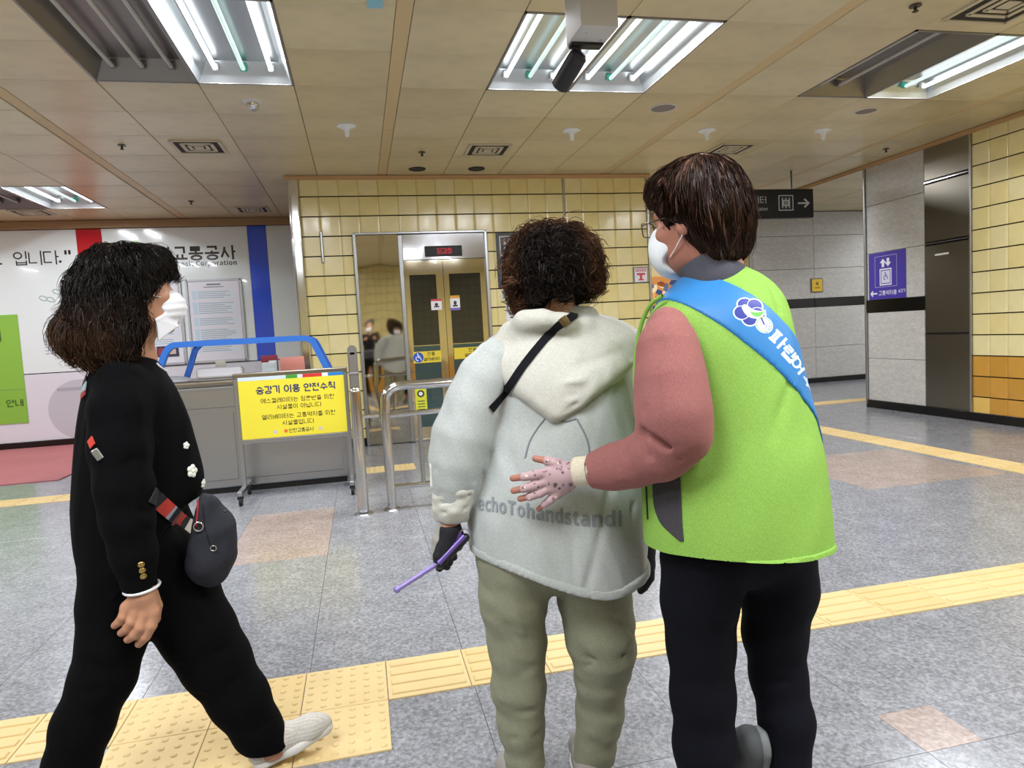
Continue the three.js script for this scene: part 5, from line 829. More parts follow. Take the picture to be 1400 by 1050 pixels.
  const trF = bumped(sect(0.006, trF0, half(P(1072, 1062, -1.405), P(1078, 1050, -1.40).sub(P(1066, 950, -1.45))), half(V(0, 0.07, 0), V(0, -1, 0))), (x, y, z) => trCr(x, y, z) + 0.003 * noise3(x * 14, y * 9, z * 14));
  const trF2 = sect(0.006, trF, half(P(1010, 700, -1.42), V(0, 1, 0)));
  const bt = bounds([V(0.55, 0.05, -1.65), V(1.15, 0.85, -1.2)], 0.02); W3.add('trousers', surf(trF2, bt.min, bt.max, 0.007), cloth(0x090a14, { roughness: 0.9 }), null, 'black navy trousers');
  const shM = [std({ color: 0x46484a, roughness: 0.7 }), std({ color: 0x6f7473, roughness: 0.6 })];
  const heelR = P(1030, 994, -1.40), toeR = V(heelR.x + 0.02, 0.02, heelR.z - 0.14);
  { const h = P(1050, 1004, -1.40), t = V(h.x + 0.045, 0.012, -1.53); shoe(h, t, V(-0.45, 0.9, 0.35), 0.225, 0.088, shM, W3); }
  shoe(V(fl.x, 0, -1.31), V(fl.x - 0.03, 0, -1.54), V(0, 1, 0), 0.235, 0.09, shM, W3);
  // head, collar, hair, mask, spectacles
  const HC = P(950, 302, -1.5), F = V(-0.5, -0.1, -0.86), fr = frameOf(HC, F, V(-0.12, 1, -0.05), 0.98);
  const nk = P(985, 372, -1.455).sub(HC), neckEnd = V(nk.dot(fr.x), nk.dot(fr.y), nk.dot(fr.z)), hs = headShape(neckEnd), headF = fr.local(hs.full);
  const bh = bounds([HC], 0.19); const skM = skin(0xa8705c);
  // hand on the back: bones in the picture, laid against the jacket further down
  const hz = -1.565, hp = (x, y, dz = 0) => P(x, y, hz + dz);
  const fingers = [[[[752, 645], [733, 649], [716, 652], [701, 654]], 6.6], [[[752, 656], [733, 663], [716, 668], [702, 671]], 6.6], [[[754, 666], [738, 674], [724, 679], [711, 682]], 6.4], [[[762, 675], [752, 684], [744, 690], [736, 696]], 5.4]], thumb = [[[775, 639], [762, 634], [748, 630], [732, 627]], 7];
  const bow = [0.012, 0.016, 0.008, -0.008];
  const fingerF = (set, grow, upto) => union(0.004, ...set.map(([pts, r]) => { const n = pts.map(([x, y], i) => [hp(x, y, bow[i]), PR(r * (1 - 0.07 * i) + grow, hz)]).slice(0, upto + 1); if (upto < 3) { const a = n[upto][0], b = hp(pts[upto][0], pts[upto][1], bow[upto]); n[upto] = [a.lerp(b, 1), n[upto][1]]; } return chain(n, 0.004); }));
  const palmF = (grow) => union(0.012, cap(hp(788, 646, 0.035), hp(772, 650, 0.02), PR(17 + grow, hz), PR(16 + grow, hz)), cap(hp(772, 645, 0.02), hp(750, 648, 0.014), PR(12 + grow, hz), PR(9 + grow, hz)), cap(hp(772, 652, 0.02), hp(750, 658, 0.014), PR(13 + grow, hz), PR(9 + grow, hz)), cap(hp(774, 658, 0.018), hp(755, 668, 0.012), PR(12 + grow, hz), PR(8.5 + grow, hz)), cap(hp(778, 660, 0.018), hp(763, 675, 0.012), PR(10 + grow, hz), PR(7 + grow, hz)));
  const all = [...fingers, thumb];
  const handF = union(0.007, palmF(-1.5), fingerF(all, -0.8, 3)), gloveF = union(0.007, palmF(0), fingerF(all, 0.4, 2));
  const bhd = bounds([hp(790, 600), hp(690, 710), hp(740, 650, 0.06), hp(800, 650, 0.06)], 0.03);
  const gloveT = canvasTex(256, 256, (c, w, h) => { for (let i = 0; i < 46; i++) { const x = rr(0, w), y = rr(0, h), r = rr(5, 13); c.fillStyle = ['#5c4a52', '#6b5a50', '#c7a7a0', '#8b6f78', '#d9c3bd'][i % 5]; c.beginPath(); for (let k = 0; k < 5; k++) c.ellipse(x + Math.cos(k * 1.26) * r * 0.5, y + Math.sin(k * 1.26) * r * 0.5, r * 0.4, r * 0.3, k * 1.26, 0, 7); c.fill(); } }, '#b79a9c'); gloveT.wrapS = gloveT.wrapT = THREE.RepeatWrapping; gloveT.repeat.set(9, 9);
  W3.add('glove', surf(gloveF, bhd.min, bhd.max, 0.0025), std({ map: gloveT, roughness: 0.9 }), null, 'fingerless mauve floral glove');
  // hidden body, continuous with head and hand
  const armN = sl.slice(1, -1).map(([p, r]) => [p, r * 0.6]), hid = union(0.05, cap(P(1005, 740, -1.42), P(985, 480, -1.45), 0.105, 0.12), cap(P(985, 480, -1.45), P(980, 400, -1.46), 0.11, 0.055), cap(P(925, 450, -1.41), P(1045, 435, -1.47), 0.03, 0.03), chain(armN, 0.01), chain(rs.map(([p, r]) => [p, r * 0.6]), 0.03), chain(legL.map(([p, r]) => [p, r * 0.7]), 0.03), chain(legR.map(([p, r]) => [p, r * 0.7]), 0.03), cap(P(812, 643, -1.485), hp(786, 646, 0.035), 0.017, 0.017));
  const bb = bounds([V(0.4, 0.08, -1.72), V(1.15, 1.4, -1.25)], 0.02);
  const rw = rs[rs.length - 1][0], rd = V(-0.55, -0.35, -0.45), bfh = bounds([rw], 0.22);
  W3.add('body', [surf(easyHand(rw.clone().addScaledVector(rd, 0.03), rd, V(0.3, -0.5, 0.4), 1), bfh.min, bfh.max, 0.004), surf(headF, bh.min, bh.max, 0.0035), surf(handF, bhd.min, bhd.max, 0.0025), surf(hid, bb.min, bb.max, 0.016)], skM);
  const cA = P(978, 384, -1.462), cB = P(958, 338, -1.49), cax = cB.clone().sub(cA).normalize();
  const colF = sect(0.006, cap(cA, cB, 0.073, 0.062), half(P(954, 349, -1.43), cax)), bco = bounds([P(905, 400, -1.55), P(1020, 335, -1.36)], 0.04);
  W3.add('collar', surf(colF, bco.min, bco.max, 0.004), cloth(0x55555e), null, 'grey collar');
  const hl = union(0.03, ell([0, 0.034, -0.03], [0.096, 0.113, 0.108]), ell([0, 0.085, 0.03], [0.084, 0.055, 0.078]), ell([0, -0.06, -0.068], [0.07, 0.07, 0.048]), ell([0, -0.02, -0.075], [0.083, 0.08, 0.06]));
  const hairL = (x, y, z) => { let d = hl(x, y, z); d = smax(d, -ell([0, -0.045, 0.095], [0.13, 0.095, 0.075])(x, y, z), 0.02); d = smax(d, -ell([0.09, -0.03, 0.02], [0.03, 0.04, 0.045])(Math.abs(x), y, z), 0.012); d = smax(d, -(y + 0.125 + 0.35 * (z + 0.07)), 0.015); return d + 0.0032 * noise3(x * 55, y * 16, z * 55) + 0.0025 * noise3(x * 110, y * 26, z * 110); };
  const hairF = fr.local(hairL);
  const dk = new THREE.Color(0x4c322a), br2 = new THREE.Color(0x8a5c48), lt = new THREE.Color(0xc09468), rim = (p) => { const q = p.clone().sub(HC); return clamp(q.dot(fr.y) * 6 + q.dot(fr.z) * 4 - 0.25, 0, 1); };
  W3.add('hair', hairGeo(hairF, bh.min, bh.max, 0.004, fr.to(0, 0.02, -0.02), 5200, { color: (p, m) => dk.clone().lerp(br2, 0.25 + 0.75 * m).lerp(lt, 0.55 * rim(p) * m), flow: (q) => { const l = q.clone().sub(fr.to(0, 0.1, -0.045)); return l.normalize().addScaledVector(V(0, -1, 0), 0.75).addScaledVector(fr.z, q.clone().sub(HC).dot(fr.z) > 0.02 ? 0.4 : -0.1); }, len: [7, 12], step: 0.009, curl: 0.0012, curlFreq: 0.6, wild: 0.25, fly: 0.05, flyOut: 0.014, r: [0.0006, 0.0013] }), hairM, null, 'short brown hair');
  const mk = (x, y, z) => { const a = ell([0, -0.055, 0.075], [0.066, 0.072, 0.055])(x, y, z); return smax(smax(a - 0.002 * Math.exp(-((x / 0.004) ** 2)), -(z - 0.05 - 0.25 * Math.abs(y + 0.06) + 0.012 * Math.sin((y + 0.06) * 70)), 0.006), y - 0.0 - 0.008 * (1 - Math.abs(x) / 0.05), 0.004); };
  const mask = W3.add('face_mask', surf(fr.local(mk), bh.min, bh.max, 0.0035), std({ color: 0xe9ecee, roughness: 0.8 }), null, 'white face mask');
  for (const s of [-1, 1]) W3.add('ear_loop', tube([fr.to(s * 0.06, -0.075, 0.045), fr.to(s * 0.072, -0.055, 0.015), fr.to(s * 0.08, -0.032, -0.012), fr.to(s * 0.083, 0.0, -0.034), fr.to(s * 0.08, 0.026, -0.02)], 0.0014, 24, 6), std({ color: 0xf0f0ee, roughness: 0.8 }), mask);
  const gm = std({ color: 0x3a2622, roughness: 0.35 }), gl = [];
  const rimPts = (s) => { const o = []; for (let i = 0; i < 24; i++) { const a = i / 24 * 6.283, c = Math.cos(a), n = Math.sin(a), e = 0.45; o.push(fr.to(s * 0.034 + 0.025 * Math.sign(c) * Math.abs(c) ** e, 0.006 + 0.017 * Math.sign(n) * Math.abs(n) ** e, 0.118 - 0.006 * Math.abs(c))); } return o; };
  gl.push(tube([fr.to(0.01, 0.012, 0.118), fr.to(0, 0.016, 0.12), fr.to(-0.01, 0.012, 0.118)], 0.0014, 8, 6));
  for (const s of [-1, 1]) { gl.push(tube(rimPts(s), 0.0014, 60, 6, true)); gl.push(tube([fr.to(s * 0.059, 0.014, 0.112), fr.to(s * 0.079, 0.014, 0.09), fr.to(s * 0.083, 0.014, 0.02), fr.to(s * 0.082, 0.01, -0.02), fr.to(s * 0.08, -0.01, -0.038)], 0.0016, 30, 6)); }
  const spec = W3.add('spectacles', gl, gm, null, 'dark rimmed spectacles');
  for (const s of [-1, 1]) { const c = fr.to(s * 0.034, 0.006, 0.116); const lg = new THREE.CircleGeometry(1, 24).scale(0.023, 0.0155, 1); lg.applyMatrix4(new THREE.Matrix4().makeBasis(fr.x, fr.y, fr.z)).translate(c.x, c.y, c.z); W3.add('lens', lg, phy({ color: 0xffffff, transmission: 1, roughness: 0.02, thickness: 0, ior: 1.5 }), spec); }
}
// ---------- the woman in the pale hooded jacket ----------
{
  const Zc = -1.75, base = V(0.5, 0, -1.75), W2 = person('curly-haired woman in a pale hooded jacket and khaki trousers, seen from behind', base);
  const bot = P(768, 800, -1.75), top = P(757, 425, -1.78), mid = bot.clone().lerp(top, 0.5);
  const R = (xl, yl, xr, yr, b, dz) => [PV(xl, yl, mid), PV(xr, yr, mid), b, dz];
  const body = loft(bot, top, [R(654, 812, 884, 812, 0.165, 0.01), R(651, 770, 884, 770, 0.166, 0.008), R(643, 720, 884, 716, 0.164, 0.006), R(644, 670, 882, 668, 0.158, 0.003), R(657, 610, 878, 610, 0.148, 0), R(668, 560, 873, 560, 0.142, -0.002), R(666, 515, 868, 515, 0.132, -0.006), R(660, 485, 864, 485, 0.115, -0.012), R(664, 462, 854, 464, 0.095, -0.02), R(690, 444, 832, 446, 0.07, -0.028), R(712, 430, 806, 432, 0.056, -0.032)], 2.35);
  // hem cut: dips towards the right
  const hemA = P(655, 778, -1.60), hemB = P(812, 816, -1.60), hemC = P(884, 770, -1.72), hemD = P(740, 800, -1.60);
  const hemCut = (x, y, z) => { const u = clamp((x - hemA.x) / (hemC.x - hemA.x), -0.3, 1.3); const yy = lerp(hemA.y, lerp(hemB.y, hemC.y, sstep(0.62, 1.02, u)), sstep(-0.1, 0.72, u)); return yy - y; };
  const sl = [node(676, 492, 29, -1.75), node(660, 520, 33, -1.745), node(645, 555, 36, -1.74), node(632, 595, 37, -1.735), node(625, 630, 34, -1.735), node(622, 660, 28, -1.74), node(620, 688, 21, -1.745), node(618, 712, 18, -1.75)];
  const sr = [node(852, 492, 26, -1.77), node(868, 535, 28, -1.80), node(872, 590, 28, -1.82), node(878, 650, 25, -1.83), node(880, 700, 19, -1.84), node(882, 735, 15, -1.84)];
  const f1 = foldNoise(V(0.15, 1, 0), 10, 1.3, 0.0055, 3), f2 = foldNoise(V(-0.35, 1, 0), 18, 2.4, 0.0045, 19);
  const cr = creases([[P(840, 640, -1.6), P(800, 805, -1.58), 0.014, 0.008], [P(862, 690, -1.62), P(846, 800, -1.6), 0.01, 0.007], [P(700, 700, -1.58), P(672, 660, -1.6), 0.01, 0.006], [P(684, 640, -1.6), P(664, 700, -1.6), 0.012, -0.006], [P(735, 740, -1.58), P(728, 800, -1.58), 0.012, 0.004], [P(664, 560, -1.64), P(654, 650, -1.64), 0.012, 0.012], [P(655, 690, -1.6), P(672, 775, -1.6), 0.012, -0.006], [P(780, 740, -1.58), P(788, 810, -1.58), 0.01, 0.005]]);
  const slCr = creases([[P(655, 500, -1.72), P(640, 590, -1.7), 0.01, 0.005], [P(668, 535, -1.72), P(640, 560, -1.7), 0.009, 0.006], [P(605, 600, -1.7), P(650, 625, -1.7), 0.01, 0.005], [P(598, 640, -1.7), P(645, 655, -1.7), 0.009, 0.006], [P(605, 672, -1.7), P(640, 668, -1.7), 0.008, 0.005], [P(680, 480, -1.72), P(664, 520, -1.7), 0.008, 0.004]]);
  const sleeves = union(0.03, chain(sl, 0.03), chain(sr, 0.03));
  const torso = sect(0.004, body, hemCut);
  jacketF = bumped(union(0.012, torso, sect(0.005, sleeves, half(P(617, 709, -1.75), P(616, 720, -1.75).sub(P(622, 660, -1.74))))), (x, y, z) => 0.8 * f1(x, y, z) * sstep(1.3, 1.0, y) + f2(x, y, z) + cr(x, y, z) + slCr(x, y, z));
  const nylon = cloth(0xc6cbc7, { roughness: 0.5, sheen: 0.35, sheenColor: new THREE.Color(0xffffff), sheenRoughness: 0.4, bumpScale: 0.00015 }), nylon2 = cloth(0xd8d6ca, { roughness: 0.55, sheen: 0.3, sheenColor: new THREE.Color(0xffffff), sheenRoughness: 0.4, bumpScale: 0.00015 });
  const bj = bounds([P(590, 420, -1.98), P(905, 420, -1.98), P(590, 830, -1.55), P(905, 830, -1.55), P(600, 420, -1.55)], 0.04);
  const jk = W2.add('jacket', surf(jacketF, bj.min, bj.max, 0.0065), nylon);
  W2.add('hem_band', surf(sect(0.003, inflate(sect(0.004, body, hemCut), 0.0035), (x, y, z) => -hemCut(x, y, z) - 0.022), bj.min, bj.max, 0.0065), nylon, jk);
  // rolled cuff of the left sleeve
  const cuff = bumped(sect(0.004, chain([node(621, 668, 30, -1.74), node(618, 690, 26, -1.745), node(617, 708, 22, -1.75)], 0.02), half(P(617, 712, -1.75), V(-0.1, -1, 0)), half(P(618, 655, -1.75), V(0, 1, 0))), (x, y, z) => 0.004 * noise3(x * 40, y * 60, z * 40) + creases([[P(595, 690, -1.7), P(640, 676, -1.7), 0.006, 0.008], [P(600, 702, -1.7), P(640, 694, -1.7), 0.005, 0.006]])(x, y, z));
  const bcf = bounds([P(617, 690, -1.75)], 0.09); W2.add('rolled_cuff', surf(cuff, bcf.min, bcf.max, 0.004), nylon2, jk, 'cream rolled cuff');
  W2.add('cuff_tab', surf(union(0.01, cap(P(594, 636, -1.72), P(603, 648, -1.715), 0.011, 0.011), cap(P(594, 636, -1.72), P(592, 664, -1.73), 0.011, 0.008)), bounds([P(597, 650, -1.72)], 0.07).min, bounds([P(597, 650, -1.72)], 0.07).max, 0.004), std({ color: 0xe6e4de, roughness: 0.7 }), jk, 'white knotted tab');
  // hood lying on the back: a pointed pouch below a rolled neck opening
  const hz = (x, y, dz) => P(x, y, -1.6 + dz);
  const edge = (x0, y0, x1, y1) => { const A = hz(x0, y0, 0), B = hz(x1, y1, 0), n = B.clone().sub(A).cross(ray((x0 + x1) / 2, (y0 + y1) / 2)).normalize(); return half(A, n); };   // keeps what lies to the left of A>B as seen
  const thick = (x, y, z) => torso(x, y, z) - 0.026 - 0.012 * noise3(x * 9 + 4, y * 7, z * 9);
  const pouch = sect(0.03, thick, edge(760, 584, 648, 500), edge(878, 496, 758, 584), (x, y, z) => -1.76 - z + 0.25 * (1.2 - y) * 0);
  const roll = chain([[P(700, 465, -1.80), 0.018], [P(703, 453, -1.75), 0.02], [P(716, 441, -1.705), 0.021], [P(742, 437, -1.68), 0.021], [P(772, 442, -1.68), 0.021], [P(800, 447, -1.70), 0.02], [P(822, 457, -1.74), 0.019], [P(832, 467, -1.80), 0.016]], 0.03);
  const hood0 = union(0.03, pouch, roll);
  const hcr = creases([[hz(757, 500, 0), hz(757, 572, 0.0), 0.005, 0.006], [hz(728, 478, 0.03), hz(750, 524, 0.0), 0.012, 0.012], [hz(770, 506, 0.0), hz(850, 478, -0.03), 0.011, 0.01], [hz(676, 500, -0.02), hz(740, 556, 0.0), 0.007, 0.005], [hz(716, 458, -0.03), hz(694, 486, -0.02), 0.01, 0.008], [hz(806, 456, -0.04), hz(782, 486, 0), 0.011, 0.01], [hz(850, 498, -0.04), hz(775, 562, 0.0), 0.007, 0.005], [hz(724, 528, 0.0), hz(795, 520, 0.0), 0.011, -0.007], [hz(735, 545, 0.0), hz(785, 540, 0.0), 0.007, 0.005], [hz(836, 470, -0.04), hz(862, 490, -0.04), 0.008, 0.006]]);
  const hoodF = bumped(hood0, (x, y, z) => hcr(x, y, z) + 0.004 * noise3(x * 17, y * 14, z * 17) + 0.0025 * noise3(x * 38, y * 24, z * 30));
  const bhd = bounds([P(640, 420, -1.82), P(880, 420, -1.82), P(640, 590, -1.55), P(880, 590, -1.55), P(757, 590, -1.5)], 0.03);
  const hood = W2.add('hood', surf(hoodF, bhd.min, bhd.max, 0.005), nylon2, null, 'folded back hood');
  const both = union(0.004, jacketF, hoodF);
  W2.add('bag_strap', strap(both, [[785, 431], [776, 437], [760, 448], [740, 470], [716, 500], [694, 532], [671, 560]], 0.021, 0.003, 0.001, 60), cloth(0x15151a), null, 'black bag strap');
  W2.add('strap_buckle', strap(both, [[776, 437], [771, 440], [767, 443]], 0.025, 0.005, 0.002, 8), std({ color: 0x6e5c3c, metalness: 0.8, roughness: 0.35 }), null, 'small brass strap buckle');
  for (const g of [cord(jacketF, [[745, 572], [733, 588], [724, 604], [718, 626]], 0.0022, 0.0), cord(jacketF, [[757, 574], [775, 576], [788, 572]], 0.0022, 0.0), cord(jacketF, [[789, 573], [798, 590], [804, 606], [806, 626]], 0.0022, 0.0)]) W2.add('seam_cord', g, std({ color: 0x7e858a, roughness: 0.8 }), jk, 'grey stitched seam');
  // lettering printed across the back
  const font = await new FontLoader().loadAsync('fonts/droid/droid_sans_bold.typeface.json');
  const word = 'echoTohandstandi', lp = new THREE.CatmullRomCurve3([V(654, 697, 0), V(684, 701, 0), V(720, 708, 0), V(760, 715, 0), V(800, 719, 0), V(853, 720, 0)]), letters = [];
  const sizes = [...word].map((c) => new TextGeometry(c, { font, size: 1, depth: 0.01, curveSegments: 4 })); const wid = sizes.map((g) => { g.computeBoundingBox(); return g.boundingBox.max.x - g.boundingBox.min.x + 0.16; }), tot = wid.reduce((a, b) => a + b, 0); let acc = 0;
  sizes.forEach((g, i) => {
    const q = g.index ? g.toNonIndexed() : g, p = q.attributes.position, hgt = lerp(19, 21, i / 15);
    for (let k = 0; k < p.count; k++) { const t = clamp((acc + p.getX(k) - g.boundingBox.min.x) / tot, 0, 1), c = lp.getPoint(t), s = lift(jacketF, c.x, c.y - p.getY(k) * hgt, p.getZ(k) > 0.005 ? 0.0019 : 0.0002); if (s) p.setXYZ(k, s.x, s.y, s.z); }
    q.computeVertexNormals(); letters.push(q); acc += wid[i];
  });
  W2.add('lettering', letters, std({ color: 0x848c90, roughness: 0.9 }), jk, 'grey printed letters');
  // trousers
  const legL = [node(703, 770, 50, -1.75), node(702, 820, 44.5, -1.75), node(708, 880, 38, -1.75), node(709, 940, 34.5, -1.75), node(713, 990, 29, -1.75), node(718, 1040, 24, -1.75)], legR = [node(815, 770, 50, -1.74), node(811, 815, 48, -1.735), node(820, 865, 46, -1.72), node(826, 892, 40, -1.715), node(822, 925, 33.5, -1.73), node(820, 975, 31, -1.755), node(812, 1030, 28.5, -1.775)];
  const fl = P(719, 1075, -1.75), hemR = P(812, 1041, -1.775);
  const tcr = creases([[P(775, 905, -1.66), P(850, 893, -1.64), 0.009, 0.011], [P(800, 912, -1.66), P(862, 880, -1.64), 0.008, 0.008], [P(835, 842, -1.64), P(866, 866, -1.66), 0.008, 0.005], [P(680, 940, -1.68), P(735, 915, -1.66), 0.01, 0.008], [P(684, 985, -1.68), P(735, 970, -1.68), 0.01, 0.006], [P(780, 880, -1.66), P(812, 905, -1.64), 0.008, 0.006], [P(690, 860, -1.66), P(730, 890, -1.66), 0.012, 0.005], [P(700, 1010, -1.7), P(738, 1000, -1.7), 0.008, 0.005], [P(700, 800, -1.66), P(715, 880, -1.66), 0.014, -0.004]]);
  const tr0 = union(0.03, chain([...legL, [V(fl.x, 0.1, fl.z), PRP(21, fl)]], 0.03), chain(legR, 0.03), cap(P(720, 745, -1.75), P(805, 745, -1.75), 0.125, 0.125));
  const trF = bumped(sect(0.005, tr0, (x, y, z) => (x > 0.44 ? hemR.y - y : 0.07 - y), half(P(760, 720, -1.75), V(0, 1, 0))), (x, y, z) => tcr(x, y, z) + 0.004 * noise3(x * 18, y * 7, z * 18) + 0.0035 * noise3(x * 20 + y * 14, y * 34, z * 20));
  const bt = bounds([V(0.15, 0.06, -1.95), V(0.78, 0.78, -1.55)], 0.02);
  W2.add('trousers', surf(trF, bt.min, bt.max, 0.006), cloth(0x94957d, { roughness: 0.85 }), null, 'khaki cropped trousers');
  const shM = [std({ color: 0x8a8580, roughness: 0.8 }), std({ color: 0xd8d4cc, roughness: 0.7 })];
  const hemCutL = 0; shoe(V(fl.x, 0, -1.68), V(fl.x - 0.03, 0, -1.91), V(0, 1, 0), 0.235, 0.088, shM, W2); const fr0 = P(803, 1075, -1.77); shoe(V(fr0.x, 0, -1.72), V(fr0.x + 0.04, 0, -1.95), V(0, 1, 0), 0.235, 0.088, shM, W2);
  // head
  const HC = P(757, 372, -1.80), Fd = V(0.3, -0.22, -0.93), fr = frameOf(HC, Fd, V(-0.03, 1, 0), 0.93), nk = P(760, 440, -1.77).sub(HC), hs = headShape(V(nk.dot(fr.x), nk.dot(fr.y), nk.dot(fr.z)).multiplyScalar(1 / 0.93));
  const bh = bounds([HC], 0.19), skM = skin(0xb9876a);
  const arm = union(0.02, chain(sl.map(([p, r]) => [p, r * 0.6]), 0.02), chain(sr.map(([p, r]) => [p, r * 0.6]), 0.02));
  const hid = union(0.05, cap(P(768, 760, -1.75), P(760, 520, -1.77), 0.1, 0.11), cap(P(760, 520, -1.77), P(760, 440, -1.77), 0.1, 0.05), arm, chain([...legL.map(([p, r]) => [p, r * 0.7]), [V(fl.x, 0.07, fl.z), 0.032]], 0.03), chain([...legR.map(([p, r]) => [p, r * 0.7]), [P(803, 1060, -1.775), 0.033], [V(fr0.x, 0.06, -1.77), 0.034]], 0.02));
  // hands: the left one, gloved, holds the purple handle; the right one hangs in a dark glove
  const g1 = (x, y, d = 0) => P(x, y, -1.745 + d), r1 = (r) => PRP(r, P(610, 745, -1.745));
  const handL = union(0.008, cap(g1(614, 712), g1(612, 728), r1(13), r1(14)), cap(g1(613, 725, 0.012), g1(607, 748, 0.014), r1(13), r1(11)), cap(g1(620, 722, -0.004), g1(618, 745, 0.0), r1(11), r1(9)));
  const fgL = union(0.003, chain([[g1(603, 745, 0.022), r1(6.4)], [g1(598, 760, 0.026), r1(6.2)], [g1(599, 770, 0.018), r1(5.6)], [g1(601, 777, 0.006), r1(5)]], 0.003), chain([[g1(609, 747, 0.02), r1(6.4)], [g1(605, 763, 0.026), r1(6.2)], [g1(607, 772, 0.014), r1(5.6)], [g1(611, 775, 0.0), r1(5)]], 0.003), chain([[g1(614, 746, 0.014), r1(6)], [g1(612, 762, 0.018), r1(5.6)], [g1(615, 769, 0.004), r1(5)]], 0.003), chain([[g1(619, 743, 0.01), r1(5.6)], [g1(619, 756, 0.012), r1(5.2)], [g1(621, 762, 0.0), r1(4.6)]], 0.003), chain([[g1(625, 726, -0.01), r1(7.5)], [g1(631, 738, -0.016), r1(6.5)], [g1(627, 748, -0.02), r1(5.6)]], 0.003));
  const gloveL = union(0.006, handL, fgL), bl = bounds([g1(610, 745)], 0.11);
  const g2 = (x, y, d = 0) => P(x, y, -1.83 + d), r2 = (r) => PRP(r, P(882, 770, -1.83));
  const gloveR = union(0.005, cap(g2(882, 735), g2(883, 752), r2(11), r2(13)), cap(g2(883, 750), g2(886, 772, 0.01), r2(13), r2(10)), chain([[g2(890, 770, 0.008), r2(6)], [g2(889, 790, 0.012), r2(5.8)], [g2(881, 803, 0.006), r2(5.2)], [g2(876, 808), r2(4.6)]], 0.003), chain([[g2(884, 772), r2(6)], [g2(884, 792, 0), r2(5.8)], [g2(876, 805, -0.004), r2(5)]], 0.003), chain([[g2(888, 772, -0.012), r2(6)], [g2(889, 790, -0.016), r2(5.6)], [g2(884, 800, -0.018), r2(5)]], 0.003), chain([[g2(886, 770, -0.022), r2(5.5)], [g2(887, 785, -0.026), r2(5)], [g2(884, 793, -0.028), r2(4.5)]], 0.003), chain([[g2(878, 752, -0.01), r2(6.5)], [g2(873, 765, -0.014), r2(6)], [g2(873, 776, -0.016), r2(5)]], 0.003)), brg = bounds([g2(882, 770)], 0.11);
  const bb = bounds([V(0.12, 0.05, -1.97), V(0.85, 1.35, -1.6)], 0.02);
  W2.add('body', [surf(fr.local(hs.full), bh.min, bh.max, 0.0035), surf(inflate(gloveL, -0.0015), bl.min, bl.max, 0.003), surf(inflate(gloveR, -0.0015), brg.min, brg.max, 0.003), surf(hid, bb.min, bb.max, 0.014)], skM);
  const dark = std({ color: 0x16151a, roughness: 0.85 });
  W2.add('glove', surf(sect(0.003, gloveL, half(g1(614, 716), V(0.05, 1, 0))), bl.min, bl.max, 0.003), dark, null, 'black glove with a grey back'); W2.add('glove', surf(sect(0.003, gloveR, half(g2(882, 738), V(0, 1, 0))), brg.min, brg.max, 0.003), dark, null, 'dark glove');
  W2.add('glove_back', surf(sect(0.003, inflate(union(0.008, cap(g1(607, 708, 0.002), g1(598, 738, 0.01), r1(7), r1(6)), cap(g1(598, 738, 0.01), g1(594, 762, 0.014), r1(6), r1(4))), 0.0015), half(g1(606, 706), V(0.05, 1, 0))), bl.min, bl.max, 0.003), std({ color: 0x9a978f, roughness: 0.9 }), null, 'grey knitted glove back');
  // hair: a mop of loose curls
  const hl = union(0.03, ell([0, 0.02, -0.035], [0.122, 0.105, 0.098]), ell([0, -0.03, -0.06], [0.12, 0.075, 0.07]), ell([0, 0.075, 0.0], [0.085, 0.05, 0.085]), ell([0.07, -0.05, -0.02], [0.05, 0.06, 0.06]), ell([-0.07, -0.05, -0.02], [0.05, 0.055, 0.06]));
  const hairF = fr.local((x, y, z) => { let d = hl(x, y, z); d = smax(d, -ell([0, -0.05, 0.1], [0.12, 0.1, 0.075])(x, y, z), 0.02); d = smax(d, -(y + 0.083 + 0.25 * x), 0.02); return d + 0.011 * noise3(x * 34, y * 30, z * 34) + 0.006 * noise3(x * 80, y * 70, z * 80); });
  const c0 = new THREE.Color(0x1a110e), c1 = new THREE.Color(0x3c271f), c2 = new THREE.Color(0xb9764a);  // c2: backlight on the outer curls, painted into the hair colour
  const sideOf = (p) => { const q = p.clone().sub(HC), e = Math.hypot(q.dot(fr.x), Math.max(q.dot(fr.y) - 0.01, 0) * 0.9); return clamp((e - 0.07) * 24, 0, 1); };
  W2.add('hair', hairGeo(hairF, bh.min, bh.max, 0.0045, fr.to(0, 0.01, -0.03), 4600, { color: (p, m) => c0.clone().lerp(c1, m).lerp(c2, sideOf(p) * (0.25 + 0.75 * m)), flow: (q) => { const l = q.clone().sub(fr.to(-0.01, 0.1, -0.05)); return l.normalize().addScaledVector(V(0, -1, 0), 0.5); }, len: [9, 15], step: 0.0075, curl: 0.009, curlFreq: 1.0, wild: 0.9, fly: 0.45, flyOut: 0.03, r: [0.0008, 0.0017], more: [[900, { curl: 0.014, curlFreq: 0.85, r: [0.0011, 0.0021], len: [8, 13], fly: 0.5, flyOut: 0.03 }]] }), hairM, null, 'dark brown curls, sides painted lighter for the backlight');
  const mk = (x, y, z) => smax(smax(ell([0, -0.055, 0.07], [0.074, 0.07, 0.055])(x, y, z), -(z - 0.018), 0.006), y + 0.003, 0.004);
  W2.add('face_mask', surf(fr.local(mk), bh.min, bh.max, 0.004), std({ color: 0xe4dfe6, roughness: 0.8 }), null, 'pale face mask');
  W2.add('necklace', tube([P(772, 424, -1.715), P(784, 428, -1.715), P(796, 430, -1.73), P(803, 434, -1.75)], 0.0012, 24, 6), std({ color: 0xd8c79a, metalness: 1, roughness: 0.25 }), null, 'thin necklace');
  // what she holds
  const ca = thing('folding_cane', 'purple folding cane with dark handle in the black-gloved hand', 'cane', [0, 0, 0]);
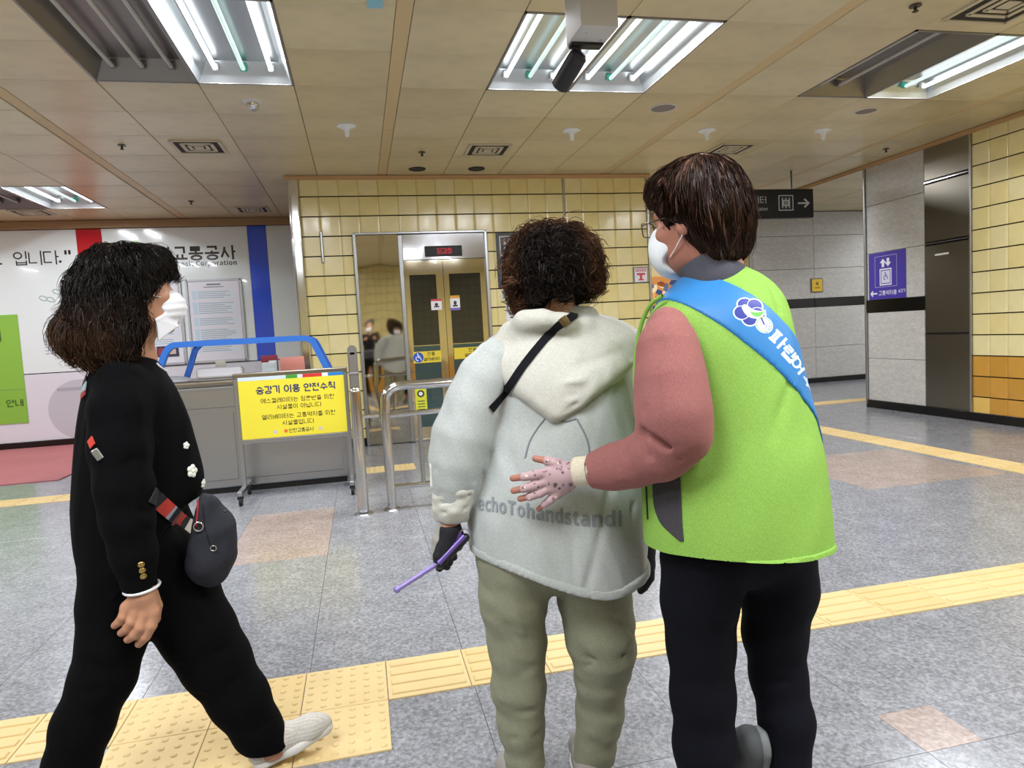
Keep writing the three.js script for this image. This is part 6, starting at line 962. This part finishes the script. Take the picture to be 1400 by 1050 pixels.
  const h0 = P(599, 770, -1.722), h1 = P(634, 733, -1.735), tipc = P(543, 806, -1.70), hd = h1.clone().sub(h0).normalize();
  const sd = hd.clone().cross(V(0, 0, 1)).normalize();
  part('handle', [rod(h0.clone().addScaledVector(sd, 0.006), h1.clone().addScaledVector(sd, 0.006), 0.0115), new THREE.SphereGeometry(0.0115, 16, 12).translate(h1.x + sd.x * 0.006, h1.y + sd.y * 0.006, h1.z), new THREE.SphereGeometry(0.0115, 16, 12).translate(h0.x + sd.x * 0.006, h0.y + sd.y * 0.006, h0.z)], std({ color: 0x17131c, roughness: 0.25 }), ca);
  part('folded_section', [rod(h0.clone().addScaledVector(sd, -0.012), h1.clone().addScaledVector(sd, -0.012), 0.0075), rod(h0.clone().add(V(0, 0.004, 0.012)), h1.clone().add(V(0, 0.004, 0.012)), 0.0075)], std({ color: 0x6a559c, metalness: 0.4, roughness: 0.3 }), ca);
  part('cord_loop', new THREE.TorusGeometry(0.013, 0.0018, 8, 24).translate(h1.x + 0.004, h1.y + 0.006, h1.z), std({ color: 0xb9b3c4, roughness: 0.4, metalness: 0.6 }), ca);
  part('shaft', [rod(h0, tipc, 0.0065), new THREE.SphereGeometry(0.009, 14, 10).translate(tipc.x, tipc.y, tipc.z)], std({ color: 0x8c7cb8, metalness: 0.3, roughness: 0.35 }), ca);
}
// ---------- the woman in black, striding to the right ----------
{
  const Zc = -2.1, base = V(-0.66, 0, -2.1), W1 = person('black-haired woman in a black cardigan and trousers striding to the right, white mask', base);
  const bot = P(180, 812, -2.1), top = P(182, 480, -2.1), mid = bot.clone().lerp(top, 0.5);
  const R = (xl, yl, xr, yr, b, dz) => [PV(xl, yl, mid), PV(xr, yr, mid), b, dz];
  const body = loft(bot, top, [R(112, 815, 246, 812, 0.16, 0), R(108, 785, 254, 785, 0.165, 0), R(98, 740, 262, 740, 0.165, 0), R(94, 695, 272, 690, 0.162, 0), R(96, 650, 279, 655, 0.16, 0), R(100, 610, 268, 610, 0.16, 0), R(106, 565, 256, 570, 0.165, 0), R(115, 530, 239, 530, 0.165, 0), R(124, 508, 226, 508, 0.14, -0.005), R(138, 492, 214, 492, 0.095, -0.01), R(152, 482, 204, 484, 0.06, -0.012)], 2.2);
  const hemF = (x, y, z) => { const A = P(112, 816, -2.1), B = P(278, 676, -2.1), t = (x - A.x) / (B.x - A.x); return lerp(A.y, B.y, sstep(0.25, 1.0, t)) - y; };
  const arm = [node(166, 524, 33, -1.985), node(165, 560, 37, -1.95), node(166, 610, 37, -1.93), node(170, 665, 35.5, -1.915), node(175, 710, 32, -1.91), node(183, 755, 28, -1.915), node(191, 800, 22.5, -1.925)];
  const armL = [node(190, 524, 28, -2.24), node(205, 590, 30, -2.28), node(220, 660, 26, -2.3), node(240, 720, 20, -2.29), node(250, 760, 16, -2.28)];
  const cr = creases([[P(222, 515, -1.95), P(250, 600, -1.97), 0.01, 0.005], [P(232, 520, -1.95), P(262, 610, -1.97), 0.01, -0.005], [P(128, 520, -1.96), P(124, 600, -1.95), 0.012, 0.008], [P(140, 560, -1.9), P(132, 680, -1.9), 0.012, 0.008], [P(205, 540, -1.92), P(215, 640, -1.92), 0.012, 0.008], [P(150, 690, -1.87), P(205, 700, -1.87), 0.01, 0.006], [P(155, 710, -1.87), P(205, 725, -1.87), 0.009, 0.006], [P(150, 640, -1.87), P(195, 625, -1.87), 0.01, 0.005], [P(248, 560, -1.98), P(250, 670, -1.96), 0.008, 0.006]]);
  const f1 = foldNoise(V(0.1, 1, 0), 12, 1.5, 0.005, 41), f2 = foldNoise(V(0.3, 1, 0), 24, 3, 0.002, 5);
  const torsoF = sect(0.005, body, hemF), cuffN = P(194, 806, -1.925).sub(P(183, 755, -1.915)).normalize();
  const armF = sect(0.004, chain(arm, 0.03), half(P(194, 803, -1.925), cuffN));
  const cardF = bumped(union(0.014, torsoF, armF, chain(armL, 0.03)), (x, y, z) => f1(x, y, z) + f2(x, y, z) + cr(x, y, z));
  const knit = cloth(0x08080a, { roughness: 0.95, specularIntensity: 0.22, bumpScale: 0.0005 });
  const bc = bounds([P(85, 475, -2.36), P(290, 475, -2.36), P(85, 830, -1.86), P(290, 830, -1.86)], 0.03);
  const card = W1.add('cardigan', surf(cardF, bc.min, bc.max, 0.0065), knit, null, 'black knitted cardigan');
  W1.add('cuff_lining', tube((() => { const c = P(194, 803, -1.925), u = V(0, 0, 1).cross(cuffN).normalize(), w = cuffN.clone().cross(u), o = []; for (let i = 0; i < 20; i++) { const a = i / 20 * 6.283; o.push(c.clone().addScaledVector(u, Math.cos(a) * 0.042).addScaledVector(w, Math.sin(a) * 0.042)); } return o; })(), 0.004, 60, 8, true), std({ color: 0xd8d8d6, roughness: 0.7 }), card, 'white cuff lining');
  const gold = std({ color: 0xb89a5c, metalness: 1, roughness: 0.3 });
  for (const [x, y] of [[193, 772], [194.5, 780], [196, 788]]) { const p = hit(cardF, x, y), n = grad(cardF, p), g = new THREE.SphereGeometry(0.0085, 18, 12).scale(1, 1, 0.5); g.applyQuaternion(new THREE.Quaternion().setFromUnitVectors(V(0, 0, 1), n)).translate(p.x, p.y, p.z); W1.add('cuff_button', g, gold, card, 'small brass cuff button'); }
  W1.add('neck_piping', cord(cardF, [[214, 497], [219, 502], [226, 507], [232, 511]], 0.003, 0.001), std({ color: 0xe8ecea, roughness: 0.6 }), card, 'white neck piping');
  const petal = std({ color: 0xe9eadf, roughness: 0.6 });
  for (const [x, y, s] of [[261, 567, 0.9], [254, 609, 0.55], [262, 644, 1], [277, 661, 0.7]]) {
    const p = hit(cardF, x, y); if (!p) continue; const n = grad(cardF, p), q = new THREE.Quaternion().setFromUnitVectors(V(0, 0, 1), n), gs = [new THREE.SphereGeometry(0.006 * s, 12, 8).scale(1, 1, 0.6).translate(0, 0, 0.004)];
    for (let i = 0; i < 5; i++) gs.push(new THREE.SphereGeometry(0.0085 * s, 12, 8).scale(1, 1, 0.5).translate(Math.cos(i * 1.2566) * 0.011 * s, Math.sin(i * 1.2566) * 0.011 * s, 0.002)); for (const g of gs) g.applyQuaternion(q).translate(p.x, p.y, p.z); W1.add('flower_button', gs, petal, card, 'white flower shaped button');
  }
  // trousers
  const legF = [node(222, 780, 58, -2.14), node(240, 815, 55, -2.14), node(270, 862, 48, -2.13), node(296, 905, 44, -2.13), node(326, 955, 38, -2.12), node(352, 997, 31, -2.12), node(372, 1022, 26, -2.12)], legB = [node(170, 780, 58, -2.05), node(160, 825, 48, -2.04), node(153, 875, 42, -2.02), node(141, 925, 40.5, -2.01), node(113, 990, 37, -2.0), node(97, 1045, 33, -1.99), node(86, 1085, 28, -1.985)];
  const tcr = creases([[P(250, 905, -2.05), P(330, 880, -2.05), 0.012, 0.006], [P(275, 950, -2.05), P(330, 925, -2.05), 0.012, 0.006], [P(105, 905, -1.92), P(175, 930, -1.92), 0.012, 0.007], [P(90, 950, -1.92), P(160, 945, -1.92), 0.012, 0.006], [P(230, 800, -2.05), P(300, 830, -2.05), 0.014, 0.005], [P(345, 1000, -2.06), P(385, 975, -2.06), 0.01, 0.006]]);
  const heelX = P(352, 1046, -2.12), cutD = P(366, 1031, -2.12).sub(P(326, 955, -2.12));
  const trF = bumped(sect(0.005, union(0.03, chain(legF, 0.03), chain(legB, 0.03), cap(P(185, 760, -2.06), P(195, 760, -2.13), 0.12, 0.12)), half(P(366, 1028, -2.12), cutD), half(P(180, 715, -2.1), V(0, 1, 0)), (x, y) => 0.06 - y), (x, y, z) => tcr(x, y, z) + 0.003 * noise3(x * 16, y * 9, z * 16));
  const bt = bounds([P(60, 700, -2.3), P(400, 700, -2.3), P(40, 1100, -1.85), P(400, 1050, -1.9)], 0.03); bt.min.y = 0.03;
  W1.add('trousers', surf(trF, bt.min, bt.max, 0.007), cloth(0x070708, { roughness: 0.92, specularIntensity: 0.2 }), null, 'black tapered trousers');
  const beige = dataTex(128, (u, v) => { const s = 0.78 + 0.05 * Math.sin(v * 128 * 0.785) * (0.7 + 0.3 * Math.sin(u * 128 * 1.57)) + (tileNoise(u * 60, v * 60, 60, 21) - 0.5) * 0.08; return [s, s * 0.975, s * 0.93]; }, 6);
  const shM = [std({ map: beige, roughness: 0.9 }), std({ color: 0xd9d6cf, roughness: 0.7 })];
  const s1 = shoe(V(heelX.x - 0.005, 0.006, -2.115), P(450, 997, -2.16), V(-0.45, 0.9, 0.05), 0.252, 0.09, shM, W1);
  W1.add('pull_tab', rbox(0.012, 0.008, 0.022, 0.002, 0, 0, 0).translate(...s1.to(0.0, 0.098, 0.105).toArray()), std({ color: 0xf0f0ee, roughness: 0.6 }), s1.sm);
  const rx = P(84, 1100, -1.985).x; shoe(V(rx - 0.04, 0.09, -1.975), V(rx + 0.17, 0.015, -2.0), V(0.4, 0.9, 0), 0.245, 0.088, shM, W1);
  // head
  const HC = P(184, 402, -2.1), sc = 0.97, fr = frameOf(HC, V(0.93, 0.1, -0.36), V(-0.1, 1, 0), sc), nk = P(186, 490, -2.1).sub(HC), hs = headShape(V(nk.dot(fr.x), nk.dot(fr.y), nk.dot(fr.z)).multiplyScalar(1 / sc)), bh = bounds([HC], 0.26), bhs = bounds([HC], 0.2), skM = skin(0xb58364);
  const h = (x, y, d = 0) => P(x, y, -1.915 + d), hr = (r) => PRP(r, h(190, 840));
  const palm = union(0.012, cap(h(196, 800), h(197, 812), hr(13), hr(14.5)), cap(h(200, 814), h(209, 836), hr(11), hr(9)), cap(h(196, 815), h(198, 837), hr(11), hr(9)), cap(h(193, 815), h(186, 835), hr(11), hr(8.6)), cap(h(190, 815), h(173, 830), hr(10), hr(8)));
  const fg = union(0.003, chain([[h(210, 836), hr(8)], [h(207, 855, 0.006), hr(7.4)], [h(199, 870, 0.002), hr(6.8)], [h(190, 880, -0.012), hr(5.6)]], 0.003), chain([[h(198, 838, 0.003), hr(8)], [h(192, 857, 0.01), hr(7.4)], [h(184, 868, 0.004), hr(6.8)], [h(175, 874, -0.012), hr(5.6)]], 0.003), chain([[h(186, 835, 0.002), hr(7.6)], [h(180, 850, 0.009), hr(7)], [h(174, 859, 0.002), hr(6.4)], [h(166, 865, -0.012), hr(5.4)]], 0.003), chain([[h(173, 830, 0), hr(7)], [h(168, 843, 0.006), hr(6.4)], [h(163, 850, 0), hr(5.8)], [h(157, 855, -0.01), hr(5)]], 0.003), chain([[h(207, 812, -0.012), hr(9)], [h(214, 828, -0.024), hr(7.8)], [h(212, 846, -0.034), hr(7)], [h(205, 858, -0.04), hr(5.8)]], 0.003));
  const hand = bumped(union(0.007, palm, fg), creases([[h(204, 836, 0.016), h(206, 858, 0.016), 0.003, 0.0], [h(192, 836, 0.012), h(189, 830, 0.013), 0.004, 0.003]])), bhd = bounds([h(188, 838)], 0.13);
  const hid = union(0.05, cap(P(185, 770, -2.1), P(180, 560, -2.1), 0.1, 0.11), cap(P(180, 560, -2.1), P(186, 490, -2.1), 0.1, 0.052), chain(arm.map(([p, r]) => [p, r * 0.62]), 0.03), chain(armL.map(([p, r]) => [p, r * 0.7]), 0.03), chain([...legF.map(([p, r]) => [p, r * 0.7]), [V(heelX.x + 0.045, 0.075, -2.12), 0.034]], 0.03), chain([...legB.map(([p, r]) => [p, r * 0.7]), [V(rx, 0.1, -1.98), 0.03]], 0.03));
  const bb = bounds([P(60, 480, -2.36), P(400, 480, -2.36), P(40, 1090, -1.85), P(400, 1040, -1.9)], 0.03); bb.min.y = 0.03;
  const lw = armL[armL.length - 1][0], ld = V(0.25, -0.95, 0.05), blh = bounds([lw], 0.22);
  W1.add('body', [surf(easyHand(lw.clone().addScaledVector(ld, 0.03), ld, V(-0.3, 0, 1), 1), blh.min, blh.max, 0.004), surf(fr.local(hs.full), bhs.min, bhs.max, 0.0035), surf(hand, bhd.min, bhd.max, 0.003), surf(hid, bb.min, bb.max, 0.015)], skM);
  const hl0 = union(0.05, ell([0, 0.035, -0.03], [0.1, 0.112, 0.112]), ell([0, -0.02, -0.075], [0.112, 0.1, 0.085]), ell([0, -0.095, -0.115], [0.105, 0.075, 0.1]), ell([0, -0.14, -0.075], [0.1, 0.06, 0.085]), ell([0.085, -0.09, -0.05], [0.038, 0.085, 0.055]), ell([-0.085, -0.09, -0.05], [0.038, 0.085, 0.055]), ell([0, 0.075, 0.06], [0.075, 0.05, 0.055]));
  const hl = (x, y, z) => { let d = hl0(x, y, z); d = smax(d, -ell([0, -0.066, 0.112], [0.2, 0.106, 0.118])(x, y, z), 0.015); d = smax(d, -ell([0, -0.18, 0.06], [0.2, 0.12, 0.1])(x, y, z), 0.015); return d + 0.006 * noise3(x * 30, y * 18, z * 30) + 0.004 * noise3(x * 70, y * 40, z * 70); };
  const hairF = fr.local(hl), k0 = new THREE.Color(0x120e0e), k1 = new THREE.Color(0x241a17), k2 = new THREE.Color(0xc78a5c);
  const low = (p) => { const q = p.clone().sub(HC), yy = q.dot(fr.y), zz = q.dot(fr.z); return clamp((-yy - 0.0) * 9, 0, 1) * clamp((-zz - 0.02) * 9, 0.1, 1); };
  W1.add('hair', hairGeo(hairF, bh.min, bh.max, 0.005, fr.to(0, -0.02, -0.04), 6500, { color: (p, m) => k0.clone().lerp(k1, m).lerp(k2, low(p) * (0.3 + 0.7 * m)), flow: (q) => { const l = q.clone().sub(fr.to(0, 0.1, -0.02)); l.normalize(); return l.multiplyScalar(0.6).addScaledVector(V(0, -1, 0), 0.9); }, len: [10, 18], step: 0.011, curl: 0.0065, curlFreq: 0.7, wild: 0.6, fly: 0.2, flyOut: 0.024, r: [0.0008, 0.0015], keep: (p) => { const q = p.clone().sub(HC); return !(q.dot(fr.y) < 0.03 && q.dot(fr.z) > -0.002); }, more: [[700, { curl: 0.013, curlFreq: 0.6, r: [0.0011, 0.002], len: [8, 13], keep: (p) => { const q = p.clone().sub(HC); return q.dot(fr.y) < -0.03 && q.dot(fr.z) < -0.01; } }]] }), hairM, null, 'wavy black bob with brown ends');
  // mask with its lower flap standing off the chin
  const zn = -2.045, zf = -2.10, zo = -2.165, q4 = (a, b, c, d, r) => union(0.002, tri(a, b, c, r), tri(a, c, d, r));
  const side = (z1, z2) => [P(214, 437, z1), P(236, 424, z2), P(242, 446, z2), P(217, 465, z1)];
  const n4 = side(zn, zf), o4 = side(zo, zf);
  const lowerF = union(0.006, q4(...n4, 0.0028), q4(...o4, 0.0028), tri(n4[0], o4[0], n4[1], 0.0028));
  const mk = (x, y, z) => smax(smax(ell([0, -0.05, 0.072], [0.06, 0.056, 0.058])(x, y, z) - 0.0012 * Math.sin(y * 300), -(z - 0.052 + 0.4 * (y + 0.05)), 0.006), y - 0.002 + Math.abs(x) * 0.25, 0.004);
  const mask = W1.add('face_mask', surf(union(0.006, fr.local(mk), lowerF), bhs.min, bhs.max, 0.003), std({ color: 0xe6e6ea, roughness: 0.8 }), null, 'white pleated face mask');
  for (const s of [-1, 1]) W1.add('ear_loop', tube([fr.to(s * 0.05, -0.03, 0.078), fr.to(s * 0.064, -0.024, 0.06), fr.to(s * 0.073, -0.014, 0.03), fr.to(s * 0.082, 0.0, -0.01)], 0.0013, 20, 6), std({ color: 0xf2f0ea, roughness: 0.8 }), mask);
  for (const s of [-1, 1]) { const e = fr.to(s * 0.031, 0.012, 0.0835), g = new THREE.SphereGeometry(0.0045, 14, 10).translate(e.x, e.y, e.z); W1.add('iris', g, std({ color: 0x1b120e, roughness: 0.15 })); W1.add('eyelash', tube([fr.to(s * 0.02, 0.016, 0.088), fr.to(s * 0.031, 0.02, 0.09), fr.to(s * 0.043, 0.015, 0.083)], 0.0012, 14, 6), std({ color: 0x0d0908, roughness: 0.6 })); }
  // strap of the shoulder bag over back and hip, its striped webbing, and the bag
  const allF = union(0.003, cardF, trF);
  const bag = thing('shoulder_bag', 'charcoal shoulder bag with red piping on the striding woman\'s hip', 'bag', [0, 0, 0]);
  const bagF = bumped(sect(0.008, union(0.03, chain([node(284, 694, 17, -2.06), node(291, 722, 27, -2.06), node(292, 755, 28, -2.06), node(288, 778, 24, -2.06)], 0.03), cap(P(276, 690, -2.03), P(276, 770, -2.03), 0.03, 0.045)), half(P(268, 700, -2.02), P(262, 700, -2.02).sub(P(268, 701, -2.02)))), (x, y, z) => 0.002 * noise3(x * 40, y * 30, z * 40) + creases([[P(306, 700, -1.99), P(296, 735, -1.98), 0.006, 0.006], [P(278, 700, -1.98), P(286, 760, -1.97), 0.005, 0.004], [P(300, 745, -1.98), P(318, 740, -2.0), 0.008, 0.004]])(x, y, z));
  const bbg = bounds([P(286, 735, -2.06)], 0.2); part('bag_body', surf(bagF, bbg.min, bbg.max, 0.0045), cloth(0x33343b, { roughness: 0.75 }), bag);
  part('red_piping', cord(bagF, [[271, 678], [270.5, 695], [269, 712], [268.5, 720]], 0.0028, 0.001), std({ color: 0x9c2430, roughness: 0.6 }), bag); part('zip', cord(bagF, [[277, 680], [278, 700], [281, 722], [288, 748]], 0.0016, 0.0), std({ color: 0x15151a, roughness: 0.5 }), bag);
  const ringAt = hit(bagF, 292, 749) || P(292, 749, -2.0); part('zip_pull', new THREE.TorusGeometry(0.0075, 0.0016, 8, 20).translate(ringAt.x, ringAt.y, ringAt.z + 0.004), M.chrome, bag); part('side_tab', rbox(0.022, 0.012, 0.02, 0.004, 0, 0, 0).rotateZ(-0.4).translate(...P(304, 699, -2.05).toArray()), std({ color: 0x202127, roughness: 0.7 }), bag);
  const web = strap(allF, [[207, 676], [222, 690], [240, 706], [256, 717], [268, 724]], 0.042, 0.004, 0.001, 50), segs = [[207, 676, 220, 688, 0x14141a], [220, 688, 232, 699, 0xb03226], [232, 699, 235, 701.5, 0x8d9096], [235, 701.5, 239, 705, 0x14141a], [239, 705, 249, 712.5, 0xb83425], [249, 712.5, 255, 716.5, 0x14141a], [255, 716.5, 264, 722, 0xcfcbc0], [264, 722, 270, 725, 0x1a1a20]];
  segs.forEach(([a, b, c, d, col]) => part('webbing', strap(allF, [[a, b], [(a + c) / 2, (b + d) / 2 + 0.2], [c, d]], 0.04, 0.004, 0.002, 8), std({ color: col, roughness: 0.7 }), bag));
  part('ring', new THREE.TorusGeometry(0.012, 0.0024, 8, 24).translate(...P(271, 720, -1.985).toArray()), M.chrome, bag);
  for (const [a, b, c, d, col, w] of [[121, 506, 117, 520, 0xc23a2a, 0.03], [117, 520, 116, 526, 0x14141a, 0.03], [116.5, 526, 115, 536, 0x8fa0a4, 0.03], [115, 536, 115, 543, 0x8c2a28, 0.026], [124, 600, 128, 610, 0xc23a2a, 0.02]]) part('webbing', strap(cardF, [[a, b], [(a + c) / 2, (b + d) / 2], [c, d]], w, 0.003, 0.001, 8), std({ color: col, roughness: 0.7 }), bag);
  const bk = hit(cardF, 134, 621); part('strap_slider', rbox(0.018, 0.03, 0.007, 0.003, 0, 0, 0).rotateZ(0.5).translate(bk.x, bk.y, bk.z + 0.004), std({ color: 0x9a9c98, metalness: 0.7, roughness: 0.35 }), bag);
}
// ---------- who takes the picture: seen only in the lift's mirror panel ----------
{
  const base = V(0.03, 0, 0.46), W4 = person('photographer in black behind the camera, seen only reflected in the lift\'s mirror panel', base);
  const B = (x, y, z) => V(base.x + x, y, base.z + z);
  const topF = bumped(union(0.03, cap(B(0, 0.86, 0), B(0, 1.08, 0.0), 0.15, 0.14), cap(B(0, 1.08, 0), B(0, 1.27, 0.01), 0.145, 0.11), cap(B(-0.13, 1.31, 0), B(0.13, 1.31, 0), 0.06, 0.06), chain([[B(-0.17, 1.3, 0), 0.058], [B(-0.23, 1.08, -0.08), 0.05], [B(-0.13, 1.21, -0.33), 0.036]], 0.03), chain([[B(0.17, 1.3, 0), 0.058], [B(0.24, 1.08, -0.08), 0.05], [B(0.15, 1.21, -0.33), 0.036]], 0.03)), (x, y, z) => 0.005 * noise3(x * 12, y * 9, z * 12));
  const bt = bounds([B(-0.3, 0.68, -0.4), B(0.3, 1.4, 0.17)], 0.03);
  W4.add('sweater', surf(sect(0.004, topF, (x, y) => 0.76 - y), bt.min, bt.max, 0.012), cloth(0x0b0b0e));
  const legs = [[-1, 0.0], [1, -0.06]].map(([s, z]) => chain([[B(s * 0.09, 0.8, 0), 0.1], [B(s * 0.1, 0.45, z * 0.6), 0.066], [B(s * 0.105, 0.1, z), 0.046]], 0.02)), bl = bounds([B(-0.22, 0.05, -0.2), B(0.22, 0.9, 0.16)], 0.02);
  W4.add('trousers', surf(sect(0.004, union(0.03, ...legs, cap(B(-0.05, 0.82, 0), B(0.05, 0.82, 0), 0.12, 0.12)), (x, y) => 0.06 - y), bl.min, bl.max, 0.012), cloth(0x111116));
  const shM = [std({ color: 0x2a2a2c, roughness: 0.7 }), std({ color: 0xcfcdc8, roughness: 0.7 })];
  for (const [s, z] of [[-1, 0], [1, -0.06]]) shoe(B(s * 0.105, 0, z + 0.05), B(s * 0.12, 0, z - 0.19), V(0, 1, 0), 0.24, 0.088, shM, W4);
  const HC = B(-0.01, 1.5, -0.03), fr = frameOf(HC, V(-0.05, -0.12, -1), V(0, 1, 0), 0.95), hs = headShape(V(0, -0.19, -0.05)), bh = bounds([HC], 0.2), skM = skin(0xbd8c6c);
  const hand = (s) => { const w = B(s < 0 ? -0.13 : 0.15, 1.22, -0.35), k = V(s < 0 ? -0.035 : 0.145, 1.255, 0.022), f = [cap(w, k, 0.026, 0.028)]; for (let i = 0; i < 4; i++) { const y = 1.29 - 0.021 * i, x = k.x + s * 0.006; f.push(chain([[V(x + s * 0.03, y - 0.01, 0.035), 0.009], [V(x + s * 0.012, y, 0.004), 0.0085], [V(x - s * 0.02, y + 0.002, 0.001), 0.0075]], 0.003)); } f.push(chain([[V(k.x + s * 0.012, 1.245, 0.045), 0.011], [V(k.x - s * 0.012, 1.262, 0.05), 0.009], [V(k.x - s * 0.03, 1.27, 0.047), 0.0075]], 0.003)); return union(0.006, ...f); };
  const hid = union(0.04, cap(B(0, 0.9, 0), B(0, 1.27, 0), 0.1, 0.09), cap(B(0, 1.27, 0), B(0, 1.36, -0.02), 0.07, 0.05), ...[-1, 1].map((s) => chain([[B(s * 0.16, 1.29, 0), 0.035], [B(s * 0.235, 1.08, -0.08), 0.032], [B(s < 0 ? -0.13 : 0.15, 1.22, -0.35), 0.024]], 0.02)), ...[-1, 1].map((s) => chain([[B(s * 0.09, 0.82, 0), 0.07], [B(s * 0.1, 0.45, 0), 0.042], [B(s * 0.105, 0.07, s > 0 ? -0.05 : 0), 0.03]], 0.02)));
  const bb = bounds([B(-0.3, 0.04, -0.4), B(0.3, 1.4, 0.16)], 0.02), bhd = [-1, 1].map((s) => bounds([V(s < 0 ? -0.05 : 0.155, 1.26, 0.06)], 0.09));
  W4.add('body', [surf(fr.local(hs.full), bh.min, bh.max, 0.006), surf(hid, bb.min, bb.max, 0.016), surf(hand(-1), bhd[0].min, bhd[0].max, 0.004), surf(hand(1), bhd[1].min, bhd[1].max, 0.004)], skM);
  const hl = union(0.03, ell([0, 0.04, -0.03], [0.09, 0.1, 0.1]), ell([0, -0.02, -0.07], [0.085, 0.09, 0.06]));
  W4.add('hair', surf(fr.local((x, y, z) => smax(hl(x, y, z), -ell([0, -0.04, 0.1], [0.12, 0.09, 0.075])(x, y, z), 0.02) + 0.004 * noise3(x * 50, y * 30, z * 50)), bh.min, bh.max, 0.006), std({ color: 0x120d0c, roughness: 0.5 }));
  W4.add('face_mask', surf(fr.local((x, y, z) => smax(smax(ell([0, -0.05, 0.075], [0.064, 0.062, 0.055])(x, y, z), -(z - 0.03), 0.006), y + 0.004, 0.004)), bh.min, bh.max, 0.006), std({ color: 0xe6e6e8, roughness: 0.8 }));
  const ph = thing('smartphone', 'dark smartphone held level by the reflected photographer', 'phone', [0.055, 1.28, 0.024]); part('body', rbox(0.158, 0.076, 0.009, 0.004), std({ color: 0x1c1c20, roughness: 0.3 }), ph); part('screen', plate(0.15, 0.07, 0.0008, 0.0003).translate(0, 0, 0.0052), std({ color: 0x08080a, roughness: 0.08 }), ph); part('lens_bump', rbox(0.03, 0.03, 0.004, 0.0018, -0.055, 0.0, -0.005), M.black, ph);
  const bg = thing('waist_bag', 'grey bag worn across the reflected photographer\'s waist', 'bag', [0, 0, 0]); const bf = union(0.03, cap(B(-0.14, 0.95, -0.19), B(0.14, 0.95, -0.19), 0.055, 0.055), cap(B(-0.13, 0.88, -0.185), B(0.13, 0.88, -0.185), 0.05, 0.05)), bbx = bounds([B(-0.14, 0.92, -0.19), B(0.14, 0.92, -0.19)], 0.13); part('pouch', surf(bf, bbx.min, bbx.max, 0.01), cloth(0x5e5f66), bg); part('zip', tube([B(-0.15, 0.965, -0.243), B(0, 0.968, -0.246), B(0.15, 0.965, -0.243)], 0.003, 20, 6), M.black, bg);
}
renderer.render(scene, camera);
